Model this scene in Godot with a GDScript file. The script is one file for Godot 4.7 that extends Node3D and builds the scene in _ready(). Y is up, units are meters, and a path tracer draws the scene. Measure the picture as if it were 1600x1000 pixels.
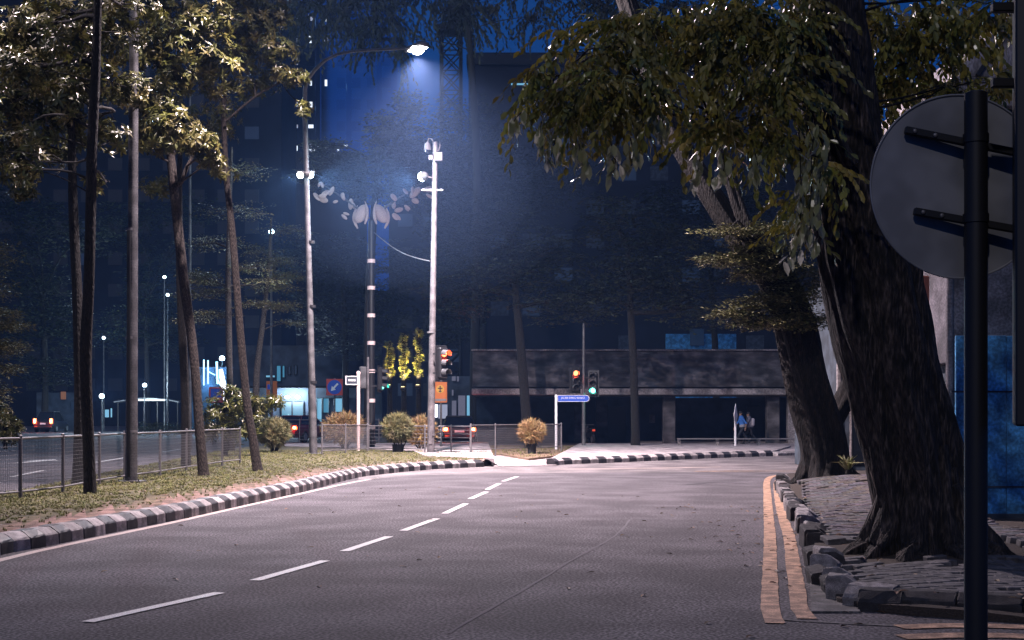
extends Node3D

# ---------------------------------------------------------------- mesh collecting
class MB:
	var v := PackedVector3Array()
	var n := PackedVector3Array()
	var c := PackedColorArray()
	var col := Color.WHITE
	func tri3(a: Vector3, b: Vector3, d: Vector3, na: Vector3, nb: Vector3, nd: Vector3) -> void:
		if (b - a).cross(d - a).dot(na + nb + nd) > 0.0:
			v.append(a); v.append(d); v.append(b)
			n.append(na); n.append(nd); n.append(nb)
		else:
			v.append(a); v.append(b); v.append(d)
			n.append(na); n.append(nb); n.append(nd)
		c.append(col); c.append(col); c.append(col)
	func tri(a: Vector3, b: Vector3, d: Vector3, out: Vector3) -> void:
		var g := (b - a).cross(d - a).normalized()
		if g.dot(out) < 0.0:
			g = -g
		tri3(a, b, d, g, g, g)
	func quad(a: Vector3, b: Vector3, d: Vector3, e: Vector3, out: Vector3) -> void:
		tri(a, b, d, out)
		tri(a, d, e, out)
	func box(at: Vector3, size: Vector3, bas := Basis.IDENTITY, bev := 0.0) -> void:
		var h := size * 0.5
		var ax := [Vector3.RIGHT, Vector3.UP, Vector3.BACK]
		bev = minf(bev, minf(h.x, minf(h.y, h.z)) * 0.8)
		for k in 3:
			var i := (k + 1) % 3
			var j := (k + 2) % 3
			for s in [-1.0, 1.0]:
				var p := []
				for q in [[-1, -1], [1, -1], [1, 1], [-1, 1]]:
					p.append(at + bas * (ax[k] * s * h[k] + ax[i] * q[0] * (h[i] - bev) + ax[j] * q[1] * (h[j] - bev)))
				quad(p[0], p[1], p[2], p[3], bas * (ax[k] * s))
		if bev <= 0.0:
			return
		for k in 3:
			var i := (k + 1) % 3
			var j := (k + 2) % 3
			for si in [-1.0, 1.0]:
				for sj in [-1.0, 1.0]:
					var p1: Vector3 = ax[i] * si * h[i] + ax[j] * sj * (h[j] - bev)
					var p2: Vector3 = ax[i] * si * (h[i] - bev) + ax[j] * sj * h[j]
					var e: Vector3 = ax[k] * (h[k] - bev)
					quad(at + bas * (p1 - e), at + bas * (p1 + e), at + bas * (p2 + e), at + bas * (p2 - e), bas * (ax[i] * si + ax[j] * sj))
		for sx in [-1.0, 1.0]:
			for sy in [-1.0, 1.0]:
				for sz in [-1.0, 1.0]:
					tri(at + bas * Vector3(sx * h.x, sy * (h.y - bev), sz * (h.z - bev)), at + bas * Vector3(sx * (h.x - bev), sy * h.y, sz * (h.z - bev)), at + bas * Vector3(sx * (h.x - bev), sy * (h.y - bev), sz * h.z), bas * Vector3(sx, sy, sz))
	# a tube along points; radius function may add relief: rel(t along 0..1, angle) -> factor
	func tube(pts: Array, radii: Array, sides := 8, cap := true, rel = null) -> void:
		var m := pts.size()
		var up := Vector3(0.13, 0.2, 0.97)
		var rings := []
		var norms := []
		for i in m:
			var dir: Vector3 = (pts[mini(i + 1, m - 1)] - pts[maxi(i - 1, 0)]).normalized()
			if absf(dir.dot(up)) > 0.95:
				up = Vector3(0.97, 0.13, 0.2)
			var sx := dir.cross(up).normalized()
			up = sx.cross(dir).normalized()
			var ring := PackedVector3Array()
			var nn := PackedVector3Array()
			for k in sides:
				var a := TAU * k / sides
				var o := sx * cos(a) + up * sin(a)
				var r: float = radii[i]
				if rel:
					r *= rel.call(float(i) / (m - 1), a)
				ring.append(pts[i] + o * r)
				nn.append(o)
			rings.append(ring)
			norms.append(nn)
		if rel:
			for i in m:
				for k in sides:
					var du: Vector3 = rings[i][(k + 1) % sides] - rings[i][(k + sides - 1) % sides]
					var dv: Vector3 = rings[mini(i + 1, m - 1)][k] - rings[maxi(i - 1, 0)][k]
					var g := du.cross(dv).normalized()
					norms[i][k] = g if g.dot(norms[i][k]) > 0.0 else -g
		for i in m - 1:
			for k in sides:
				var k2 := (k + 1) % sides
				tri3(rings[i][k], rings[i + 1][k], rings[i + 1][k2], norms[i][k], norms[i + 1][k], norms[i + 1][k2])
				tri3(rings[i][k], rings[i + 1][k2], rings[i][k2], norms[i][k], norms[i + 1][k2], norms[i][k2])
		if cap:
			for e in [0, m - 1]:
				var o: Vector3 = (pts[e] - pts[1 if e == 0 else m - 2]).normalized()
				for k in range(1, sides - 1):
					tri(rings[e][0], rings[e][k], rings[e][k + 1], o)
	func rod(a: Vector3, b: Vector3, r: float, sides := 6) -> void:
		tube([a, b], [r, r], sides)
	func ball(at: Vector3, r: Vector3, rings := 8, segs := 12, bas := Basis.IDENTITY) -> void:
		for i in rings:
			for k in segs:
				var q := []
				for w in [[i, k], [i + 1, k], [i + 1, k + 1], [i, k + 1]]:
					var th: float = PI * w[0] / rings
					var ph: float = TAU * w[1] / segs
					q.append(Vector3(sin(th) * cos(ph), cos(th), sin(th) * sin(ph)))
				var p := []
				var m := []
				for u in q:
					p.append(at + bas * (u * r))
					m.append((bas * (u / r)).normalized())
				if i < rings - 1:
					tri3(p[0], p[1], p[2], m[0], m[1], m[2])
				if i > 0:
					tri3(p[0], p[2], p[3], m[0], m[2], m[3])
	# a polygon in plan pulled up from y0 to y1
	func prism(poly: Array, y0: float, y1: float, sides := true) -> void:
		var p2 := PackedVector2Array()
		for p in poly:
			p2.append(Vector2(p.x, p.z))
		var ix := Geometry2D.triangulate_polygon(p2)
		for k in range(0, ix.size(), 3):
			var t := []
			for q in 3:
				t.append(Vector3(p2[ix[k + q]].x, y1, p2[ix[k + q]].y))
			tri(t[0], t[1], t[2], Vector3.UP)
		if not sides:
			return
		var cw := Geometry2D.is_polygon_clockwise(p2)
		for k in p2.size():
			var a := p2[k]
			var b := p2[(k + 1) % p2.size()]
			var d := (b - a).normalized()
			var o := Vector3(d.y, 0, -d.x)
			if cw:
				o = -o
			quad(Vector3(a.x, y0, a.y), Vector3(b.x, y0, b.y), Vector3(b.x, y1, b.y), Vector3(a.x, y1, a.y), o)
	# an outline in the xy plane given depth along z (front at z1)
	func plate(poly: Array, z0: float, z1: float, tf := Transform3D.IDENTITY) -> void:
		var p2 := PackedVector2Array()
		for p in poly:
			p2.append(Vector2(p.x, p.y))
		var ix := Geometry2D.triangulate_polygon(p2)
		for k in range(0, ix.size(), 3):
			for z in [z0, z1]:
				var t := []
				for q in 3:
					t.append(tf * Vector3(p2[ix[k + q]].x, p2[ix[k + q]].y, z))
				tri(t[0], t[1], t[2], tf.basis * Vector3(0, 0, z - (z0 + z1) * 0.5))
		var cen := Vector2.ZERO
		for p in p2:
			cen += p / p2.size()
		for k in p2.size():
			var a := p2[k]
			var b := p2[(k + 1) % p2.size()]
			var o := (a + b) * 0.5 - cen
			quad(tf * Vector3(a.x, a.y, z0), tf * Vector3(b.x, b.y, z0), tf * Vector3(b.x, b.y, z1), tf * Vector3(a.x, a.y, z1), tf.basis * Vector3(o.x, o.y, 0))
	func ribbon(pts: Array, w: float, y: float, wob := 0.0, seed_ := 1) -> void:
		var rr := RandomNumberGenerator.new()
		rr.seed = seed_
		var l := []
		var r := []
		for i in pts.size():
			var d: Vector3 = (pts[mini(i + 1, pts.size() - 1)] - pts[maxi(i - 1, 0)])
			d.y = 0
			d = d.normalized()
			var s := Vector3(-d.z, 0, d.x)
			var p: Vector3 = pts[i]
			p.y = y
			l.append(p - s * (w * 0.5 + rr.randf_range(-wob, wob)))
			r.append(p + s * (w * 0.5 + rr.randf_range(-wob, wob)))
		for i in pts.size() - 1:
			quad(l[i], l[i + 1], r[i + 1], r[i], Vector3.UP)
	func mesh(colors := false) -> ArrayMesh:
		var a := []
		a.resize(Mesh.ARRAY_MAX)
		a[Mesh.ARRAY_VERTEX] = v
		a[Mesh.ARRAY_NORMAL] = n
		if colors:
			a[Mesh.ARRAY_COLOR] = c
		var m := ArrayMesh.new()
		if v.size() > 0:
			m.add_surface_from_arrays(Mesh.PRIMITIVE_TRIANGLES, a)
		return m

# ---------------------------------------------------------------- naming and placing
var taken := {}
var rng := RandomNumberGenerator.new()
var M := {}

func numbered(called: String, parent: Node) -> String:
	var key := str(parent.get_instance_id()) + called
	var k: int = taken.get(key, 0)
	taken[key] = k + 1
	return called if k == 0 else "%s_%03d" % [called, k]

func put(o: Node3D, called: String, parent: Node) -> Node3D:
	o.name = numbered(called, parent)
	parent.add_child(o, true)
	return o

func tag(o: Node, label: String, category := "", group := "") -> void:
	o.set_meta("label", label)
	if category: o.set_meta("category", category)
	if group: o.set_meta("group", group)

func thing(called: String, label: String, category: String, at := Vector3.ZERO, turn := 0.0, group := "") -> Node3D:
	var o := Node3D.new()
	put(o, called, self)
	o.position = at
	o.rotation.y = turn
	tag(o, label, category, group)
	return o

func mi(called: String, m: Mesh, material: Material, parent: Node = self) -> MeshInstance3D:
	var o := MeshInstance3D.new()
	o.mesh = m
	o.material_override = material
	put(o, called, parent)
	return o

func obj(called: String, b: MB, material: Material, parent: Node = self, colors := false) -> MeshInstance3D:
	return mi(called, b.mesh(colors), material, parent)

func structure(called: String, b: MB, material: Material, label: String, parent: Node = self, colors := false) -> MeshInstance3D:
	var o := obj(called, b, material, parent, colors)
	o.set_meta("kind", "structure")
	if label: o.set_meta("label", label)
	return o

func stuff(o: Node) -> Node:
	o.set_meta("kind", "stuff")
	return o

func scatter(called: String, mesh: Mesh, material: Material, tfs: Array, cols: Array, parent: Node = self) -> MultiMeshInstance3D:
	var m := MultiMesh.new()
	m.transform_format = MultiMesh.TRANSFORM_3D
	m.use_colors = true
	m.mesh = mesh
	m.instance_count = tfs.size()
	for i in tfs.size():
		m.set_instance_transform(i, tfs[i])
		m.set_instance_color(i, cols[i % cols.size()])
	var o := MultiMeshInstance3D.new()
	o.multimesh = m
	o.material_override = material
	put(o, called, parent)
	o.set_meta("kind", "stuff")
	return o

# ---------------------------------------------------------------- materials
func lin(r: float, g: float, b: float) -> Color:
	return Color(r, g, b).linear_to_srgb()

func noise_tex(freq: float, lo: float, hi: float, seed_: int, size := 512, oct := 3, from := 0.25, to := 0.75) -> NoiseTexture2D:
	var f := FastNoiseLite.new()
	f.noise_type = FastNoiseLite.TYPE_SIMPLEX_SMOOTH
	f.seed = seed_
	f.frequency = freq
	f.fractal_octaves = oct
	var g := Gradient.new()
	g.set_color(0, Color(lo, lo, lo))
	g.set_color(1, Color(hi, hi, hi))
	g.set_offset(0, from)
	g.set_offset(1, to)
	var t := NoiseTexture2D.new()
	t.width = size
	t.height = size
	t.seamless = true
	t.noise = f
	t.color_ramp = g
	return t

func mat(r: float, g: float, b: float, rough := 0.7, metal := 0.0) -> StandardMaterial3D:
	var m := StandardMaterial3D.new()
	m.albedo_color = lin(r, g, b)
	m.roughness = rough
	m.metallic = metal
	return m

func textured(m: StandardMaterial3D, t: Texture2D, scale: Vector3, bump := 0.0, world := true, t2: Texture2D = null, scale2 := Vector3.ONE) -> StandardMaterial3D:
	m.albedo_texture = t
	m.uv1_triplanar = true
	m.uv1_world_triplanar = world
	m.uv1_scale = scale
	if bump > 0.0:
		m.heightmap_enabled = true
		m.heightmap_texture = t
		m.heightmap_scale = bump
	if t2:
		m.detail_enabled = true
		m.detail_albedo = t2
		m.detail_uv_layer = BaseMaterial3D.DETAIL_UV_2
		m.detail_blend_mode = BaseMaterial3D.BLEND_MODE_MUL
		m.uv2_triplanar = true
		m.uv2_world_triplanar = world
		m.uv2_scale = scale2
	return m

func glow(r: float, g: float, b: float, power: float) -> StandardMaterial3D:
	var m := mat(0.02, 0.02, 0.02, 0.5)
	m.emission_enabled = true
	m.emission = lin(r, g, b)
	m.emission_energy_multiplier = power
	return m

func leafy(r: float, g: float, b: float, rough := 0.42, through := 0.5) -> StandardMaterial3D:
	var m := mat(r, g, b, rough)
	m.vertex_color_use_as_albedo = true
	m.backlight_enabled = true
	m.backlight = Color(through, through, through)
	m.cull_mode = BaseMaterial3D.CULL_DISABLED
	return m

# ---------------------------------------------------------------- lights
func omni(parent: Node, at: Vector3, c: Color, e: float, size := 0.08) -> OmniLight3D:
	var l := OmniLight3D.new()
	l.light_color = c
	l.light_energy = e
	l.light_size = size
	l.omni_range = 80.0
	l.omni_attenuation = 2.0
	l.shadow_enabled = true
	put(l, "bulb_light", parent)
	l.position = at
	return l

func spot(parent: Node, at: Vector3, towards: Vector3, c: Color, e: float, angle: float, size := 0.12, soft := 0.6) -> SpotLight3D:
	var l := SpotLight3D.new()
	l.light_color = c
	l.light_energy = e
	l.light_size = size
	l.spot_angle = angle
	l.spot_angle_attenuation = soft
	l.spot_range = 90.0
	l.spot_attenuation = 2.0
	l.shadow_enabled = true
	put(l, "beam_light", parent)
	var d := towards.normalized()
	l.transform = Transform3D(Basis.looking_at(d, Vector3.UP if absf(d.y) < 0.95 else Vector3.BACK), at)
	return l

# ---------------------------------------------------------------- leaves
func add_leaf(b: MB, base: Vector3, dir: Vector3, nrm: Vector3, length: float, width: float, sag := 0.25, fold := 0.25, oval := false) -> void:
	dir = dir.normalized()
	var side := dir.cross(nrm).normalized()
	nrm = side.cross(dir).normalized()
	var w1 := width * (0.8 if oval else 0.75)
	var w2 := width * (0.92 if oval else 0.8)
	var p1 := base + dir * length * 0.3 - nrm * length * sag * 0.05
	var p2 := base + dir * length * 0.66 - nrm * length * sag * 0.28
	var p3 := base + dir * length - nrm * length * sag * 0.75
	for s in [-1.0, 1.0]:
		var a1: Vector3 = p1 + side * s * w1 * 0.5 + nrm * fold * w1 * 0.5
		var a2: Vector3 = p2 + side * s * w2 * 0.5 + nrm * fold * w2 * 0.5
		b.tri(base, a1, p1, nrm)
		b.quad(p1, a1, a2, p2, nrm)
		b.tri(p2, a2, p3, nrm)

func whorl(count: int, length: float, width: float, seed_: int) -> ArrayMesh:
	var r := RandomNumberGenerator.new()
	r.seed = seed_
	var b := MB.new()
	for k in count:
		var a := TAU * (k + r.randf_range(-0.3, 0.3)) / count
		var el := r.randf_range(-0.35, 0.9)
		var d := Vector3(cos(a) * cos(el), sin(el), sin(a) * cos(el))
		var up := Vector3(-cos(a) * sin(el), cos(el), -sin(a) * sin(el)) + Vector3(r.randf() - 0.5, 0, r.randf() - 0.5) * 0.6
		add_leaf(b, Vector3(0, r.randf_range(-0.04, 0.03), 0), d, up, length * r.randf_range(0.7, 1.15), width * r.randf_range(0.8, 1.15), r.randf_range(0.1, 0.6))
	return b.mesh()

# a drooping spray: a curved twig with oval leaves hanging from it
func spray(count: int, run: float, leaf: float, seed_: int, droop := 1.0) -> ArrayMesh:
	var r := RandomNumberGenerator.new()
	r.seed = seed_
	var b := MB.new()
	var pts := []
	for i in 6:
		var t := i / 5.0
		pts.append(Vector3(run * (t - 0.25 * droop * t * t), 0.06 * sin(t * 3.0) - run * droop * 0.75 * t * t, 0.03 * sin(t * 5.0 + seed_)))
	b.tube(pts, [0.005, 0.0045, 0.004, 0.003, 0.003, 0.002], 4, false)
	for k in count:
		var t := (k + 0.6) / count
		var i := mini(int(t * 5.0), 4)
		var p: Vector3 = pts[i].lerp(pts[i + 1], t * 5.0 - i)
		var s := 1.0 if k % 2 == 0 else -1.0
		var along: Vector3 = (pts[i + 1] - pts[i]).normalized()
		var d := along * r.randf_range(0.2, 0.7) + Vector3(0, -r.randf_range(0.45, 1.1) * droop, 0) + Vector3(0, 0, s) * r.randf_range(0.4, 0.95)
		var nn := Vector3(r.randf_range(-0.7, 0.7), r.randf_range(0.1, 0.9), s * r.randf_range(0.1, 0.9))
		add_leaf(b, p, d, nn, leaf * r.randf_range(0.75, 1.15), leaf * r.randf_range(0.4, 0.52), r.randf_range(0.0, 0.5), r.randf_range(0.1, 0.3), true)
	return b.mesh()

func sprig(count: int, run: float, leaf: float, seed_: int) -> ArrayMesh:
	var r := RandomNumberGenerator.new()
	r.seed = seed_
	var b := MB.new()
	for k in count:
		var a := r.randf() * TAU
		var q := run * sqrt(r.randf())
		var p := Vector3(cos(a) * q, r.randf_range(-0.05, 0.05) * run, sin(a) * q)
		var a2 := a + r.randf_range(-0.9, 0.9)
		add_leaf(b, p, Vector3(cos(a2), r.randf_range(-0.25, 0.4), sin(a2)), Vector3(r.randf_range(-0.5, 0.5), 1, r.randf_range(-0.5, 0.5)), leaf * r.randf_range(0.7, 1.2), leaf * 0.5, 0.2)
	return b.mesh()

func tuft(count: int, length: float, width: float, seed_: int, spread := 0.6) -> ArrayMesh:
	var r := RandomNumberGenerator.new()
	r.seed = seed_
	var b := MB.new()
	for k in count:
		var a := r.randf() * TAU
		var lean := r.randf_range(0.05, spread)
		var h := length * r.randf_range(0.55, 1.1)
		var o := Vector3(cos(a), 0, sin(a))
		var base := o * r.randf_range(0, length * 0.18)
		var side := Vector3(-sin(a), 0, cos(a)) * width * 0.5
		var p1 := base + Vector3(0, h * 0.55, 0) + o * lean * h * 0.3
		var p2 := base + Vector3(0, h * (1.0 - lean * 0.35), 0) + o * lean * h
		b.quad(base - side, base + side, p1 + side * 0.8, p1 - side * 0.8, -o + Vector3.UP * 0.4)
		b.tri(p1 - side * 0.8, p1 + side * 0.8, p2, -o + Vector3.UP * 0.4)
	return b.mesh()

func tints(base: Color, vary: float, seed_: int) -> Array:
	var r := RandomNumberGenerator.new()
	r.seed = seed_
	var out := []
	for k in 37:
		var f := 1.0 + r.randf_range(-vary, vary)
		out.append(Color(base.r * f * r.randf_range(0.85, 1.2), base.g * f, base.b * f * r.randf_range(0.7, 1.2)))
	return out

# how leaf clusters sit in a crown: 0 whorls pointing out, 1 drooping sprays, 2 flat sprigs
func in_clumps(clumps: Array, how: int, size: float, density: float, seed_: int, origin: Vector3) -> Array:
	var r := RandomNumberGenerator.new()
	r.seed = seed_
	var out := []
	for cl in clumps:
		var cen: Vector3 = cl[0]
		var rad: Vector3 = cl[1]
		for k in int(cl[2] * density):
			var d := Vector3(r.randfn(), r.randfn(), r.randfn()).normalized()
			var q := pow(r.randf(), 0.45)
			var p := cen + d * rad * q
			var bas: Basis
			if how == 0:
				var up := (d + Vector3(r.randf_range(-0.6, 0.6), r.randf_range(-0.1, 1.1), r.randf_range(-0.6, 0.6))).normalized()
				var sx := up.cross(Vector3(r.randf() - 0.5, 0.1, r.randf() - 0.5)).normalized()
				bas = Basis(sx, up, sx.cross(up))
			elif how == 1:
				var yaw := atan2(-d.z, d.x) + r.randf_range(-1.2, 1.2)
				bas = Basis(Vector3.UP, yaw) * Basis(Vector3.BACK, r.randf_range(-0.5, 0.6)) * Basis(Vector3.RIGHT, r.randf_range(-0.6, 0.6))
			else:
				bas = Basis(Vector3.UP, r.randf() * TAU) * Basis(Vector3.BACK, r.randf_range(-0.3, 0.3)) * Basis(Vector3.RIGHT, r.randf_range(-0.3, 0.3))
			out.append(Transform3D(bas.scaled(Vector3.ONE * size * r.randf_range(0.7, 1.25)), p - origin))
	return out

func limb(b: MB, a: Vector3, z: Vector3, r0: float, r1: float, seed_: int, bow := 0.12, sides := 7) -> Array:
	var r := RandomNumberGenerator.new()
	r.seed = seed_
	var pts := []
	var rad := []
	var len_ := a.distance_to(z)
	var k1 := Vector3(r.randf_range(-1, 1), r.randf_range(-0.2, 1.0), r.randf_range(-1, 1)) * bow * len_
	for i in 8:
		var t := i / 7.0
		pts.append(a.lerp(z, t) + k1 * sin(t * PI) + Vector3(sin(t * 9.0 + seed_), cos(t * 7.0), sin(t * 11.0)) * len_ * 0.012)
		rad.append(lerpf(r0, r1, t))
	b.tube(pts, rad, sides)
	return pts

func smooth_path(pts: Array, rad: Array, per := 6) -> Array:
	var p := []
	var q := []
	for i in pts.size() - 1:
		for k in per:
			var t := float(k) / per
			p.append(pts[i].cubic_interpolate(pts[i + 1], pts[maxi(i - 1, 0)], pts[mini(i + 2, pts.size() - 1)], t))
			q.append(lerpf(rad[i], rad[i + 1], t))
	p.append(pts[-1])
	q.append(rad[-1])
	return [p, q]

# trunk along a path, a limb to each clump, twigs in the clump, then the leaves
func tree(called: String, label: String, group: String, path: Array, rad: Array, clumps: Array, mesh: Mesh, leaf_m: Material, cols: Array, how: int, size: float, density: float, seed_: int, bark: Material, limb_r := 0.04, from_t := 0.45, fluted := 0.0, more := []) -> Node3D:
	var base: Vector3 = path[0]
	base.y = 0
	var o := thing(called, label, "tree", base, 0.0, group)
	var r := RandomNumberGenerator.new()
	r.seed = seed_ * 31 + 7
	var sp := smooth_path(path, rad, 10)
	var pts := []
	for p in sp[0]:
		pts.append(p - base)
	var b := MB.new()
	var ph := float(seed_)
	var rel := func(t: float, a: float) -> float:
		var f := 1.0 + 0.05 * sin(a * 3.0 + ph + t * 9.0) + 0.04 * sin(a * 5.0 - t * 23.0 + ph)
		if fluted > 0.0:
			f += fluted * (0.55 * sin(a * 5.0 + ph + t * 2.5) + 0.4 * sin(a * 9.0 - t * 3.0 + ph * 2.0) + 0.25 * sin(a * 17.0 + t * 9.0) + 0.16 * sin(a * 29.0 - t * 14.0)) * (0.6 + 0.9 * exp(-t * 5.0))
			f += 0.07 * fluted * sin(t * 60.0 + a * 2.0)
			f += 0.75 * exp(-t * 15.0) * (0.75 + 0.8 * sin(a * 5.0 + ph) + 0.3 * sin(a * 2.0 + ph))
		else:
			f += 0.35 * exp(-t * 30.0)
		return f
	b.tube(pts, sp[1], 72 if fluted > 0.0 else 12, true, rel)
	for m in more:
		var s2 := smooth_path(m[0], m[1], 8)
		var q := []
		for p in s2[0]:
			q.append(p - base)
		b.tube(q, s2[1], 28 if fluted > 0.0 else 9, true, func(t: float, a: float) -> float: return 1.0 + (0.04 + fluted * 0.6) * sin(a * 4.0 + t * 6.0) + fluted * 0.4 * sin(a * 9.0 - t * 9.0))
	obj("trunk", b, bark, o)
	var nodes := pts.slice(int(pts.size() * from_t))
	for m in more:
		for p in m[0]:
			nodes.append(p - base)
	o.set_meta("nodes", nodes)
	if clumps.size() > 0:
		crown_on(o, clumps, mesh, leaf_m, cols, how, size, density, seed_, bark, limb_r)
	return o

func crown_on(o: Node3D, clumps: Array, mesh: Mesh, leaf_m: Material, cols: Array, how: int, size: float, density: float, seed_: int, bark: Material, limb_r: float) -> void:
	var base := o.position
	var r := RandomNumberGenerator.new()
	r.seed = seed_ * 31 + 7
	var tw := MB.new()
	var k := 0
	for cl in clumps:
		k += 1
		var c0: Vector3 = cl[0] - base
		var best := Vector3.ZERO
		var bd := 1e9
		for p in o.get_meta("nodes"):
			var dd: float = p.distance_to(c0) + maxf(0.0, p.y - c0.y + 0.3) * 0.5
			if dd < bd:
				bd = dd
				best = p
		var lr := limb_r * clampf(cl[1].x, 0.5, 1.6)
		var lp := limb(tw, best, c0, lr * 1.4, lr * 0.45, seed_ + k, 0.12, 7)
		for q in 7:
			var d := Vector3(r.randfn(), r.randfn() * 0.7 + 0.2, r.randfn()).normalized()
			limb(tw, lp[4 + q % 4], c0 + d * cl[1] * 0.85, lr * 0.4, lr * 0.12, seed_ * 3 + k * 7 + q, 0.15, 4)
	stuff(obj("branches", tw, bark, o))
	scatter("crown", mesh, leaf_m, in_clumps(clumps, how, size, density, seed_, base), cols, o)

# ---------------------------------------------------------------- bodies: one surface meshed from a field of tapered capsules
func body_mesh(bones: Array, cell: float, join := 0.025) -> ArrayMesh:
	var lo := Vector3.ONE * 1e9
	var hi := -lo
	for q in bones:
		for e in [0, 1]:
			var rr: float = q[2 + e] + cell * 2.5
			lo = lo.min(q[e] - Vector3.ONE * rr)
			hi = hi.max(q[e] + Vector3.ONE * rr)
	var dim := Vector3i((hi - lo) / cell) + Vector3i.ONE * 2
	var field := PackedFloat32Array()
	field.resize(dim.x * dim.y * dim.z)
	field.fill(1.0)
	for q in bones:
		var a: Vector3 = q[0]
		var ab: Vector3 = q[1] - a
		var l2 := maxf(ab.length_squared(), 1e-8)
		var rmax := maxf(q[2], q[3]) + 0.08
		var i0 := Vector3i(((a.min(q[1]) - Vector3.ONE * rmax) - lo) / cell).clamp(Vector3i.ZERO, dim - Vector3i.ONE)
		var i1 := Vector3i(((a.max(q[1]) + Vector3.ONE * rmax) - lo) / cell + Vector3.ONE).clamp(Vector3i.ZERO, dim - Vector3i.ONE)
		for z in range(i0.z, i1.z + 1):
			for y in range(i0.y, i1.y + 1):
				for x in range(i0.x, i1.x + 1):
					var p := lo + Vector3(x, y, z) * cell
					var t := clampf((p - a).dot(ab) / l2, 0.0, 1.0)
					var d: float = p.distance_to(a + ab * t) - lerpf(q[2], q[3], t)
					var id := (z * dim.y + y) * dim.x + x
					var f := field[id]
					var h := maxf(join - absf(f - d), 0.0) / join
					field[id] = minf(f, d) - h * h * join * 0.25
	var at := {}
	var step := [1, dim.x, dim.x * dim.y]
	var corner := []
	for k in 8:
		corner.append(Vector3i(k & 1, (k >> 1) & 1, k >> 2))
	for z in dim.z - 1:
		for y in dim.y - 1:
			for x in dim.x - 1:
				var id: int = (z * dim.y + y) * dim.x + x
				var inside := 0
				var vals := []
				for c0 in corner:
					var f: float = field[id + c0.x + c0.y * step[1] + c0.z * step[2]]
					vals.append(f)
					inside += 1 if f < 0.0 else 0
				if inside == 0 or inside == 8:
					continue
				var sum := Vector3.ZERO
				var cnt := 0
				for e in 8:
					for ax in 3:
						var e2: int = e | (1 << ax)
						if e2 == e or (vals[e] < 0.0) == (vals[e2] < 0.0):
							continue
						sum += Vector3(corner[e]).lerp(Vector3(corner[e2]), vals[e] / (vals[e] - vals[e2]))
						cnt += 1
				at[id] = lo + (Vector3(x, y, z) + sum / cnt) * cell
	var norm := {}
	var quads := []
	for id in at:
		for ax in 3:
			var f0: float = field[id]
			var f1: float = field[id + step[ax]]
			if (f0 < 0.0) == (f1 < 0.0):
				continue
			var u: int = step[(ax + 1) % 3]
			var w: int = step[(ax + 2) % 3]
			if at.has(id - u) and at.has(id - w) and at.has(id - u - w):
				var qd := [id, id - u, id - u - w, id - w]
				var g: Vector3 = (at[qd[1]] - at[qd[0]]).cross(at[qd[3]] - at[qd[0]])
				var ou := Vector3.ZERO
				ou[ax] = 1.0 if f0 < 0.0 else -1.0
				if g.dot(ou) < 0.0:
					g = -g
				quads.append(qd)
				for i in qd:
					norm[i] = norm.get(i, Vector3.ZERO) + g
	var b := MB.new()
	var shade := func(p: Vector3) -> Color:
		var best := 1e9
		var cc := Color.WHITE
		for q in bones:
			var ab: Vector3 = q[1] - q[0]
			var t := clampf((p - q[0]).dot(ab) / maxf(ab.length_squared(), 1e-8), 0.0, 1.0)
			var d: float = p.distance_to(q[0] + ab * t) - lerpf(q[2], q[3], t)
			if d < best:
				best = d
				cc = q[4]
		return cc
	for qd in quads:
		b.col = shade.call((at[qd[0]] + at[qd[2]]) * 0.5)
		b.tri3(at[qd[0]], at[qd[1]], at[qd[2]], norm[qd[0]].normalized(), norm[qd[1]].normalized(), norm[qd[2]].normalized())
		b.tri3(at[qd[0]], at[qd[2]], at[qd[3]], norm[qd[0]].normalized(), norm[qd[2]].normalized(), norm[qd[3]].normalized())
	return b.mesh(true)

func smear(pts: Array, gap: float) -> Array:   # even steps along a path
	var out := [pts[0]]
	var left := gap
	for i in pts.size() - 1:
		var a: Vector3 = pts[i]
		var z: Vector3 = pts[i + 1]
		var l := a.distance_to(z)
		var s := left
		while s <= l:
			out.append(a.lerp(z, s / l))
			s += gap
		left = s - l
	return out

func along(pts: Array, t: float) -> Vector3:
	var total := 0.0
	for i in pts.size() - 1:
		total += pts[i].distance_to(pts[i + 1])
	var s := t * total
	for i in pts.size() - 1:
		var l: float = pts[i].distance_to(pts[i + 1])
		if s <= l or i == pts.size() - 2:
			return pts[i].lerp(pts[i + 1], s / l)
		s -= l
	return pts[-1]

func curved(pts: Array, per := 5) -> Array:
	var r := []
	r.resize(pts.size())
	r.fill(0.0)
	return smooth_path(pts, r, per)[0]

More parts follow.
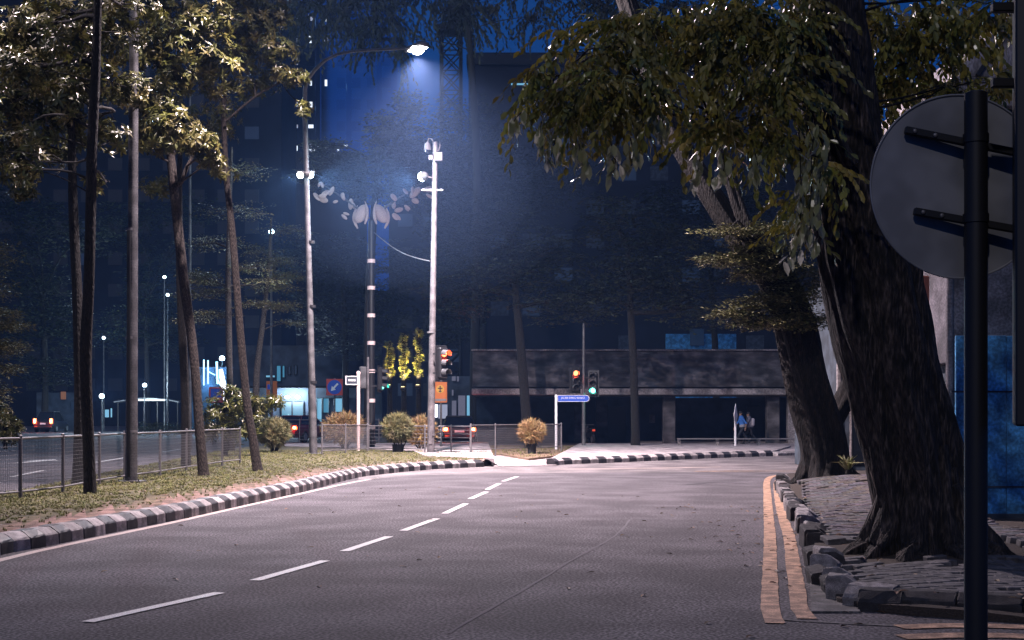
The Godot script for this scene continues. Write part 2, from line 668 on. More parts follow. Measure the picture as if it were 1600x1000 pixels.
# ---------------------------------------------------------------- the place
func _ready() -> void:
	rng.seed = 4711
	var cam := Camera3D.new()
	cam.projection = Camera3D.PROJECTION_FRUSTUM
	cam.keep_aspect = Camera3D.KEEP_HEIGHT
	cam.near = 0.1
	cam.far = 1500.0
	cam.size = 0.1 * 1000.0 / 2200.0
	cam.frustum_offset = Vector2(0.0, 0.1 * 145.0 / 2200.0)   # a shift lens keeps the poles upright
	cam.position = Vector3(0, 1.6, 0)
	cam.name = "camera"
	add_child(cam)
	cam.current = true
	var env := Environment.new()
	env.background_mode = Environment.BG_SKY
	var night := ProceduralSkyMaterial.new()
	night.sky_top_color = lin(0.0030, 0.030, 0.130)
	night.sky_horizon_color = lin(0.0048, 0.054, 0.240)
	night.sky_curve = 0.25
	night.ground_bottom_color = lin(0.0006, 0.0016, 0.004)
	night.ground_horizon_color = lin(0.002, 0.008, 0.028)
	night.sun_angle_max = 0.5
	env.sky = Sky.new()
	env.sky.sky_material = night
	env.background_energy_multiplier = 1.0
	env.tonemap_mode = Environment.TONE_MAPPER_LINEAR
	env.tonemap_exposure = 1.0
	env.fog_enabled = true
	env.fog_density = 0.00036
	env.fog_light_color = lin(0.24, 0.46, 1.0)
	env.volumetric_fog_enabled = true
	env.volumetric_fog_density = 0.0
	env.sdfgi_enabled = true
	env.ssao_enabled = true
	env.ssil_enabled = true
	var we := WorldEnvironment.new()
	we.environment = env
	we.name = "environment"
	add_child(we)

	# a weak moon, high behind the camera
	var moon := DirectionalLight3D.new()
	moon.light_color = Color(1.0, 0.97, 0.98)
	moon.light_energy = 0.15
	moon.light_angular_distance = 1.5
	moon.shadow_enabled = true
	moon.transform = Transform3D(Basis.looking_at(Vector3(0.26, -0.60, -0.75), Vector3.UP), Vector3(10, 30, 20))
	moon.name = "moon"
	add_child(moon)

	make_materials()
	ground_and_roads()
	kerbs()
	markings()
	pavement_corner()
	lamps()
	fences()
	left_trees()
	right_trees()
	background()
	signals_and_signs()
	near_sign()
	shrubs()
	vehicles()
	people()

var LAMP := Color(1.0, 0.915, 0.94)
var COOL := Color(0.80, 0.92, 1.0)

func make_materials() -> void:
	var speck := noise_tex(0.055, 0.46, 1.0, 5, 1024, 4, 0.28, 0.76)
	var stain := noise_tex(0.012, 0.68, 1.0, 9, 512, 5)
	var grain := noise_tex(0.06, 0.74, 1.0, 11, 512, 4)
	var barkt := noise_tex(0.03, 0.25, 1.0, 21, 512, 5)
	M.asphalt = textured(mat(0.232, 0.212, 0.229, 0.86), speck, Vector3(0.45, 0.45, 0.45), 0.2, true, noise_tex(0.012, 0.80, 1.0, 19, 512, 5), Vector3(0.09, 0.09, 0.09))
	M.asphalt.metallic_specular = 0.35
	M.asphalt_pale = textured(mat(0.33, 0.29, 0.29, 0.7), speck, Vector3(0.4, 0.4, 0.4), 0.3, true, stain, Vector3(0.11, 0.11, 0.11))
	M.paint_white = textured(mat(0.80, 0.78, 0.76, 0.55), grain, Vector3(1.7, 1.7, 1.7), 0.15)
	M.paint_edge = textured(mat(0.62, 0.50, 0.45, 0.6), grain, Vector3(1.3, 1.3, 1.3), 0.15)
	M.paint_yellow = textured(mat(0.80, 0.50, 0.33, 0.6), grain, Vector3(1.3, 1.3, 1.3), 0.2, true, stain, Vector3(0.8, 0.8, 0.8))
	M.concrete = textured(mat(0.72, 0.62, 0.61, 0.8), grain, Vector3(0.7, 0.7, 0.7), 0.25, true, stain, Vector3(0.2, 0.2, 0.2))
	M.gutter = textured(mat(0.20, 0.19, 0.19, 0.8), grain, Vector3(1.1, 1.1, 1.1), 0.4, true, stain, Vector3(0.5, 0.5, 0.5))
	for k in 3:
		var f: float = [1.0, 0.82, 0.68][k]
		M["kerb_white%d" % k] = textured(mat(0.78 * f, 0.70 * f, 0.68 * f, 0.7), grain, Vector3(2.1, 2.1, 2.1), 0.3, true, stain, Vector3(0.9, 0.9, 0.9))
		M["kerb_black%d" % k] = textured(mat(0.050 / f, 0.049 / f, 0.054 / f, 0.5), grain, Vector3(2.1, 2.1, 2.1), 0.3, true, stain, Vector3(0.9, 0.9, 0.9))
		M["kerb_old%d" % k] = textured(mat(0.50 * f, 0.46 * f, 0.46 * f, 0.85), grain, Vector3(2.6, 2.6, 2.6), 0.8, true, stain, Vector3(1.4, 1.4, 1.4))
		M["kerb_dim%d" % k] = textured(mat(0.065 * f, 0.06 * f, 0.064 * f, 0.85), grain, Vector3(2.6, 2.6, 2.6), 0.8, true, stain, Vector3(1.4, 1.4, 1.4))
		M["paver%d" % k] = textured(mat(0.19 * f, 0.178 * f, 0.186 * f, 0.85), grain, Vector3(3, 3, 3), 0.3, true, stain, Vector3(1.1, 1.1, 1.1))
	M.soil = textured(mat(1, 1, 1, 0.95), grain, Vector3(1.2, 1.2, 1.2), 1.2, true, stain, Vector3(0.4, 0.4, 0.4))
	M.soil.vertex_color_use_as_albedo = true
	M.dirt = textured(mat(0.06, 0.045, 0.035, 0.95), grain, Vector3(1.5, 1.5, 1.5), 1.5)
	M.steel = textured(mat(0.20, 0.195, 0.20, 0.55, 0.3), grain, Vector3(0.8, 0.8, 0.8), 0.0, true, stain, Vector3(0.35, 0.35, 0.35))
	M.galv = textured(mat(0.24, 0.23, 0.235, 0.5, 0.4), grain, Vector3(1.8, 1.8, 1.8))
	M.wire = mat(0.17, 0.17, 0.18, 0.5, 0.4)
	M.pole_pale = textured(mat(0.24, 0.22, 0.225, 0.6, 0.1), grain, Vector3(0.8, 0.8, 0.8), 0.0, true, stain, Vector3(0.35, 0.35, 0.35))
	M.black = mat(0.012, 0.012, 0.014, 0.5)
	M.black_matt = mat(0.010, 0.010, 0.012, 0.85)
	M.white_enamel = mat(0.72, 0.70, 0.70, 0.45)
	M.bark_dark = textured(mat(0.020, 0.016, 0.014, 0.9), barkt, Vector3(2.2, 0.5, 2.2), 2.5)
	M.bark_pale = textured(mat(0.09, 0.07, 0.06, 0.9), barkt, Vector3(2.6, 0.7, 2.6), 1.5)
	M.bark_old = textured(mat(0.17, 0.13, 0.115, 0.92), barkt, Vector3(2.0, 0.35, 2.0), 3.5, true, noise_tex(0.02, 0.3, 1.0, 33, 512, 4), Vector3(0.9, 0.25, 0.9))
	M.leaf_mango = leafy(0.088, 0.086, 0.026, 0.32, 0.55)
	M.leaf_oval = leafy(0.205, 0.20, 0.055, 0.24, 0.62)
	M.bark_second = M.bark_old.duplicate()
	M.bark_second.albedo_color = lin(0.040, 0.030, 0.026)
	M.leaf_small = leafy(0.07, 0.075, 0.03, 0.5, 0.4)
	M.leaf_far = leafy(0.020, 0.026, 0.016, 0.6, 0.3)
	M.blade = leafy(0.215, 0.175, 0.095, 0.6, 0.4)
	M.grass = leafy(0.165, 0.165, 0.055, 0.7, 0.4)
	M.car_glass = mat(0.01, 0.012, 0.016, 0.08)
	M.rubber = mat(0.012, 0.012, 0.012, 0.8)
	M.rim = mat(0.35, 0.35, 0.36, 0.35, 0.7)
	M.plate = mat(0.6, 0.6, 0.62, 0.5)
	M.tail = glow(1.0, 0.11, 0.03, 9.0)
	M.tail_core = glow(1.0, 0.55, 0.28, 14.0)
	M.tail_dim = glow(1.0, 0.09, 0.03, 0.8)
	M.signal_red = glow(1.0, 0.18, 0.06, 7.0)
	M.signal_green = glow(0.16, 1.0, 0.82, 7.0)
	M.lamp_glow = glow(1.0, 0.96, 0.92, 40.0)
	M.lamp_blue = glow(0.72, 0.88, 1.0, 40.0)
	M.lamp_far = glow(0.66, 0.88, 1.0, 11.0)
	M.lamp_small = glow(0.75, 0.90, 1.0, 5.0)
	M.window_cyan = glow(0.10, 0.48, 0.80, 0.42)
	M.window_pale = glow(0.24, 0.62, 0.92, 0.7)
	M.window_white = glow(0.62, 0.66, 0.9, 0.5)
	M.window_grey = glow(0.42, 0.42, 0.62, 0.25)
	M.window_dim = glow(0.06, 0.16, 0.42, 0.07)
	M.window_spark = glow(0.8, 0.88, 1.0, 1.4)
	M.neon = glow(0.35, 0.72, 1.0, 3.0)
	M.neon_white = glow(0.85, 0.85, 1.0, 3.5)
	M.concrete_dark = textured(mat(0.17, 0.155, 0.16, 0.9), noise_tex(0.012, 0.62, 1.0, 51, 512, 6), Vector3(0.13, 0.2, 0.13), 0.0, true, stain, Vector3(0.08, 0.3, 0.08))
	M.concrete_ledge = textured(mat(0.44, 0.39, 0.38, 0.85), grain, Vector3(0.3, 0.3, 0.3), 0.2, true, stain, Vector3(0.15, 0.15, 0.15))
	M.wall_dark = textured(mat(0.05, 0.062, 0.09, 0.85), stain, Vector3(0.1, 0.1, 0.1))
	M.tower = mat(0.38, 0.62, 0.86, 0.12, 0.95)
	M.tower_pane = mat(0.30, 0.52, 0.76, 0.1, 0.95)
	M.bark_black = mat(0.016, 0.013, 0.012, 0.95)
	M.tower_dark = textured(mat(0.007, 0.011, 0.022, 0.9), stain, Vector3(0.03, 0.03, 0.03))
	M.blue_paint = textured(mat(0.10, 0.46, 0.90, 0.7), grain, Vector3(0.5, 0.5, 0.5), 0.2, true, stain, Vector3(0.4, 0.4, 0.4))
	M.beige_wall = textured(mat(0.20, 0.185, 0.21, 0.85), grain, Vector3(0.6, 0.6, 0.6), 0.2, true, stain, Vector3(0.25, 0.25, 0.25))
	M.roof_grey = textured(mat(0.46, 0.42, 0.43, 0.8), grain, Vector3(0.9, 0.3, 0.9), 0.3, true, stain, Vector3(0.3, 0.3, 0.3))
	M.shop_blue = textured(mat(0.05, 0.065, 0.085, 0.8), stain, Vector3(0.3, 0.3, 0.3))
	M.sign_back = textured(mat(0.27, 0.275, 0.30, 0.6, 0.1), noise_tex(0.006, 0.84, 1.0, 71, 512, 3), Vector3(1.3, 1.3, 1.3))
	M.sign_blue = mat(0.02, 0.075, 0.42, 0.5)
	M.sign_red = mat(0.50, 0.05, 0.035, 0.5)
	M.sign_orange = mat(0.40, 0.11, 0.02, 0.5)
	M.sign_yellow = mat(0.45, 0.24, 0.03, 0.5)
	M.petal = textured(mat(0.56, 0.42, 0.38, 0.6), grain, Vector3(1, 1, 1))
	M.band = mat(0.75, 0.58, 0.54, 0.5)

# ---------------------------------------------------------------- ground, roads
var kerb_left := [Vector3(-5.348, 0, -9.644), Vector3(-5.714, 0, -12.571), Vector3(-5.74, 0, -15.785), Vector3(-5.589, 0, -16.682), Vector3(-5.497, 0, -17.374), Vector3(-5.399, 0, -18.051), Vector3(-5.322, 0, -18.763), Vector3(-5.169, 0, -19.775), Vector3(-5.079, 0, -20.465), Vector3(-4.927, 0, -21.463), Vector3(-4.725, 0, -23.624), Vector3(-4.571, 0, -25.143), Vector3(-4.267, 0, -27.937), Vector3(-4.129, 0, -29.881), Vector3(-3.787, 0, -34.714), Vector3(-3.015, 0, -37.687), Vector3(-2.549, 0, -38.938), Vector3(-2.036, 0, -40), Vector3(-1.196, 0, -41.121), Vector3(-0.607, 0, -41.756)]
var kerb_far := [Vector3(1.319, 0, -42.667), Vector3(1.659, 0, -43.457), Vector3(2.623, 0, -44.388), Vector3(4.194, 0, -46.134), Vector3(5.652, 0, -47.826), Vector3(7.211, 0, -49.577), Vector3(8.555, 0, -50.867), Vector3(9.77, 0, -51.917)]
var median_back := [Vector3(-7.655, 0, -13.804), Vector3(-8.205, 0, -18.051), Vector3(-8.889, 0, -24.444), Vector3(-9.161, 0, -28.387), Vector3(-9.57, 0, -32.897), Vector3(-10.329, 0, -44.557), Vector3(-10.866, 0, -52.537), Vector3(-10.94, 0, -60.171), Vector3(-9.778, 0, -65.185), Vector3(-7.385, 0, -67.692), Vector3(-3.451, 0, -69.02), Vector3(-1.161, 0, -69.02)]

func inset(pts: Array, d: float) -> Array:
	var o := []
	for i in pts.size():
		var dir: Vector3 = (pts[mini(i + 1, pts.size() - 1)] - pts[maxi(i - 1, 0)]).normalized()
		o.append(pts[i] + Vector3(dir.z, 0, -dir.x) * d)
	return o

func ground_and_roads() -> void:
	var b := MB.new()
	b.quad(Vector3(-900, -0.05, 60), Vector3(900, -0.05, 60), Vector3(900, -0.05, -1300), Vector3(-900, -0.05, -1300), Vector3.UP)
	structure("ground", b, M.dirt, "dark bare ground beyond the roads")
	b = MB.new()
	b.quad(Vector3(-110, 0, 30), Vector3(90, 0, 30), Vector3(90, 0, -190), Vector3(-110, 0, -190), Vector3.UP)
	structure("road", b, M.asphalt, "dark speckled asphalt road curving left to a junction")
	b = MB.new()
	b.prism([Vector3(-3.623, 0, -33.208), Vector3(-2.612, 0, -35.918), Vector3(-0.505, 0, -37.053), Vector3(1.711, 0, -37.647), Vector3(4.817, 0, -37.849), Vector3(7.745, 0, -37.447), Vector3(10, 0, -36.667), Vector3(14.845, 0, -36.289), Vector3(25.263, 0, -61.754), Vector3(5.614, 0, -61.754), Vector3(-6.737, 0, -61.754)], 0.0, 0.004, false)
	structure("cross_road", b, M.asphalt_pale, "paler asphalt of the street crossing at the junction")
	# median: sandy along the kerb, thin grass behind
	b = MB.new()
	var front := inset(kerb_left, 0.27)
	var rr := FastNoiseLite.new()
	rr.seed = 3
	rr.frequency = 0.35
	var nu := 70
	var nv := 12
	var pt := func(i: int, j: int) -> Vector3:
		var u := float(i) / nu
		var p := along(front, u).lerp(along(median_back, u), float(j) / nv)
		p.y = 0.172 + (0.0 if j == 0 else 0.022 * rr.get_noise_2d(p.x * 3.0, p.z * 3.0) + 0.015)
		return p
	var tone := func(p: Vector3, j: int) -> Color:
		var d := along_dist(front, p)
		var t := clampf((d - 0.25) / 0.7 + rr.get_noise_2d(p.x * 5.0 + 90.0, p.z * 5.0) * 0.9, 0.0, 1.0)
		return Color(0.44, 0.27, 0.22).lerp(Color(0.155, 0.135, 0.065), t)
	for i in nu:
		for j in nv:
			var q := [pt.call(i, j), pt.call(i + 1, j), pt.call(i + 1, j + 1), pt.call(i, j + 1)]
			for t in [[0, 1, 2], [0, 2, 3]]:
				b.col = tone.call(q[t[1]], j)
				b.tri3(q[t[0]], q[t[1]], q[t[2]], Vector3.UP, Vector3.UP, Vector3.UP)
	for i in nu:
		b.col = Color(0.16, 0.12, 0.06)
		var p0: Vector3 = pt.call(i, nv)
		var p1: Vector3 = pt.call(i + 1, nv)
		b.quad(p0, p1, p1 * Vector3(1, 0, 1), p0 * Vector3(1, 0, 1), Vector3(-0.7, 0, -0.7))
	structure("median_ground", b, M.soil, "sandy strip and thin soil of the median behind the left kerb", self, true)
	b = MB.new()
	b.prism([Vector3(-9.871, 0, -59.661), Vector3(-6.095, 0, -55.873), Vector3(-3.647, 0, -51.765), Vector3(-2.826, 0, -45.714), Vector3(-0.55, 0, -43.19), Vector3(-1.107, 0, -65.794), Vector3(-10.473, 0, -64)], -0.05, 0.205)
	structure("footpath", b, M.concrete, "pale concrete footpath crossing the median")
	# dropped crossing between the two kerbs
	b = MB.new()
	b.prism([Vector3(-0.527, 0, -41.412), Vector3(1.308, 0, -42.308), Vector3(1.768, 0, -46.316), Vector3(2.507, 0, -52.537), Vector3(3.077, 0, -67.692), Vector3(-1.108, 0, -67.692)], 0.0, 0.03)
	structure("dropped_crossing", b, M.concrete, "pale concrete ramp between the two painted kerbs")
	# far island
	b = MB.new()
	var far_back := [Vector3(12.028, 0, -60.69), Vector3(6.038, 0, -66.415), Vector3(3.2, 0, -66.415)]
	var ff := inset(kerb_far, 0.25)
	ff.append_array(far_back)
	b.prism(ff, 0.0, 0.172)
	structure("traffic_island", b, M.concrete, "pale concrete island behind the far striped kerb")
	b = MB.new()
	b.prism([Vector3(-2.794, 0, -55.873), Vector3(-2.963, 0, -65.185), Vector3(9.185, 0, -65.185), Vector3(8.552, 0, -60.69), Vector3(3.276, 0, -55.433), Vector3(1.532, 0, -49.577), Vector3(0.547, 0, -46.316), Vector3(-0.424, 0, -51.765)], 0.02, 0.10)
	structure("grass_verge", b, textured(mat(0.24, 0.16, 0.10, 0.95), M.soil.albedo_texture, Vector3(1, 1, 1), 1.0), "dry grass verge behind the wire fence at the junction")
	# grass tufts
	var tm := []
	var r := RandomNumberGenerator.new()
	r.seed = 61
	for k in 34000:
		var u := r.randf()
		var w := r.randf()
		var p := along(front, u).lerp(along(median_back, u), w)
		if p.z > -12.0 or p.z < -53.0:
			continue
		var d := along_dist(front, p)
		var patch := rr.get_noise_2d(p.x * 5.0 + 90.0, p.z * 5.0)
		if d < 0.5 + r.randf() * 1.1 - patch * 0.9 or (patch < -0.1 and r.randf() < 0.7):
			continue
		p.y = 0.172
		tm.append(Transform3D(Basis(Vector3.UP, r.randf() * TAU).scaled(Vector3.ONE * r.randf_range(0.6, 1.5)), p))
	for k in 2600:
		var p := Vector3(r.randf_range(-3.1, 8.736), 0.1, -r.randf_range(46.0, 63.0))
		if Geometry2D.is_point_in_polygon(Vector2(p.x, p.z), flat([Vector3(-2.794, 0, -55.873), Vector3(-2.963, 0, -65.185), Vector3(9.185, 0, -65.185), Vector3(8.552, 0, -60.69), Vector3(3.276, 0, -55.433), Vector3(1.532, 0, -49.577), Vector3(0.547, 0, -46.316), Vector3(-0.424, 0, -51.765)])):
			tm.append(Transform3D(Basis(Vector3.UP, r.randf() * TAU).scaled(Vector3.ONE * r.randf_range(0.6, 1.4)), p))
	var g := scatter("grass", tuft(7, 0.055, 0.010, 5, 1.2), M.grass, tm, tints(Color(1, 1, 1), 0.35, 3))
	g.set_meta("label", "short patchy grass on the median and verge")
	# litter of dead leaves
	tm = []
	for k in 420:
		var p: Vector3
		if k < 160:
			p = along(front, r.randf()).lerp(along(median_back, 0.5), r.randf() * 0.25)
			p.y = 0.215
		elif k < 340:
			p = Vector3(r.randf_range(2.4, 5.2), 0.012, -r.randf_range(10.5, 24))
			if p.x > 3.0 + (p.z + 11.0) * -0.12:
				p.y = 0.17
		else:
			p = Vector3(r.randf_range(-6, 4), 0.012, -r.randf_range(9.5, 30))
		tm.append(Transform3D(Basis(Vector3.UP, r.randf() * TAU) * Basis(Vector3.RIGHT, r.randf_range(-0.3, 0.3)), p))
	var lb := MB.new()
	add_leaf(lb, Vector3.ZERO, Vector3(1, 0.1, 0), Vector3.UP, 0.09, 0.04, 0.3, 0.4, true)
	var fl := scatter("fallen_leaves", lb.mesh(), leafy(0.12, 0.07, 0.035, 0.6, 0.2), tm, tints(Color(1, 1, 1), 0.5, 8))
	fl.set_meta("label", "dead leaves scattered over the road edge and median")

func flat(pts: Array) -> PackedVector2Array:
	var o := PackedVector2Array()
	for p in pts:
		o.append(Vector2(p.x, p.z))
	return o

func along_dist(pts: Array, p: Vector3) -> float:
	var best := 1e9
	for i in pts.size() - 1:
		var q := Geometry2D.get_closest_point_to_segment(Vector2(p.x, p.z), Vector2(pts[i].x, pts[i].z), Vector2(pts[i + 1].x, pts[i + 1].z))
		best = minf(best, q.distance_to(Vector2(p.x, p.z)))
	return best

# one kerb block: x is away from the road, z along
func kerb_block(l: float, h := 0.215, d := 0.30, worn := 0.0, seed_ := 1) -> ArrayMesh:
	var r := RandomNumberGenerator.new()
	r.seed = seed_
	var prof := [Vector2(0, -0.05), Vector2(0.012, h * 0.60), Vector2(0.03, h * 0.69), Vector2(d * 0.40, h * 0.97), Vector2(d * 0.47, h), Vector2(d - 0.02, h), Vector2(d, h - 0.02), Vector2(d, -0.05)]
	var b := MB.new()
	var rows := [-0.5, -0.47, -0.2, 0.1, 0.47, 0.5]
	var grid := []
	for z in rows:
		var ring := []
		for p in prof:
			var e := 0.006 if absf(z) > 0.49 else 0.0
			ring.append(Vector3(p.x + (e if p.x < d * 0.3 else -e) + r.randf_range(-worn, worn), p.y - (e if p.y > 0.0 else 0.0) + (r.randf_range(-worn, worn) if p.y > 0.0 else 0.0), z * l))
		grid.append(ring)
	for i in rows.size() - 1:
		for k in prof.size() - 1:
			var o := Vector3(-(prof[k + 1].y - prof[k].y), prof[k + 1].x - prof[k].x, 0)
			b.quad(grid[i][k], grid[i + 1][k], grid[i + 1][k + 1], grid[i][k + 1], Vector3(-absf(o.x) if k < 4 else absf(o.x), absf(o.y), 0))
	for e in [0, rows.size() - 1]:
		for k in range(1, prof.size() - 1):
			b.tri(grid[e][0], grid[e][k], grid[e][k + 1], Vector3(0, 0, rows[e]))
	return b.mesh()

func lay_kerb(called: String, label: String, pts: Array, gap: float, flip: bool, phase: int) -> Node3D:
	var o := Node3D.new()
	put(o, called, self)
	o.set_meta("kind", "structure")
	o.set_meta("label", label)
	var variants := [kerb_block(gap - 0.012, 0.215, 0.3, 0.004, 1), kerb_block(gap - 0.012, 0.215, 0.3, 0.005, 2), kerb_block(gap - 0.012, 0.215, 0.3, 0.004, 3)]
	var spots := smear(curved(pts, 4), gap)
	for i in spots.size() - 1:
		var a: Vector3 = spots[i]
		var z: Vector3 = spots[i + 1]
		var dir := (z - a).normalized()
		var side := Vector3(dir.z, 0, -dir.x)
		var black := (i + phase) % 2 == 0
		var k := rng.randi() % 3
		var m := mi("kerb_block", variants[rng.randi() % 3], M[("kerb_black%d" if black else "kerb_white%d") % k], o)
		m.transform = Transform3D(Basis(side, Vector3.UP, side.cross(Vector3.UP)) * Basis(Vector3.UP, rng.randf_range(-0.012, 0.012)), (a + z) * 0.5 + Vector3(0, rng.randf_range(-0.006, 0.004), 0))
	return o

func kerb_ramp(o: Node3D, a: Vector3, dir: Vector3, black: bool, l := 0.5) -> void:
	var side := Vector3(dir.z, 0, -dir.x)
	var b := MB.new()
	var e := a + dir * l
	var h := Vector3.UP
	var p := [a, a + h * 0.13, a + side * 0.14 + h * 0.215, a + side * 0.3 + h * 0.215, a + side * 0.3]
	var q := [e + side * 0.02, e + side * 0.02 + h * 0.012, e + side * 0.14 + h * 0.016, e + side * 0.28 + h * 0.016, e + side * 0.28]
	for k in 4:
		b.quad(p[k], q[k], q[k + 1], p[k + 1], h if k > 0 and k < 3 else (-side if k == 0 else side))
	b.quad(q[0], q[1], q[3], q[4], dir)
	obj("kerb_block", b, M.kerb_black0 if black else M.kerb_white0, o)

func kerbs() -> void:
	var o := lay_kerb("kerb_left", "black and white striped kerb curving along the left median", kerb_left, 0.345, false, 0)
	var n := kerb_left.size()
	var dir: Vector3 = (kerb_left[n - 1] - kerb_left[n - 2]).normalized()
	kerb_ramp(o, kerb_left[n - 1], dir, true, 0.45)
	o = lay_kerb("kerb_far", "black and white striped kerb across the junction", kerb_far, 0.40, false, 0)
	dir = (kerb_far[0] - kerb_far[1]).normalized()
	var b := MB.new()
	var side := Vector3(-dir.z, 0, dir.x)
	# plain kerb stones that carry on past the painted ones
	var plain := [Vector3(9.817, 0, -51.917), Vector3(11.2, 0, -53.333), Vector3(13.147, 0, -54.574), Vector3(15.746, 0, -55.873), Vector3(19.934, 0, -57.705)]
	var sp := smear(plain, 0.6)
	var bm := kerb_block(0.588, 0.17, 0.3, 0.006, 8)
	for i in sp.size() - 1:
		var d2: Vector3 = (sp[i + 1] - sp[i]).normalized()
		var s2 := Vector3(d2.z, 0, -d2.x)
		var m := mi("kerb_block", bm, M["kerb_old%d" % (i % 3)], o)
		m.transform = Transform3D(Basis(s2, Vector3.UP, s2.cross(Vector3.UP)), (sp[i] + sp[i + 1]) * 0.5)
	# pavement behind them, under the concrete walkway
	b = MB.new()
	b.prism([Vector3(10.831, 0, -54.154), Vector3(11.55, 0, -55), Vector3(13.568, 0, -56.32), Vector3(16.262, 0, -57.705), Vector3(20.437, 0, -59.16), Vector3(30.345, 0, -60.69), Vector3(50.286, 0, -100.571), Vector3(9.143, 0, -100.571), Vector3(5.882, 0, -64.706)], 0.0, 0.12)
	structure("forecourt", b, M.concrete, "concrete forecourt under the long low walkway")

func markings() -> void:
	var ends := [[Vector3(-3.234, 0, -10.732), Vector3(-2.593, 0, -12.482)], [Vector3(-2.446, 0, -13.384), Vector3(-2.014, 0, -15.172)], [Vector3(-1.932, 0, -16.221), Vector3(-1.584, 0, -18.144)], [Vector3(-1.47, 0, -19.027), Vector3(-1.137, 0, -21.205)], [Vector3(-1.063, 0, -22.278), Vector3(-0.808, 0, -24.702)], [Vector3(-0.77, 0, -26.074), Vector3(-0.516, 0, -28.387)], [Vector3(-0.518, 0, -29.212), Vector3(-0.288, 0, -31.712)], [Vector3(-0.208, 0, -32.744), Vector3(0.128, 0, -35.2)]]
	for e in ends:
		var b := MB.new()
		var w := 0.115
		b.ribbon(smear(e, 0.2) + [e[1]], w, 0.0085, 0.003, 5)
		structure("lane_marking", b, M.paint_white, "white centre line dash on the asphalt")
	var b := MB.new()
	b.ribbon(smear(curved([Vector3(-5.317, 0, -10.634), Vector3(-5.472, 0, -13.086), Vector3(-5.553, 0, -15.271), Vector3(-5.304, 0, -17.733), Vector3(-4.996, 0, -20.057), Vector3(-4.662, 0, -23.311), Vector3(-4.462, 0, -25.233), Vector3(-4.174, 0, -27.826), Vector3(-3.748, 0, -31.712), Vector3(-3.279, 0, -34.68)], 4), 0.4), 0.13, 0.004, 0.006, 7)
	structure("edge_line", b, M.paint_edge, "worn pale edge line beside the left kerb")
	b = MB.new()
	b.ribbon(smear(curved([Vector3(1.998, 0, -10.667), Vector3(2.085, 0, -11.355), Vector3(2.388, 0, -13.037), Vector3(2.841, 0, -15.507), Vector3(3.307, 0, -18.051), Vector3(3.936, 0, -21.595), Vector3(4.911, 0, -27.077), Vector3(5.737, 0, -31.712), Vector3(6.229, 0, -34.175), Vector3(6.686, 0, -35.7), Vector3(7.455, 0, -36.859)], 5), 0.25), 0.15, 0.0085, 0.005, 11)
	structure("yellow_line", b, M.paint_yellow, "outer wobbly yellow no-parking line along the right gutter")
	b = MB.new()
	b.ribbon(smear(curved([Vector3(2.289, 0, -10.898), Vector3(2.355, 0, -11.541), Vector3(2.549, 0, -12.571), Vector3(2.897, 0, -14.486), Vector3(3.553, 0, -18.051), Vector3(4.301, 0, -22.478), Vector3(5.312, 0, -28.16), Vector3(6.022, 0, -32), Vector3(6.508, 0, -34.01), Vector3(7.075, 0, -35.377), Vector3(7.654, 0, -36.289)], 5), 0.25), 0.15, 0.0085, 0.006, 12)
	structure("yellow_line", b, M.paint_yellow, "inner wobbly yellow no-parking line next to the gutter slabs")
	b = MB.new()
	b.ribbon(smear([Vector3(2.876, 0, -10.476), Vector3(3.262, 0, -10.555), Vector3(3.635, 0, -10.523), Vector3(4.235, 0, -10.353)], 0.12), 0.20, 0.0085, 0.006, 14)
	structure("yellow_line", b, M.paint_yellow, "back yellow line of the pair in the side street")
	b = MB.new()
	b.ribbon(smear([Vector3(2.764, 0, -10), Vector3(3.163, 0, -10.086), Vector3(3.525, 0, -10.072), Vector3(4.056, 0, -9.915)], 0.12), 0.22, 0.0085, 0.006, 15)
	structure("yellow_line", b, M.paint_yellow, "front yellow line of the pair in the side street")
	b = MB.new()
	b.ribbon(smear([Vector3(4.946, 0, -38.178), Vector3(5.939, 0, -38.428), Vector3(7.424, 0, -38.428), Vector3(9.177, 0, -38.095)], 0.6), 0.16, 0.0125, 0.03, 16)
	structure("yellow_line", b, M.paint_yellow, "yellow line across the mouth of the cross street")
	b = MB.new()
	b.ribbon(smear([Vector3(1.084, 0, -39.729), Vector3(2.909, 0, -40), Vector3(4.804, 0, -40.647), Vector3(6.212, 0, -41.412)], 0.6), 0.22, 0.0125, 0.05, 17)
	structure("stop_line", b, M.paint_edge, "worn pale line on the cross street before the far kerb")
	# the carriageway behind the left fence
	for e in [[Vector3(-11.862, 0, -30.345), Vector3(-11.743, 0, -32.294)], [Vector3(-12.512, 0, -35.2), Vector3(-13.013, 0, -39.111)], [Vector3(-13.419, 0, -45.419), Vector3(-13.806, 0, -50.286)], [Vector3(-14.295, 0, -57.705), Vector3(-14.54, 0, -61.754)]]:
		b = MB.new()
		b.ribbon(e, 0.14, 0.004)
		structure("lane_marking", b, M.paint_white, "white lane dash on the carriageway behind the left fence")
	b = MB.new()
	var t := Vector3(-15.684, 0, -46.316)
	b.prism([t + Vector3(-0.2, 0, -0.6), t + Vector3(-0.2, 0, 1.4), t + Vector3(0.2, 0, 1.4), t + Vector3(0.2, 0, -0.6), t + Vector3(0.55, 0, -0.6), t + Vector3(0, 0, -2.0), t + Vector3(-0.55, 0, -0.6)], 0.0, 0.004, false)
	structure("arrow_marking", b, M.paint_white, "white arrow painted on the carriageway behind the left fence")
	b = MB.new()
	b.ribbon(smear(curved([Vector3(2.058, 0, -11.318), Vector3(2.054, 0, -10.966), Vector3(2.163, 0, -10.814), Vector3(2.432, 0, -10.699), Vector3(2.874, 0, -10.539)], 5), 0.08), 0.045, 0.0082, 0.004, 21)
	structure("yellow_line", b, M.gutter, "thin worn end of the yellow lines bending into the side street")
	# bitumen sealed cracks
	b = MB.new()
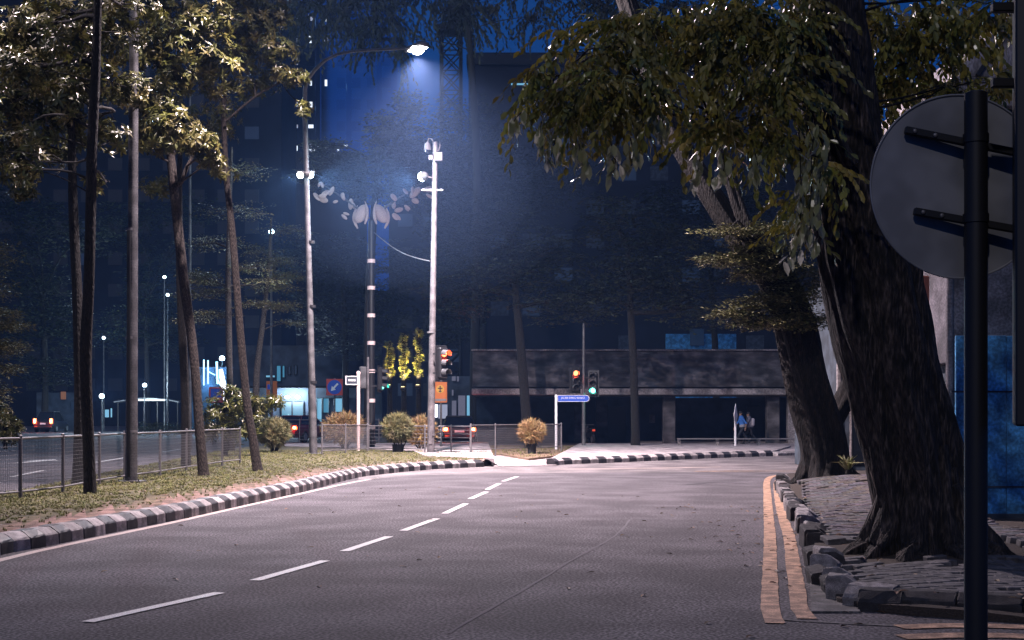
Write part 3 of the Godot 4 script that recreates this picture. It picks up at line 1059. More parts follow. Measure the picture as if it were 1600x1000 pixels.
	b.ribbon(smear(curved([Vector3(-0.464, 0, -10.203), Vector3(-0.206, 0, -11.355), Vector3(0.178, 0, -13.037), Vector3(0.705, 0, -15.507), Vector3(1.326, 0, -18.238), Vector3(1.772, 0, -21.078)], 4), 0.3), 0.03, 0.004, 0.008, 31)
	structure("crack_line", b, mat(0.115, 0.105, 0.115, 0.9), "dark sealed crack running across the asphalt")
	b = MB.new()
	b.ribbon(smear([Vector3(3.929, 0, -31.429), Vector3(4.55, 0, -32.294), Vector3(5.091, 0, -32), Vector3(5.429, 0, -31.429)], 0.3), 0.09, 0.004, 0.02, 32)
	structure("crack_line", b, mat(0.03, 0.03, 0.033, 0.6), "dark patch seam on the asphalt near the corner")

# ---------------------------------------------------------------- broken kerb and pavers on the right
func corner_height(x: float, z: float) -> float:
	var h := 0.13 + 0.02 * sin(x * 2.3 + z * 1.1) + 0.018 * sin(z * 2.1 - x)
	for e in [[Vector3(4.467, 0, -14.667), 1.3, 0.2], [Vector3(6.365, 0, -25.693), 1.5, 0.34]]:
		var d := Vector2(x - e[0].x, z - e[0].z).length()
		h += e[2] * exp(-d * d / (e[1] * e[1]))
	return h

func pavement_corner() -> void:
	var edge := [Vector3(6.835, 0, -34.175), Vector3(5.815, 0, -28.618), Vector3(5.076, 0, -24.276), Vector3(4.541, 0, -21.078), Vector3(3.98, 0, -17.868), Vector3(3.472, 0, -14.979), Vector3(3.141, 0, -13.037), Vector3(2.915, 0, -11.617), Vector3(3.097, 0, -11.355), Vector3(3.544, 0, -11.139), Vector3(3.963, 0, -10.898), Vector3(5.101, 0, -10.203)]
	# bed of soil under the pavers, uneven round the roots
	var b := MB.new()
	var far := [Vector3(7.456, 0, -36.289), Vector3(8.87, 0, -38.261), Vector3(10.667, 0, -39.111), Vector3(12.444, 0, -39.111), Vector3(13.474, 0, -37.053), Vector3(12.522, 0, -30.609), Vector3(10.323, 0, -22.71), Vector3(8.93, 0, -16.372), Vector3(8.851, 0, -14.979), Vector3(8.615, 0, -13.538), Vector3(8.421, 0, -12.351), Vector3(8.635, 0, -11.175)]
	var nu := 60
	var nv := 40
	var e2 := inset(edge, -0.22)
	var pt := func(i: int, j: int) -> Vector3:
		var p := along(e2, float(i) / nu).lerp(along(far, float(i) / nu), float(j) / nv)
		p.y = corner_height(p.x, p.z) - 0.055
		return p
	for i in nu:
		for j in nv:
			b.quad(pt.call(i, j), pt.call(i + 1, j), pt.call(i + 1, j + 1), pt.call(i, j + 1), Vector3.UP)
	for i in nu:
		var p0: Vector3 = pt.call(i, 0)
		var p1: Vector3 = pt.call(i + 1, 0)
		b.quad(p0, p1, p1 * Vector3(1, 0, 1), p0 * Vector3(1, 0, 1), Vector3(-1, 0, 0.3))
	var pave := structure("pavement", b, M.dirt, "broken brick pavement round the roots of the big trees")
	# bricks, laid in blocks that turn a little where roots push them
	var bm := []
	for k in 2:
		var bb := MB.new()
		bb.box(Vector3.ZERO, Vector3(0.205, 0.07, 0.1), Basis.IDENTITY, 0.006)
		bm.append(bb.mesh())
	var zone := flat([Vector3(6.573, 0, -31.712), Vector3(7.925, 0, -32.897), Vector3(8.626, 0, -30.609), Vector3(6.916, 0, -22.71), Vector3(6.244, 0, -17.171), Vector3(5.333, 0, -13.037), Vector3(4.103, 0, -11.282), Vector3(3.636, 0, -11.429), Vector3(3.126, 0, -11.617), Vector3(2.994, 0, -11.932), Vector3(3.237, 0, -13.538), Vector3(3.52, 0, -15.304), Vector3(4.054, 0, -18.429), Vector3(4.651, 0, -21.863), Vector3(5.381, 0, -26.074)])
	var turn := -0.13
	var ux := Vector2(cos(turn), sin(turn))
	var uz := Vector2(-sin(turn), cos(turn))
	var org := Vector2(5.0, -18.0)
	var near := []
	var r := RandomNumberGenerator.new()
	r.seed = 77
	for j in range(-130, 130):
		for i in range(-40, 40):
			var c2: Vector2 = org + ux * (i * 0.213 + (0.1065 if j % 2 else 0.0)) + uz * j * 0.107
			if not Geometry2D.is_point_in_polygon(c2, zone) or r.randf() < 0.04:
				continue
			var t1 := c2.distance_to(Vector2(Vector3(4.18, 0, -14.367).x, Vector3(4.18, 0, -14.367).z))
			var t2 := c2.distance_to(Vector2(Vector3(6.56, 0, -29.333).x, Vector3(6.56, 0, -29.333).z))
			if t1 < 0.95 + 0.2 * sin(c2.x * 9.0) or t2 < 0.95 + 0.25 * sin(c2.y * 5.0) or r.randf() < 0.5 * exp(-(minf(t1, t2) - 0.95) * 2.5):
				continue
			var tilt := Basis(Vector3.UP, -turn + r.randf_range(-0.03, 0.03))
			var hx := (corner_height(c2.x + 0.1, c2.y) - corner_height(c2.x - 0.1, c2.y)) / 0.2
			var hz := (corner_height(c2.x, c2.y + 0.1) - corner_height(c2.x, c2.y - 0.1)) / 0.2
			var up := Vector3(-hx + r.randf_range(-0.022, 0.022), 1, -hz + r.randf_range(-0.022, 0.022)).normalized()
			var sx := tilt.x.slide(up).normalized()
			near.append([c2.length(), Transform3D(Basis(sx, up, sx.cross(up)), Vector3(c2.x, corner_height(c2.x, c2.y) - 0.03 + r.randf_range(-0.004, 0.004), c2.y))])
	near.sort_custom(func(p, q): return p[0] < q[0])
	var rest := []
	for k in near.size():
		if k < 290:
			var m := mi("paver", bm[0], M["paver%d" % (r.randi() % 3)], pave)
			m.transform = near[k][1]
		else:
			rest.append(near[k][1])
	var pm: StandardMaterial3D = M.paver1.duplicate()
	pm.vertex_color_use_as_albedo = true
	scatter("pavers", bm[1], pm, rest, tints(Color(1.05, 1.05, 1.05), 0.22, 5), pave)
	# larger worn slabs beside the kerb
	for e in [[1292, 822, 0.55, 0.5], [1312, 850, 0.6, 0.4], [1330, 800, 0.8, 0.45], [1350, 842, 0.9, 0.35], [1330, 872, 0.6, 0.35]]:
		var c3 := ground_at(e[0], e[1])
		b = MB.new()
		b.box(Vector3.ZERO, Vector3(e[2], 0.06, e[3]), Basis.IDENTITY, 0.01)
		var m := obj("paving_slab", b, M["paver%d" % (r.randi() % 3)], pave)
		m.transform = Transform3D(Basis(Vector3.UP, r.randf_range(-0.2, 0.2)) * Basis(Vector3.RIGHT, r.randf_range(-0.1, 0.1)) * Basis(Vector3.BACK, r.randf_range(-0.1, 0.1)), Vector3(c3.x, corner_height(c3.x, c3.z) - 0.035, c3.z))
	# kerb blocks: pushed up, tilted, faded stripes
	var o := Node3D.new()
	put(o, "kerb_right", self)
	o.set_meta("kind", "structure")
	o.set_meta("label", "crooked faded striped kerb heaved up by tree roots on the right")
	var line := [Vector3(6.171, 0, -31.429), Vector3(5.543, 0, -27.717), Vector3(4.966, 0, -24.276), Vector3(4.591, 0, -21.863), Vector3(4.162, 0, -19.235), Vector3(3.696, 0, -16.526), Vector3(3.318, 0, -14.367), Vector3(3.071, 0, -12.894), Vector3(2.912, 0, -11.733)]
	var spots := smear(line, 0.36)
	var vars := [kerb_block(0.345, 0.2, 0.27, 0.008, 4), kerb_block(0.34, 0.2, 0.27, 0.009, 5), kerb_block(0.35, 0.2, 0.27, 0.008, 6)]
	for i in spots.size() - 1:
		var a: Vector3 = spots[i]
		var z: Vector3 = spots[i + 1]
		var dir := (z - a).normalized()
		var side := Vector3(-dir.z, 0, dir.x)
		var out_z := a.z
		var wild := 1.0 if i < 12 or i > 22 else 0.5
		var m := mi("kerb_block", vars[r.randi() % 3], M[("kerb_dim%d" if i % 2 else "kerb_old%d") % (r.randi() % 3)], o)
		if wild > 0.5 and r.randf() < 0.12:
			m.visible = false
		m.transform = Transform3D(Basis(side, Vector3.UP, side.cross(Vector3.UP)) * Basis(Vector3.BACK, r.randf_range(-0.22, 0.12) * wild) * Basis(Vector3.RIGHT, r.randf_range(-0.16, 0.16) * wild) * Basis(Vector3.UP, r.randf_range(-0.2, 0.2) * wild), (a + z) * 0.5 + side * r.randf_range(-0.06, 0.06) * wild + Vector3(0, r.randf_range(-0.03, 0.05) * wild, 0))
	# the two big stones that have been pushed out at the corner
	for e in [[Vector3(2.877, 0, -11.466), 0.40, 0.95, -0.02, 0.1, "kerb_old1"], [Vector3(2.944, 0, -11.282), 0.34, 1.25, -0.03, 0.05, "kerb_dim1"]]:
		var m := mi("kerb_block", kerb_block(e[1], 0.21, 0.27, 0.006, 19), M[e[5]], o)
		m.transform = Transform3D(Basis(Vector3.UP, e[2]) * Basis(Vector3.BACK, e[4]), e[0] + Vector3(0, e[3] - 0.02, 0))
	# low kerb that runs to the right along the side street
	var side_line := [Vector3(3.046, 0, -11.318), Vector3(3.443, 0, -11.139), Vector3(3.788, 0, -10.966), Vector3(4.208, 0, -10.765), Vector3(4.748, 0, -10.445)]
	spots = smear(side_line, 0.5)
	for i in spots.size() - 1:
		var dir: Vector3 = (spots[i + 1] - spots[i]).normalized()
		var sd := Vector3(dir.z, 0, -dir.x)
		var m := mi("kerb_block", kerb_block(0.49, 0.17, 0.25, 0.008, 30 + i), M["kerb_dim%d" % (i % 3)], o)
		m.transform = Transform3D(Basis(sd, Vector3.UP, sd.cross(Vector3.UP)), (spots[i] + spots[i + 1]) * 0.5)
	# gutter of concrete slabs between the yellow line and the kerb
	var gut := Node3D.new()
	put(gut, "gutter", self)
	gut.set_meta("kind", "structure")
	gut.set_meta("label", "stained concrete gutter slabs with dark joints beside the broken kerb")
	var gl := [Vector3(6.057, 0, -31.429), Vector3(5.478, 0, -28.16), Vector3(4.913, 0, -24.965), Vector3(4.474, 0, -22.42), Vector3(4.078, 0, -20.114), Vector3(3.653, 0, -17.778), Vector3(3.264, 0, -15.644), Vector3(2.818, 0, -13.333), Vector3(2.377, 0, -11.175)]
	var gr := [Vector3(6.2, 0, -31.429), Vector3(5.645, 0, -28.16), Vector3(5.106, 0, -24.965), Vector3(4.698, 0, -22.42), Vector3(4.334, 0, -20.114), Vector3(3.943, 0, -17.778), Vector3(3.577, 0, -15.644), Vector3(3.164, 0, -13.333), Vector3(2.768, 0, -11.175)]
	for i in gl.size() - 1:
		b = MB.new()
		b.prism([gl[i].lerp(gl[i + 1], 0.035), gr[i].lerp(gr[i + 1], 0.035), gr[i].lerp(gr[i + 1], 0.975), gl[i].lerp(gl[i + 1], 0.975)], -0.02, 0.012 + 0.006 * (i % 2))
		obj("gutter_slab", b, M.gutter, gut)

func ground_at(x: float, y: float) -> Vector3:
	var d := 3520.0 / (y - 645.0)
	return Vector3((x - 800.0) * d / 2200.0, 0, -d)

# ---------------------------------------------------------------- lamps
func pole(called: String, label: String, category: String, base: Vector3, top: Vector3, r0: float, r1: float, m: Material, group := "") -> Node3D:
	var o := thing(called, label, category, base, 0.0, group)
	var b := MB.new()
	var pts := []
	var rad := []
	for i in 6:
		pts.append((top - base) * (i / 5.0))
		rad.append(lerpf(r0, r1, i / 5.0))
	b.tube(pts, rad, 14)
	obj("pole", b, m, o)
	b = MB.new()
	b.box(Vector3(0, 0.21, 0), Vector3(r0 * 4.0, 0.03, r0 * 4.0), Basis.IDENTITY, 0.004)
	for k in 4:
		b.rod(Vector3(r0 * 1.6 * (1 if k % 2 else -1), 0.2, r0 * 1.6 * (1 if k > 1 else -1)), Vector3(r0 * 1.6 * (1 if k % 2 else -1), 0.27, r0 * 1.6 * (1 if k > 1 else -1)), 0.014)
	obj("base_plate", b, m, o)
	return o

func lamp_head(o: Node3D, at: Vector3, yaw: float, size: Vector3, tilt: float, lens: Material) -> Basis:
	var bas := Basis(Vector3.UP, yaw) * Basis(Vector3.BACK, tilt)
	var b := MB.new()
	b.box(at + bas * Vector3(0, size.y * 0.5, 0), size, bas, size.y * 0.35)
	b.box(at + bas * Vector3(-size.x * 0.55, size.y * 0.45, 0), Vector3(size.x * 0.25, size.y * 0.6, size.z * 0.45), bas, size.y * 0.15)
	var hd := obj("lamp_head", b, M.steel, o)
	b = MB.new()
	b.box(at + bas * Vector3(0.02, -0.012, 0), Vector3(size.x * 0.8, 0.022, size.z * 0.78), bas, 0.006)
	obj("lamp_lens", b, lens, hd)
	return bas

func lamps() -> void:
	# the near pole: its arm and head are above the picture, over the road
	var base := Vector3(-7.74, 0, -28.618)
	var top := Vector3(-7.662 , 13.2, Vector3(-7.662, 9.991, -28.62).z)
	var o := pole("street_lamp", "weathered steel lamp post with a dark cable strip, in the grass by the left fence", "street lamp", base, Vector3(-7.66, 13.2, base.z), 0.125, 0.075, M.steel, "street lamp posts along the left kerb")
	var b := MB.new()
	b.box(Vector3(-0.02, 2.8, 0.118), Vector3(0.07, 5.0, 0.03), Basis.IDENTITY, 0.006)
	obj("cable_duct", b, M.black, o)
	for y in [1.2, 3.1, 5.3, 8.2]:
		b = MB.new()
		b.tube([Vector3(0, y, 0), Vector3(0, y + 0.05, 0)], [0.132 - y * 0.003, 0.132 - y * 0.003], 14)
		obj("strap", b, M.galv, o)
	var arm := []
	for s in [1.0, -1.0]:
		arm = []
		for i in 9:
			var t := i / 8.0
			arm.append(Vector3(0.08 + s * 3.0 * t, 13.1 + 0.9 * sin(t * PI * 0.5), (0.2 if s > 0.0 else 2.6) * t))
		b = MB.new()
		b.tube(arm, [0.06, 0.058, 0.055, 0.052, 0.05, 0.047, 0.045, 0.042, 0.04], 10)
		obj("arm", b, M.steel, o)
		lamp_head(o, Vector3(s * 3.5, 13.95, 0.2 if s > 0.0 else 3.0), 0.0 if s > 0.0 else PI + 0.7, Vector3(0.75, 0.14, 0.3), 0.05, M.lamp_glow)
		spot(o, Vector3(s * 3.5, 13.88, 0.2 if s > 0.0 else 3.0), Vector3(0.42 * s, -1, 0.0), LAMP, 880.0 if s > 0.0 else 170.0, 73.0, 0.14, 1.0)

	# the tall pole with a curved arm
	base = Vector3(-6.795, 0, -48.219)
	var p2 := Vector3(-7.101, 12.23, -48.22)
	o = pole("street_lamp", "tall thin lamp post with a long curved arm and one lit lamp over the junction", "street lamp", base, p2, 0.14, 0.08, M.steel, "street lamp posts along the left kerb")
	arm = []
	for p in [Vector3(-7.101, 12.23, -48.22), Vector3(-7.069, 12.696, -48.15), Vector3(-6.96, 12.967, -48), Vector3(-6.678, 13.221, -47.7), Vector3(-6.278, 13.446, -47.3), Vector3(-5.829, 13.513, -46.8), Vector3(-5.208, 13.465, -46.2), Vector3(-4.334, 13.311, -45.4), Vector3(-3.229, 13.094, -44.4)]:
		arm.append(p - base)
	b = MB.new()
	b.tube(arm, [0.08, 0.07, 0.065, 0.06, 0.055, 0.05, 0.048, 0.045, 0.042], 10)
	obj("arm", b, M.steel, o)
	for y in [2.6, 5.2, 7.4]:
		b = MB.new()
		b.tube([Vector3(-0.01 * y, y, 0), Vector3(-0.01 * y, y + 0.09, 0)], [0.15 - y * 0.004, 0.15 - y * 0.004], 14)
		obj("strap", b, M.black, o)
	var lp := Vector3(-2.973, 13.012, -44.2) - base
	lamp_head(o, lp, -0.78, Vector3(0.8, 0.16, 0.36), 0.06, M.lamp_glow)
	b = MB.new()
	b.ball(lp + Vector3(0, -0.01, 0), Vector3(0.22, 0.15, 0.22), 8, 14)
	obj("lamp_bowl", b, M.lamp_glow, o)
	spot(o, lp + Vector3(0, -0.2, 0), Vector3(0.12, -1, -0.15), LAMP, 1150.0, 76.0, 0.15, 1.0)
	var fl := Vector3(-7.058, 9.732, -48.22) - base
	b = MB.new()
	b.box(fl + Vector3(0, 0.12, 0), Vector3(0.62, 0.06, 0.1), Basis.IDENTITY, 0.01)
	obj("floodlight_bracket", b, M.steel, o)
	flood(o, fl + Vector3(-0.125, 0, 0.2), Vector3(-0.5, -0.5, 0.6), 0.115, 40.0)
	flood(o, fl + Vector3(0.125, 0, 0.2), Vector3(0.9, -0.25, -0.35), 0.12, 95.0)

	# the pole with the cameras, a floodlight and the traffic light
	base = Vector3(-2.862, 0, -49.577)
	o = pole("camera_pole", "pale grey steel pole carrying a surveillance camera, a box, a floodlight and traffic lights", "camera pole", base, Vector3(-2.704, 11.133, -49.58), 0.135, 0.085, M.pole_pale)
	var q := Vector3(-2.975, 10.908, -49.58) - base
	b = MB.new()
	b.tube([q + Vector3(0.21, 0.14, 0), q + Vector3(0.16, 0.33, 0), q + Vector3(0.04, 0.36, 0), q + Vector3(0, 0.2, 0)], [0.02, 0.02, 0.02, 0.02], 7)
	obj("camera_bracket", b, M.pole_pale, o)
	b = MB.new()
	b.tube([q + Vector3(0.27, -0.1, 0), q + Vector3(0.4, -0.06, 0), q + Vector3(0.44, 0.1, 0), q + Vector3(0.43, 0.22, 0)], [0.02, 0.02, 0.02, 0.015], 7)
	obj("camera_bracket", b, M.pole_pale, o)
	b = MB.new()
	b.tube([q + Vector3(0, 0.22, 0), q + Vector3(0, 0.16, 0), q + Vector3(0, -0.06, 0)], [0.05, 0.1, 0.14], 14)
	var dm := obj("dome_camera", b, M.pole_pale, o)
	b = MB.new()
	b.ball(q + Vector3(0, -0.06, 0), Vector3(0.11, 0.12, 0.11))
	obj("dome_glass", b, M.car_glass, dm)
	q = Vector3(-2.659, 10.592, -49.58) - base
	b = MB.new()
	b.box(q + Vector3(0.08, 0, 0.12), Vector3(0.28, 0.3, 0.2), Basis.IDENTITY, 0.015)
	obj("control_box", b, M.pole_pale, o)
	b = MB.new()
	b.box(q + Vector3(-0.2, -0.02, 0.06), Vector3(0.14, 0.16, 0.16), Basis.IDENTITY, 0.012)
	obj("control_box", b, M.galv, o)
	q = Vector3(-3.087, 9.893, -49.58) - base
	b = MB.new()
	b.rod(q + Vector3(0.32, -0.02, 0), q + Vector3(0.05, 0.02, 0), 0.03)
	obj("floodlight_bracket", b, M.pole_pale, o)
	flood(o, q + Vector3(0, 0, 0.22), Vector3(-0.9, -0.2, -0.4), 0.17, 120.0)
	q = Vector3(-2.749, 9.443, -49.58) - base
	b = MB.new()
	b.box(q + Vector3(-0.06, 0, 0), Vector3(0.75, 0.05, 0.06), Basis.IDENTITY, 0.01)
	obj("cross_bar", b, M.white_enamel, o)
	for y in [0.8, 4.4]:
		b = MB.new()
		b.tube([Vector3(0.02, y, 0), Vector3(0.02, y + 0.06, 0)], [0.15, 0.15], 14)
		obj("strap", b, M.galv, o)
	b = MB.new()
	b.box(Vector3(0.0, 0.75, 0.135), Vector3(0.12, 0.5, 0.03), Basis.IDENTITY, 0.008)
	obj("hatch", b, M.pole_pale, o)

	# the wire between the flower post and that pole
	b = MB.new()
	var a := Vector3(-5.665, 8.996, -57.7)
	var z := Vector3(-2.907, 6.941, -49.58)
	var wp := []
	for i in 15:
		var t := i / 14.0
		wp.append(a.lerp(z, t) + Vector3(0, -0.22 * sin(t * PI), 0))
	var wr := []
	wr.resize(15)
	wr.fill(0.022)
	b.tube(wp, wr, 5)
	tag(obj("overhead_wire", b, M.galv), "thin sagging wire from the flower-topped post to the camera pole", "wire")

	flower_post()
	mist(Vector3(-2.6, 10.2, -44.2), Vector3(11, 10, 11), 0.0008)
	mist(Vector3(-4.8, 9.4, -48.6), Vector3(11, 7, 7), 0.0018)
	# lamps far off: each a lit globe on a thin post
	far_lamp(Vector3(-12.818, 11.248, -75), 0.15, M.lamp_far, 55.0, "lit globe lamp on a tall post behind the leaning thin tree", true)
	far_lamp(Vector3(-13.718, 17.091, -60), 0.17, M.lamp_blue, 120.0, "bright lamp on a tall post shining through the leaves of the left trees", true)
	far_lamp(Vector3(-29.618, 13.164, -120), 0.14, M.lamp_far, 22.0, "higher of two small distant lamps right of the weathered lamp post", false)
	far_lamp(Vector3(-26.9, 10.8, -110), 0.13, M.lamp_far, 18.0, "lower of two small distant lamps right of the weathered lamp post", false)
	far_lamp(Vector3(-36.25, 8.248, -125), 0.14, M.lamp_far, 22.0, "small distant lamp high between the dark double trunk and the weathered lamp post", false)
	far_lamp(Vector3(-32.05, 2.9, -110), 0.20, M.lamp_far, 50.0, "low distant globe lamp just right of the dark double trunk", false)
	far_lamp(Vector3(-28.7, 3.75, -110), 0.17, M.lamp_far, 50.0, "low distant globe lamp above the far hedge", false)
	far_lamp(Vector3(-21.62, 5.657, -105), 0.2, M.lamp_far, 30.0, "round lamp over the neon tubes behind the left trees", false)

func mist(at: Vector3, size: Vector3, density: float) -> void:
	var f := FogVolume.new()
	f.shape = RenderingServer.FOG_VOLUME_SHAPE_ELLIPSOID
	f.size = size
	var m := FogMaterial.new()
	m.density = density
	m.albedo = lin(0.34, 0.54, 1.0)
	f.material = m
	put(f, "mist", self)
	f.position = at
	f.set_meta("kind", "stuff")
	f.set_meta("label", "thin night mist glowing round the junction lamps")

func flood(o: Node3D, at: Vector3, dir: Vector3, r: float, power: float) -> void:
	dir = dir.normalized()
	var bas := Basis.looking_at(dir, Vector3.UP)
	var b := MB.new()
	b.tube([at - dir * 0.14, at - dir * 0.08, at + dir * 0.03], [r * 0.45, r * 0.85, r * 1.05], 16)
	var hd := obj("floodlight", b, M.steel, o)
	b = MB.new()
	b.ball(at + dir * 0.05, Vector3.ONE * r, 10, 16, bas)
	obj("floodlight_lens", b, M.lamp_blue, hd)
	spot(o, at + dir * (r + 0.12), dir, COOL, power, 62.0, r * 0.6, 0.9)

func far_lamp(at: Vector3, r: float, m: Material, power: float, label: String, lit: bool) -> void:
	var o := thing("far_lamp", label, "street lamp", Vector3(at.x, 0, at.z), 0.0, "small lamps in the distance")
	var b := MB.new()
	b.tube([Vector3.ZERO, Vector3(0, at.y - r * 1.1, 0)], [0.08, 0.05], 8)
	obj("post", b, M.steel, o)
	b = MB.new()
	b.tube([Vector3(0, at.y - r * 1.25, 0), Vector3(0, at.y - r * 0.7, 0)], [0.05, r * 0.7], 10)
	obj("collar", b, M.steel, o)
	b = MB.new()
	b.ball(Vector3(0, at.y, 0), Vector3.ONE * r, 8, 12)
	obj("lamp_globe", b, m, o)
	omni(o, Vector3(0, at.y, 0), COOL, power, r * 0.6)

func flower_post() -> void:
	var d := 57.7
	var base := Vector3(-5.77, 0, -57.705)
	var o := thing("flower_post", "tall dark banded post with pale flower shapes spreading in a V at its top", "decorative post", base)
	var b := MB.new()
	b.tube([Vector3.ZERO, Vector3(-5.77, 9.468, -57.7) - base], [0.15, 0.13], 14)
	obj("pole", b, M.black, o)
	for y in [408, 450, 493, 536, 580, 626, 667]:
		var p := ground_lift(580, y, d) - base
		b = MB.new()
		b.tube([p - Vector3(0, 0.075, 0), p + Vector3(0, 0.075, 0)], [0.165, 0.165], 16)
		obj("band", b, M.band, o)
	# two arms, each with buds, petals and leaves
	var r := RandomNumberGenerator.new()
	r.seed = 12
	for s in [-1.0, 1.0]:
		b = MB.new()
		var pts := []
		for i in 9:
			var t := i / 8.0
			pts.append(Vector3(s * (0.1 + 2.1 * t), 9.55 + 1.55 * pow(t, 0.85), 0.1 * sin(t * 6.0)))
		b.tube(pts, [0.06, 0.055, 0.05, 0.045, 0.04, 0.036, 0.032, 0.028, 0.02], 8)
		obj("arm", b, M.steel, o)
		b = MB.new()
		var q := Vector3(s * 0.36, 9.72, 0.1)
		b.ball(q + Vector3(s * 0.04, 0.02, 0), Vector3(0.26, 0.42, 0.18), 8, 14, Basis(Vector3.BACK, -s * -0.55))
		obj("bud", b, M.petal, o)
		for k in 2:
			b = MB.new()
			var cv := []
			for i in 7:
				var t := i / 6.0
				cv.append(q + Vector3(-s * (0.12 + 0.10 * sin(t * PI)) * (1.0 if k == 0 else -1.6), -0.42 + 0.95 * t - 0.15 * k, 0.12 - 0.2 * k))
			b.tube(cv, [0.03, 0.06, 0.07, 0.065, 0.055, 0.04, 0.012], 7)
			obj("petal", b, M.petal, o)
		for e in [[0.85, 10.2, 4, 0.22], [1.2, 10.5, 3, 0.15], [1.6, 10.75, 4, 0.24], [2.05, 11.0, 3, 0.17]]:
			for k in e[2]:
				b = MB.new()
				var a := r.randf_range(-0.9, 2.4)
				var c := Vector3(s * e[0], e[1] - 0.35, 0.1) + Vector3(s * cos(a) * 0.26 + r.randf_range(-0.12, 0.12), sin(a) * 0.3, r.randf_range(-0.25, 0.25))
				var ps: float = e[3] * r.randf_range(0.6, 1.25)
				b.ball(c, Vector3(ps * r.randf_range(0.4, 0.7), ps, 0.05), 6, 10, Basis(Vector3.BACK, a - PI * 0.5) * Basis(Vector3.UP, r.randf_range(-0.8, 0.8)))
				obj("petal", b, M.petal, o)

func ground_lift(x: float, y: float, d: float) -> Vector3:
	return Vector3((x - 800.0) * d / 2200.0, 1.6 + (645.0 - y) * d / 2200.0, -d)

# ---------------------------------------------------------------- fences
func fence(label: String, pts: Array, heights: Array, gap: float, post_r: float, wires := true, group := "") -> Node3D:
	var o := thing("mesh_fence", label, "fence", pts[0], 0.0, group)
	var base: Vector3 = pts[0]
	for i in pts.size():
		var p: Vector3 = pts[i] - base
		p.y = pts[i].y
		var b := MB.new()
		b.tube([Vector3(p.x, 0, p.z), Vector3(p.x, heights[i] + 0.04, p.z)], [post_r, post_r], 8)
		b.ball(Vector3(p.x, heights[i] + 0.04, p.z), Vector3(post_r * 1.15, post_r * 0.7, post_r * 1.15), 4, 8)
		obj("post", b, M.galv, o)
	for i in pts.size() - 1:
		var a: Vector3 = pts[i] - base
		var z: Vector3 = pts[i + 1] - base
		var l := a.distance_to(z)
		var b := MB.new()
		b.rod(Vector3(a.x, heights[i], a.z), Vector3(z.x, heights[i + 1], z.z), post_r * 0.72, 8)
		obj("rail", b, M.galv, o)
		b = MB.new()
		b.rod(Vector3(a.x, 0.3, a.z), Vector3(z.x, 0.3, z.z), post_r * 0.6, 8)
		obj("rail", b, M.galv, o)
		b = MB.new()
		var n := int(l / gap)
		if wires:
			for k in range(1, n):
				var p := a.lerp(z, float(k) / n)
				var h := lerpf(heights[i], heights[i + 1], float(k) / n)
				b.rod(Vector3(p.x, 0.3, p.z), Vector3(p.x, h, p.z), 0.0036, 3)
		var rows := 13 if wires else 6
		for k in range(1, rows):
			var t := float(k) / rows
			b.rod(Vector3(a.x, lerpf(0.3, heights[i], t), a.z), Vector3(z.x, lerpf(0.3, heights[i + 1], t), z.z), 0.0036 if wires else 0.009, 3)
		stuff(obj("wire_mesh", b, M.wire, o))
	return o

func fences() -> void:
	var hs := [1.18, 1.18, 1.18, 1.17, 1.17, 1.16, 1.16, 1.15, 1.15, 1.14]
	fence("long galvanised wire mesh fence along the grass median beside the left carriageway", [Vector3(-8.719, 0, -21.078), Vector3(-8.084, 0, -23.158), Vector3(-7.91, 0, -24.789), Vector3(-8, 0, -27.287), Vector3(-8, 0, -29.091), Vector3(-7.857, 0, -31.429), Vector3(-7.831, 0, -33.846), Vector3(-7.711, 0, -37.447), Vector3(-7.556, 0, -39.111)], hs, 0.055, 0.03, true, "wire mesh fences")
	fence("dense grey mesh fence panel in front of the pale grassy bush", [Vector3(-6.51, 0, -48.219), Vector3(-5.818, 0, -49.231), Vector3(-5.241, 0, -51.014)], [1.18, 1.17, 1.16], 0.028, 0.03, true, "wire mesh fences")
	fence("open wire fence across the far side of the footpath behind the tall lamp post", [Vector3(-11.704, 0, -65.185), Vector3(-10.215, 0, -67.692), Vector3(-8.471, 0, -69.02), Vector3(-6.279, 0, -66.415)], [1.26, 1.26, 1.26, 1.26], 0.1, 0.028, false, "wire mesh fences")
	fence("short wire fence beside the foot of the camera pole", [Vector3(-5.271, 0, -51.765), Vector3(-3.131, 0, -50.647), Vector3(-2.187, 0, -50.647), Vector3(-1.475, 0, -49.929)], [1.12, 1.12, 1.12, 1.12], 0.1, 0.028, false, "wire mesh fences")
	fence("framed wire fence behind the small round bush at the dropped crossing", [Vector3(-1.442, 0, -49.577), Vector3(-0.603, 0, -51.014), Vector3(1.895, 0, -54.154)], [1.16, 1.16, 1.16], 0.04, 0.03, true, "wire mesh fences")
	# hand rail on concrete posts along the walkway
	var o := thing("hand_rail", "silver hand rail on short concrete posts along the dark walkway", "railing", Vector3(7.564, 0, -64))
	var base := o.position
	var b := MB.new()
	var a := Vector3(7.271, 0, -62.0)
	b.rod(Vector3(a.x - base.x, 1.36 - 0.93, a.z - base.z) + Vector3(0, 0.02, 0), Vector3(13.02 - base.x, 0.45, -62.0 - base.z), 0.035, 8)
	obj("rail", b, M.galv, o)
	for x in [1061, 1121, 1186, 1256]:
		b = MB.new()
		b.box(Vector3((x - 800.0) * 62.2 / 2200.0 - base.x, 0.28, -62.2 - base.z), Vector3(0.13, 0.4, 0.13), Basis.IDENTITY, 0.01)
		obj("post", b, M.concrete_ledge, o)

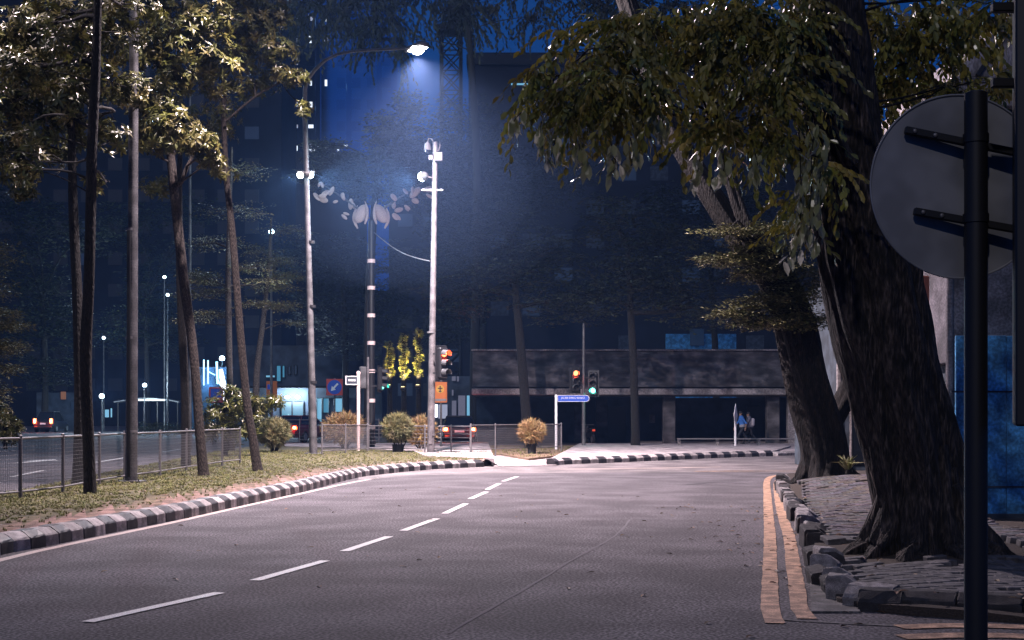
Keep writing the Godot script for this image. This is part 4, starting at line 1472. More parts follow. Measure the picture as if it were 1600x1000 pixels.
# ---------------------------------------------------------------- trees
func left_trees() -> void:
	var w := whorl(9, 0.17, 0.055, 4)
	var warm := tints(Color(1, 1, 1), 0.4, 2)
	var g := "slim trees along the left median"
	var first := tree("median_tree", "dark slim tree nearest the camera with a straight black trunk and big leafy crown", g, [Vector3(-7.375, 0, -24.62), Vector3(-7.397, 0.985, -24.62), Vector3(-7.453, 2.551, -24.62), Vector3(-7.397, 4.006, -24.62), Vector3(-7.352, 6.02, -24.62), Vector3(-7.274, 7.699, -24.62), Vector3(-7.229, 9.49, -24.62)], [0.115, 0.1, 0.1, 0.095, 0.09, 0.08, 0.06], [[Vector3(-9.183, 8.053, -27.3), Vector3(0.993, 0.62, 0.794), 150], [Vector3(-9.644, 7.473, -27.2), Vector3(0.742, 0.519, 0.593), 120], [Vector3(-8.812, 7.6, -27.5), Vector3(0.688, 0.5, 0.55), 110], [Vector3(-8.125, 8.787, -27.5), Vector3(1, 0.6, 0.8), 130], [Vector3(-8.959, 9.025, -27), Vector3(1.105, 0.552, 0.884), 140], [Vector3(-9.573, 8.78, -27), Vector3(0.859, 0.614, 0.687), 110], [Vector3(-9.341, 6.831, -27.4), Vector3(0.685, 0.311, 0.548), 60], [Vector3(-9.785, 6.405, -27.6), Vector3(0.565, 0.351, 0.452), 50], [Vector3(-9.597, 5.928, -27.6), Vector3(0.351, 0.176, 0.3), 26], [Vector3(-8.214, 6.149, -27.8), Vector3(0.278, 0.227, 0.3), 20], [Vector3(-7.625, 9.412, -27.5), Vector3(0.875, 0.438, 0.7), 100], [Vector3(-8.407, 8.166, -27), Vector3(0.736, 0.614, 0.589), 80], [Vector3(-7.636, 8.027, -28), Vector3(0.573, 0.458, 0.458), 70], [Vector3(-8.4, 7.264, -28), Vector3(0.764, 0.382, 0.611), 50]], w, M.leaf_mango, warm, 0, 1.0, 0.8, 41, M.bark_dark, 0.035, 0.55)
	crown_on(first, [[Vector3(-7.835, 8.195, -24.8), Vector3(0.676, 0.451, 0.541), 60], [Vector3(-8.342, 6.447, -24.8), Vector3(0.564, 0.293, 0.451), 36], [Vector3(-7.416, 7.533, -25.1), Vector3(0.456, 0.456, 0.365), 46], [Vector3(-7.947, 7.18, -24.8), Vector3(0.564, 0.406, 0.451), 50], [Vector3(-8.68, 7.631, -24.8), Vector3(0.564, 0.451, 0.451), 50], [Vector3(-8.567, 5.827, -24.8), Vector3(0.383, 0.203, 0.307), 26], [Vector3(-7.096, 6.506, -25.1), Vector3(0.456, 0.297, 0.365), 30]], w, M.leaf_mango, warm, 0, 1.0, 0.8, 42, M.bark_dark, 0.02)
	tree("median_tree", "slim dark tree leaning left behind the wire fence, close beside the black trunk", g, [Vector3(-8.432, 0.006, -27.4), Vector3(-8.407, 1.662, -27.4), Vector3(-8.457, 3.655, -27.4), Vector3(-8.531, 5.523, -27.4), Vector3(-8.594, 7.64, -27.4), Vector3(-8.668, 9.384, -27.4)], [0.13, 0.11, 0.1, 0.09, 0.07, 0.05], [[Vector3(-9.553, 8.765, -28.4), Vector3(0.904, 0.645, 0.723), 80], [Vector3(-9.036, 9.668, -28.4), Vector3(1.033, 0.516, 0.826), 70], [Vector3(-10.198, 6.957, -28.4), Vector3(0.645, 0.516, 0.516), 50], [Vector3(-9.165, 6.828, -28.4), Vector3(0.581, 0.284, 0.465), 36]], w, M.leaf_mango, warm, 0, 1.0, 1.0, 43, M.bark_dark, 0.03, 0.6)
	tree("median_tree", "slim tree leaning left with pale bark, nearest tree right of the weathered lamp post", g, [Vector3(-6.872, 0, -31.43), Vector3(-6.957, 1.1, -31.43), Vector3(-7.1, 2.814, -31.43), Vector3(-7.357, 4.814, -31.43), Vector3(-7.586, 6.957, -31.43), Vector3(-7.686, 8.815, -31.43), Vector3(-7.686, 10.529, -31.43)], [0.125, 0.105, 0.1, 0.11, 0.1, 0.075, 0.05], [[Vector3(-7.459, 7.7, -30.5), Vector3(0.86, 0.555, 0.688), 130], [Vector3(-6.726, 7.407, -30.2), Vector3(0.494, 0.302, 0.395), 70], [Vector3(-7.961, 8.364, -31), Vector3(0.705, 0.564, 0.564), 90], [Vector3(-7.045, 9.702, -31), Vector3(1.127, 0.705, 0.902), 120], [Vector3(-8.102, 9.702, -31), Vector3(0.845, 0.705, 0.676), 90], [Vector3(-6.494, 9.236, -31.4), Vector3(0.714, 0.714, 0.571), 70], [Vector3(-7.468, 8.998, -31), Vector3(0.705, 0.564, 0.564), 70], [Vector3(-6.623, 10.266, -31), Vector3(0.845, 0.507, 0.676), 90], [Vector3(-7.875, 10.62, -31.5), Vector3(1.145, 0.43, 0.916), 80], [Vector3(-6.467, 7.058, -30.4), Vector3(0.332, 0.193, 0.3), 26], [Vector3(-7.998, 7.442, -30.6), Vector3(0.501, 0.25, 0.401), 40]], w, M.leaf_mango, warm, 0, 1.05, 1.0, 47, M.bark_pale, 0.035, 0.6, 0.0, [[[Vector3(-7.543, 6.672, -31.43), Vector3(-7.386, 6.743, -31.43), Vector3(-7.257, 7.072, -31.43), Vector3(-7.072, 7.457, -31.43)], [0.06, 0.05, 0.045, 0.03]]])
	tree("median_tree", "thin upright dark tree behind the fence between the two pale leaning trunks", g, [Vector3(-8.577, -0.015, -37), Vector3(-8.577, 1.684, -37), Vector3(-8.645, 3.366, -37), Vector3(-8.729, 5.048, -37), Vector3(-8.745, 7.402, -37), Vector3(-8.678, 9.42, -37)], [0.13, 0.11, 0.11, 0.1, 0.08, 0.05], [[Vector3(-8.577, 9.252, -37), Vector3(1.009, 0.757, 0.807), 60], [Vector3(-7.841, 9.185, -37.5), Vector3(0.682, 0.682, 0.545), 40], [Vector3(-9.25, 7.57, -37), Vector3(0.673, 0.269, 0.538), 24]], w, M.leaf_mango, warm, 0, 1.0, 1.0, 53, M.bark_dark, 0.03, 0.6)
	tree("median_tree", "slim pale tree beside the round bush, leaves lit near the curved lamp arm", g, [Vector3(-6.156, -0.001, -34.2), Vector3(-6.28, 0.9, -34.2), Vector3(-6.451, 1.989, -34.2), Vector3(-6.622, 3.854, -34.2), Vector3(-6.778, 5.72, -34.2), Vector3(-6.964, 7.74, -34.2), Vector3(-6.995, 9.761, -34.2), Vector3(-6.84, 11.471, -34.2)], [0.125, 0.105, 0.095, 0.09, 0.085, 0.07, 0.055, 0.04], [[Vector3(-6.167, 10.812, -33.5), Vector3(0.838, 0.579, 0.67), 110], [Vector3(-5.604, 10.234, -33.5), Vector3(0.609, 0.396, 0.487), 70], [Vector3(-5.71, 11.117, -33.5), Vector3(0.609, 0.457, 0.487), 60], [Vector3(-5.101, 9.564, -33.5), Vector3(0.396, 0.183, 0.317), 34], [Vector3(-5.482, 9.716, -33.5), Vector3(0.396, 0.213, 0.317), 30], [Vector3(-4.934, 8.803, -33.5), Vector3(0.198, 0.198, 0.3), 18], [Vector3(-6.615, 10.255, -34), Vector3(0.618, 0.618, 0.495), 60], [Vector3(-7.057, 9.206, -34.5), Vector3(0.627, 0.627, 0.502), 40], [Vector3(-6.236, 9.629, -34.3), Vector3(0.686, 0.468, 0.549), 34], [Vector3(-6.472, 11.345, -33.5), Vector3(0.914, 0.305, 0.731), 60], [Vector3(-6.852, 7.31, -33.5), Vector3(0.365, 0.152, 0.3), 14]], w, M.leaf_mango, warm, 0, 0.95, 1.15, 59, M.bark_pale, 0.028, 0.55, 0.0, [[[Vector3(-6.924, 8.632, -34), Vector3(-6.182, 9.25, -34), Vector3(-5.564, 9.59, -34), Vector3(-5.131, 9.745, -34)], [0.03, 0.024, 0.018, 0.01]]])
	var sp := sprig(22, 0.42, 0.10, 6)
	var pale := tints(Color(1.1, 1.0, 0.95), 0.35, 5)
	g = "thin trees with layered foliage behind the left median"
	tree("layered_tree", "thin tree with flat layered foliage, behind the pale trunk with the lit leaves", g, [Vector3(-10.353, -0.078, -52), Vector3(-10.4, 2.191, -52), Vector3(-10.471, 4.555, -52), Vector3(-10.471, 7.391, -52), Vector3(-10.4, 9.755, -52), Vector3(-10.353, 11.409, -52)], [0.14, 0.12, 0.12, 0.1, 0.07, 0.04], [[Vector3(-11.7, 6.682, -52), Vector3(0.709, 0.142, 0.567), 26], [Vector3(-11.393, 6.445, -52), Vector3(0.709, 0.165, 0.567), 26], [Vector3(-11.818, 5.925, -52), Vector3(0.615, 0.118, 0.492), 18], [Vector3(-11.109, 5.264, -52), Vector3(0.851, 0.142, 0.681), 24], [Vector3(-10.991, 6.091, -52), Vector3(0.709, 0.142, 0.567), 20], [Vector3(-8.982, 6.445, -52), Vector3(0.851, 0.165, 0.681), 20], [Vector3(-9.691, 6.918, -52), Vector3(0.851, 0.189, 0.681), 26], [Vector3(-9.455, 5.618, -52), Vector3(0.851, 0.142, 0.681), 20], [Vector3(-11.216, 7.924, -52.5), Vector3(1.193, 0.334, 0.955), 26], [Vector3(-10.261, 9.117, -52.5), Vector3(1.432, 0.382, 1.145), 26], [Vector3(-10.023, 10.549, -52.5), Vector3(1.193, 0.382, 0.955), 20], [Vector3(-11.818, 5.027, -52), Vector3(0.709, 0.118, 0.567), 14]], sp, M.leaf_small, pale, 2, 1.0, 1.2, 61, M.bark_pale, 0.03, 0.4)
	tree("layered_tree", "thin crooked tree with flat layered foliage, in front of the tall globe lamp", g, [Vector3(-10.598, -0.061, -58), Vector3(-10.545, 1.732, -58), Vector3(-10.519, 3.314, -58), Vector3(-10.282, 5.159, -58), Vector3(-10.045, 7.268, -58), Vector3(-9.913, 9.641, -58)], [0.16, 0.14, 0.13, 0.11, 0.08, 0.04], [[Vector3(-9.755, 7.848, -58), Vector3(1.055, 0.211, 0.844), 26], [Vector3(-9.227, 7.215, -58), Vector3(0.949, 0.185, 0.759), 22], [Vector3(-9.491, 5.95, -58), Vector3(0.949, 0.158, 0.759), 22], [Vector3(-9.095, 5.291, -58), Vector3(0.791, 0.132, 0.633), 14], [Vector3(-9.886, 6.741, -58), Vector3(1.055, 0.158, 0.844), 22], [Vector3(-10.545, 8.323, -58), Vector3(0.949, 0.211, 0.759), 18], [Vector3(-9.359, 9.114, -58), Vector3(1.055, 0.264, 0.844), 18]], sp, M.leaf_small, pale, 2, 1.1, 1.2, 67, M.bark_pale, 0.03, 0.4)
	tree("layered_tree", "grey-leaved tree at the far left beyond the carriageway", g, [Vector3(-15.273, 0.782, -40), Vector3(-15.309, 2.418, -40), Vector3(-15.273, 4.236, -40), Vector3(-15.236, 6.418, -40)], [0.2, 0.17, 0.13, 0.08], [[Vector3(-14.636, 4.418, -40), Vector3(0.473, 0.182, 0.378), 40], [Vector3(-14.364, 4.055, -40), Vector3(0.473, 0.145, 0.378), 36], [Vector3(-14.727, 3.418, -40), Vector3(0.727, 0.255, 0.582), 50], [Vector3(-14.327, 3.509, -40), Vector3(0.4, 0.127, 0.32), 26], [Vector3(-14.636, 2.873, -40), Vector3(0.618, 0.164, 0.495), 40], [Vector3(-15.091, 5.145, -40), Vector3(0.727, 0.545, 0.582), 60], [Vector3(-14.909, 6.055, -40), Vector3(0.8, 0.545, 0.64), 60], [Vector3(-15.091, 2.236, -40), Vector3(0.727, 0.364, 0.582), 60]], sp, M.leaf_small, pale, 2, 1.0, 1.2, 71, M.bark_dark, 0.03, 0.3)

func roots(at: Vector3, r: float, reach: float, n: int, seed_: int) -> Array:
	var rr := RandomNumberGenerator.new()
	rr.seed = seed_
	var out := []
	for k in n:
		var a := TAU * (k + rr.randf_range(-0.25, 0.25)) / n
		var d := Vector3(cos(a), 0, sin(a))
		var l := reach * rr.randf_range(0.75, 1.2)
		var h := rr.randf_range(0.8, 1.3)
		out.append([[at + d * r * 0.72 + Vector3(0, h, 0), at + d * r * 0.95 + Vector3(0, h * 0.5, 0), at + d * (r + l * 0.25) + Vector3(0, 0.24, 0), at + d * (r + l * 0.6) + Vector3(rr.randf_range(-0.15, 0.15), 0.15, rr.randf_range(-0.15, 0.15)), at + d * (r + l) + Vector3(0, -0.06, 0)], [0.10, 0.15, 0.14, 0.08, 0.02]])
	return out

func right_trees() -> void:
	var hang := spray(15, 0.62, 0.125, 3, 1.0)
	var cols := tints(Color(1.0, 0.95, 0.85), 0.35, 6)
	var p := [Vector3(4.193, -0.098, -14.37), Vector3(4.18, 0.196, -14.37), Vector3(4.18, 0.588, -14.37), Vector3(4.05, 1.241, -14.37), Vector3(3.906, 1.894, -14.37), Vector3(3.762, 2.547, -14.37), Vector3(3.619, 3.2, -14.37), Vector3(3.468, 3.853, -14.37), Vector3(3.325, 4.507, -14.37), Vector3(3.253, 5.16, -14.37), Vector3(3.188, 5.944, -14.37), Vector3(3.148, 6.858, -14.37)]
	var o := tree("big_tree", "huge leaning tree with a fluted dark trunk beside the back of the round sign", "old trees in the right pavement", p, [0.40, 0.40, 0.41, 0.43, 0.45, 0.47, 0.48, 0.43, 0.40, 0.38, 0.36, 0.32], [], hang, M.leaf_oval, cols, 1, 1.0, 1.0, 81, M.bark_old, 0.04, 0.5, 0.2, [
		[[Vector3(3.227, 4.601, -14.2), Vector3(2.982, 5.182, -14.2), Vector3(2.453, 5.44, -14.2), Vector3(1.807, 5.453, -14.2), Vector3(1.291, 5.363, -14.2), Vector3(0.839, 5.182, -14.2), Vector3(0.452, 4.924, -14.2)], [0.2, 0.15, 0.11, 0.08, 0.06, 0.04, 0.02]],
		[[Vector3(3.118, 4.75, -14), Vector3(2.8, 4.877, -14), Vector3(2.418, 4.814, -14), Vector3(1.973, 4.495, -14)], [0.13, 0.09, 0.06, 0.03]],
		[[Vector3(3.349, 4.033, -13.9), Vector3(3.134, 4.412, -13.9), Vector3(3.001, 4.348, -13.9), Vector3(2.944, 3.78, -13.9), Vector3(2.894, 3.274, -13.9)], [0.07, 0.04, 0.022, 0.012, 0.006]]] + roots(Vector3(4.18, 0, -14.367), 0.36, 0.6, 9, 3) + [[[Vector3(4.358, 0.863, -14.1), Vector3(4.518, 0.478, -14.1), Vector3(4.743, 0.209, -14.1), Vector3(5.031, 0.017, -14.1), Vector3(5.448, -0.13, -14.1)], [0.12, 0.19, 0.17, 0.13, 0.05]]])
	crown_on(o, [[Vector3(0.792, 5.072, -13.4), Vector3(0.378, 0.207, 0.302), 26], [Vector3(1.152, 5.336, -13.7), Vector3(0.374, 0.187, 0.3), 26], [Vector3(1.495, 5.33, -13.7), Vector3(0.374, 0.249, 0.3), 30], [Vector3(0.487, 4.798, -13.4), Vector3(0.268, 0.195, 0.3), 20], [Vector3(0.305, 4.664, -13.4), Vector3(0.183, 0.122, 0.3), 10], [Vector3(0.195, 4.554, -13.4), Vector3(0.122, 0.085, 0.3), 6], [Vector3(0.774, 4.637, -13.1), Vector3(0.298, 0.202, 0.3), 24], [Vector3(1.102, 4.667, -13.1), Vector3(0.274, 0.214, 0.3), 22], [Vector3(0.609, 4.463, -13.4), Vector3(0.207, 0.146, 0.3), 16], [Vector3(0.9, 4.36, -13.2), Vector3(0.24, 0.132, 0.3), 20], [Vector3(1.26, 4.534, -13.2), Vector3(0.18, 0.144, 0.3), 12], [Vector3(1.793, 5.031, -13.6), Vector3(0.371, 0.284, 0.3), 32], [Vector3(2.164, 5.216, -13.6), Vector3(0.371, 0.284, 0.3), 34], [Vector3(2.547, 5.19, -13.5), Vector3(0.344, 0.282, 0.3), 32], [Vector3(2.193, 4.706, -13.4), Vector3(0.365, 0.244, 0.3), 28], [Vector3(2.589, 4.706, -13.4), Vector3(0.28, 0.28, 0.3), 28], [Vector3(2.01, 4.28, -13.4), Vector3(0.219, 0.11, 0.3), 14], [Vector3(2.315, 4.31, -13.4), Vector3(0.244, 0.158, 0.3), 20], [Vector3(2.65, 4.207, -13.4), Vector3(0.219, 0.207, 0.3), 20], [Vector3(2.814, 3.872, -13.4), Vector3(0.104, 0.183, 0.3), 14], [Vector3(2.765, 3.598, -13.4), Vector3(0.097, 0.183, 0.3), 13], [Vector3(2.704, 3.354, -13.4), Vector3(0.067, 0.085, 0.3), 5], [Vector3(1.945, 5.458, -13.8), Vector3(0.376, 0.188, 0.301), 26], [Vector3(2.823, 5.508, -13.8), Vector3(0.314, 0.251, 0.3), 24], [Vector3(2.401, 5.612, -13.9), Vector3(0.379, 0.19, 0.303), 22]], hang, M.leaf_oval, cols, 1, 0.85, 1.05, 83, M.bark_dark, 0.024)
	crown_on(o, [[Vector3(3.938, 5.642, -15.2), Vector3(0.484, 0.345, 0.387), 34], [Vector3(4.422, 5.78, -15.2), Vector3(0.415, 0.276, 0.332), 30], [Vector3(4.836, 5.849, -15.2), Vector3(0.345, 0.207, 0.3), 22], [Vector3(3.8, 5.089, -15.2), Vector3(0.276, 0.304, 0.3), 22], [Vector3(4.215, 5.158, -15.2), Vector3(0.345, 0.249, 0.3), 24], [Vector3(4.56, 5.4, -15.2), Vector3(0.276, 0.166, 0.3), 16], [Vector3(4.944, 5.018, -14.6), Vector3(0.199, 0.133, 0.3), 12], [Vector3(4.778, 4.885, -14.6), Vector3(0.199, 0.08, 0.3), 10], [Vector3(3.662, 5.987, -15.2), Vector3(0.415, 0.276, 0.332), 24], [Vector3(5.251, 5.987, -15.2), Vector3(0.345, 0.207, 0.3), 18]], hang, M.leaf_oval, cols, 1, 1.0, 1.2, 85, M.bark_dark, 0.024)
	# leaves near enough to tell apart, hanging below the crown
	var r := RandomNumberGenerator.new()
	r.seed = 99
	var kinds := []
	for k in 4:
		var lb := MB.new()
		add_leaf(lb, Vector3.ZERO, Vector3(0, -1, 0), Vector3(0, 0.1, 1), 0.13 + 0.012 * k, 0.058 + 0.004 * k, 0.2 * k, 0.2, true)
		kinds.append(lb.mesh())
	var strings := [[Vector3(2.785, 4.268, -12.9), Vector3(2.744, 3.975, -12.9), Vector3(2.744, 3.623, -12.9), Vector3(2.709, 3.33, -12.9), Vector3(2.615, 3.037, -12.9)], [Vector3(2.817, 4.111, -12.7), Vector3(2.782, 3.765, -12.7), Vector3(2.748, 3.418, -12.7), Vector3(2.713, 3.061, -12.7)], [Vector3(2.618, 3.956, -12.8), Vector3(2.63, 3.607, -12.8), Vector3(2.618, 3.258, -12.8), Vector3(2.502, 2.956, -12.8)], [Vector3(0.086, 4.292, -12.6), Vector3(0.034, 4.235, -12.6), Vector3(0, 4.172, -12.6)], [Vector3(0.263, 4.206, -12.6), Vector3(0.258, 4.063, -12.6), Vector3(0.275, 3.931, -12.6)], [Vector3(0.393, 4.082, -12.7), Vector3(0.358, 3.938, -12.7), Vector3(0.335, 3.834, -12.7)], [Vector3(0.606, 4.025, -12.7), Vector3(0.623, 3.903, -12.7), Vector3(0.647, 3.811, -12.7)], [Vector3(0.888, 4.005, -12.6), Vector3(0.928, 3.862, -12.6), Vector3(0.905, 3.725, -12.6)], [Vector3(1.068, 4.082, -12.7), Vector3(1.097, 3.938, -12.7), Vector3(1.068, 3.811, -12.7)], [Vector3(1.338, 4.305, -12.8), Vector3(1.361, 4.218, -12.8), Vector3(1.35, 4.131, -12.8)], [Vector3(1.716, 3.985, -12.8), Vector3(1.699, 3.828, -12.8), Vector3(1.658, 3.695, -12.8)], [Vector3(1.92, 3.956, -12.8), Vector3(1.932, 3.828, -12.8), Vector3(1.897, 3.724, -12.8)], [Vector3(2.211, 3.956, -12.8), Vector3(2.24, 3.828, -12.8), Vector3(2.199, 3.735, -12.8)]]
	var total := 0
	for s in strings:
		var n: int = 34 if total < 100 else 14
		var tb := MB.new()
		var sp := []
		for i in 9:
			sp.append(along(s, i / 8.0) - o.position)
		tb.tube(sp, [0.006, 0.006, 0.005, 0.005, 0.004, 0.004, 0.003, 0.003, 0.002], 4)
		obj("twig", tb, M.bark_dark, o)
		for k in n:
			total += 1
			var t := (k + r.randf()) / n
			var m := mi("leaf", kinds[r.randi() % 4], M.leaf_oval, o)
			m.transform = Transform3D(Basis(Vector3.UP, r.randf() * TAU) * Basis(Vector3.RIGHT, r.randf_range(-0.9, 0.3)), along(s, t) - o.position + Vector3(r.randf_range(-0.05, 0.05), 0.02, r.randf_range(-0.06, 0.06)))

	# the second old tree, leaning left over the road
	p = [Vector3(6.586, -0.04, -29.33), Vector3(6.559, 0.333, -29.33), Vector3(6.479, 1, -29.33), Vector3(6.159, 2.2, -29.33), Vector3(5.919, 3.266, -29.33), Vector3(5.519, 4.333, -29.33), Vector3(4.666, 5.373, -29.33), Vector3(3.893, 6.533, -29.33), Vector3(3.28, 7.599, -29.33), Vector3(2.8, 8.866, -29.33), Vector3(2.466, 9.932, -29.33), Vector3(2, 11.399, -29.33)]
	var sp2 := sprig(26, 0.36, 0.085, 9)
	o = tree("big_tree", "second leaning old tree beside the crooked kerb, further along the pavement", "old trees in the right pavement", p, [0.46, 0.44, 0.43, 0.42, 0.42, 0.36, 0.27, 0.22, 0.19, 0.2, 0.2, 0.18], [], sp2, M.leaf_small, cols, 2, 1.0, 1.0, 91, M.bark_second, 0.04, 0.4, 0.17, [
		[[Vector3(5.602, 3.907, -29), Vector3(5.141, 4.83, -29), Vector3(4.745, 5.62, -29), Vector3(4.376, 6.807, -29), Vector3(4.02, 7.993, -29)], [0.2, 0.17, 0.15, 0.12, 0.08]],
		[[Vector3(6.724, 1.115, -30.5), Vector3(7.348, 2.224, -30.5), Vector3(7.625, 3.888, -30.5), Vector3(8.041, 5.551, -30.5)], [0.2, 0.2, 0.18, 0.15]]] + roots(Vector3(6.56, 0, -29.333), 0.38, 0.55, 8, 5))
	crown_on(o, [[Vector3(5.2, 5.305, -28.6), Vector3(0.91, 0.091, 0.728), 44], [Vector3(4.42, 5.279, -28.6), Vector3(0.52, 0.078, 0.416), 22], [Vector3(4.745, 4.707, -28.6), Vector3(0.858, 0.104, 0.686), 50], [Vector3(4.095, 4.707, -28.6), Vector3(0.286, 0.065, 0.3), 14], [Vector3(5.395, 4.525, -28.6), Vector3(0.78, 0.156, 0.624), 50], [Vector3(4.94, 4.369, -28.6), Vector3(0.65, 0.091, 0.52), 34], [Vector3(5.07, 4.98, -28.6), Vector3(0.78, 0.104, 0.624), 30], [Vector3(5.2, 3.771, -28.6), Vector3(0.78, 0.156, 0.624), 56], [Vector3(4.55, 3.589, -28.6), Vector3(0.468, 0.091, 0.374), 30], [Vector3(5.72, 4.005, -28.6), Vector3(0.728, 0.26, 0.582), 56], [Vector3(5.915, 3.485, -28.6), Vector3(0.65, 0.182, 0.52), 50], [Vector3(5.265, 3.42, -28.6), Vector3(0.78, 0.091, 0.624), 44], [Vector3(4.81, 3.381, -28.6), Vector3(0.39, 0.065, 0.312), 18], [Vector3(6.195, 4.302, -29), Vector3(0.527, 0.316, 0.422), 30]], sp2, M.leaf_small, cols, 2, 1.0, 1.35, 93, M.bark_dark, 0.03)
	var droop := spray(20, 1.5, 0.22, 8, 1.3)
	tree("tall_tree", "very tall dark tree whose hanging foliage droops into the top of the view", "dark trees beyond the junction", [Vector3(-2.109, 0.036, -80), Vector3(-2.109, 3.236, -80), Vector3(-2.036, 8.691, -80), Vector3(-1.964, 14.145, -80), Vector3(-2.182, 19.6, -80), Vector3(-2.473, 23.6, -80), Vector3(-2.909, 27.236, -80)], [0.3, 0.28, 0.26, 0.24, 0.2, 0.16, 0.1], [[Vector3(-8.364, 24.764, -80), Vector3(1.818, 0.945, 1.455), 34], [Vector3(-7.418, 23.6, -80), Vector3(1.018, 0.8, 0.815), 26], [Vector3(-7.055, 22.509, -80), Vector3(0.436, 0.509, 0.349), 9], [Vector3(-9.455, 23.745, -80), Vector3(1.091, 0.582, 0.873), 20], [Vector3(-12, 24.836, -80), Vector3(2.182, 0.436, 1.745), 26], [Vector3(-10.182, 24.873, -80), Vector3(1.818, 0.655, 1.455), 24], [Vector3(-13.623, 25.274, -81), Vector3(1.841, 0.368, 1.473), 20], [Vector3(-3.636, 24.691, -80), Vector3(1.091, 0.582, 0.873), 22], [Vector3(-2.836, 24.182, -80), Vector3(0.727, 0.436, 0.582), 12], [Vector3(-2, 24.909, -80), Vector3(1.309, 0.291, 1.047), 14], [Vector3(1.636, 24.618, -80), Vector3(0.436, 0.727, 0.349), 10], [Vector3(1.818, 23.745, -80), Vector3(0.218, 0.291, 0.3), 4], [Vector3(3.564, 24.836, -80), Vector3(0.255, 0.436, 0.3), 5], [Vector3(5.455, 24.764, -80), Vector3(1.673, 0.582, 1.338), 22], [Vector3(-5.091, 25.345, -80), Vector3(1.455, 0.436, 1.164), 14], [Vector3(-0.727, 25.564, -80), Vector3(1.818, 0.364, 1.455), 10], [Vector3(-6.909, 25.782, -80), Vector3(2.182, 0.727, 1.745), 30], [Vector3(2.182, 25.782, -80), Vector3(2.182, 0.582, 1.745), 20], [Vector3(8, 24.473, -80), Vector3(1.673, 0.873, 1.338), 26], [Vector3(10, 24.764, -80), Vector3(2.036, 0.8, 1.629), 28], [Vector3(6.909, 24.909, -80), Vector3(1.091, 0.582, 0.873), 12]], droop, M.leaf_far, cols, 1, 1.4, 1.3, 97, M.bark_black, 0.05, 0.7, 0.0, [[[Vector3(-2.836, 26.509, -80), Vector3(-5.818, 26.873, -80), Vector3(-8.364, 26.145, -80), Vector3(-10.909, 26.145, -80)], [0.12, 0.09, 0.07, 0.04]], [[Vector3(-2.836, 26.509, -80), Vector3(-0.727, 26.873, -80), Vector3(2.182, 26.509, -80), Vector3(5.455, 25.782, -80)], [0.12, 0.09, 0.07, 0.04]]])

func dark_tree(label: String, path: Array, rad: Array, clumps: Array, size: float, seed_: int, bark: Material = M.bark_black) -> void:
	tree("street_tree", label, "dark trees beyond the junction", path, rad, clumps, sprig(20, 0.55, 0.17, seed_), M.leaf_far, tints(Color(1, 1, 1), 0.35, seed_), 2, size, 1.0, seed_, bark, 0.06, 0.5)

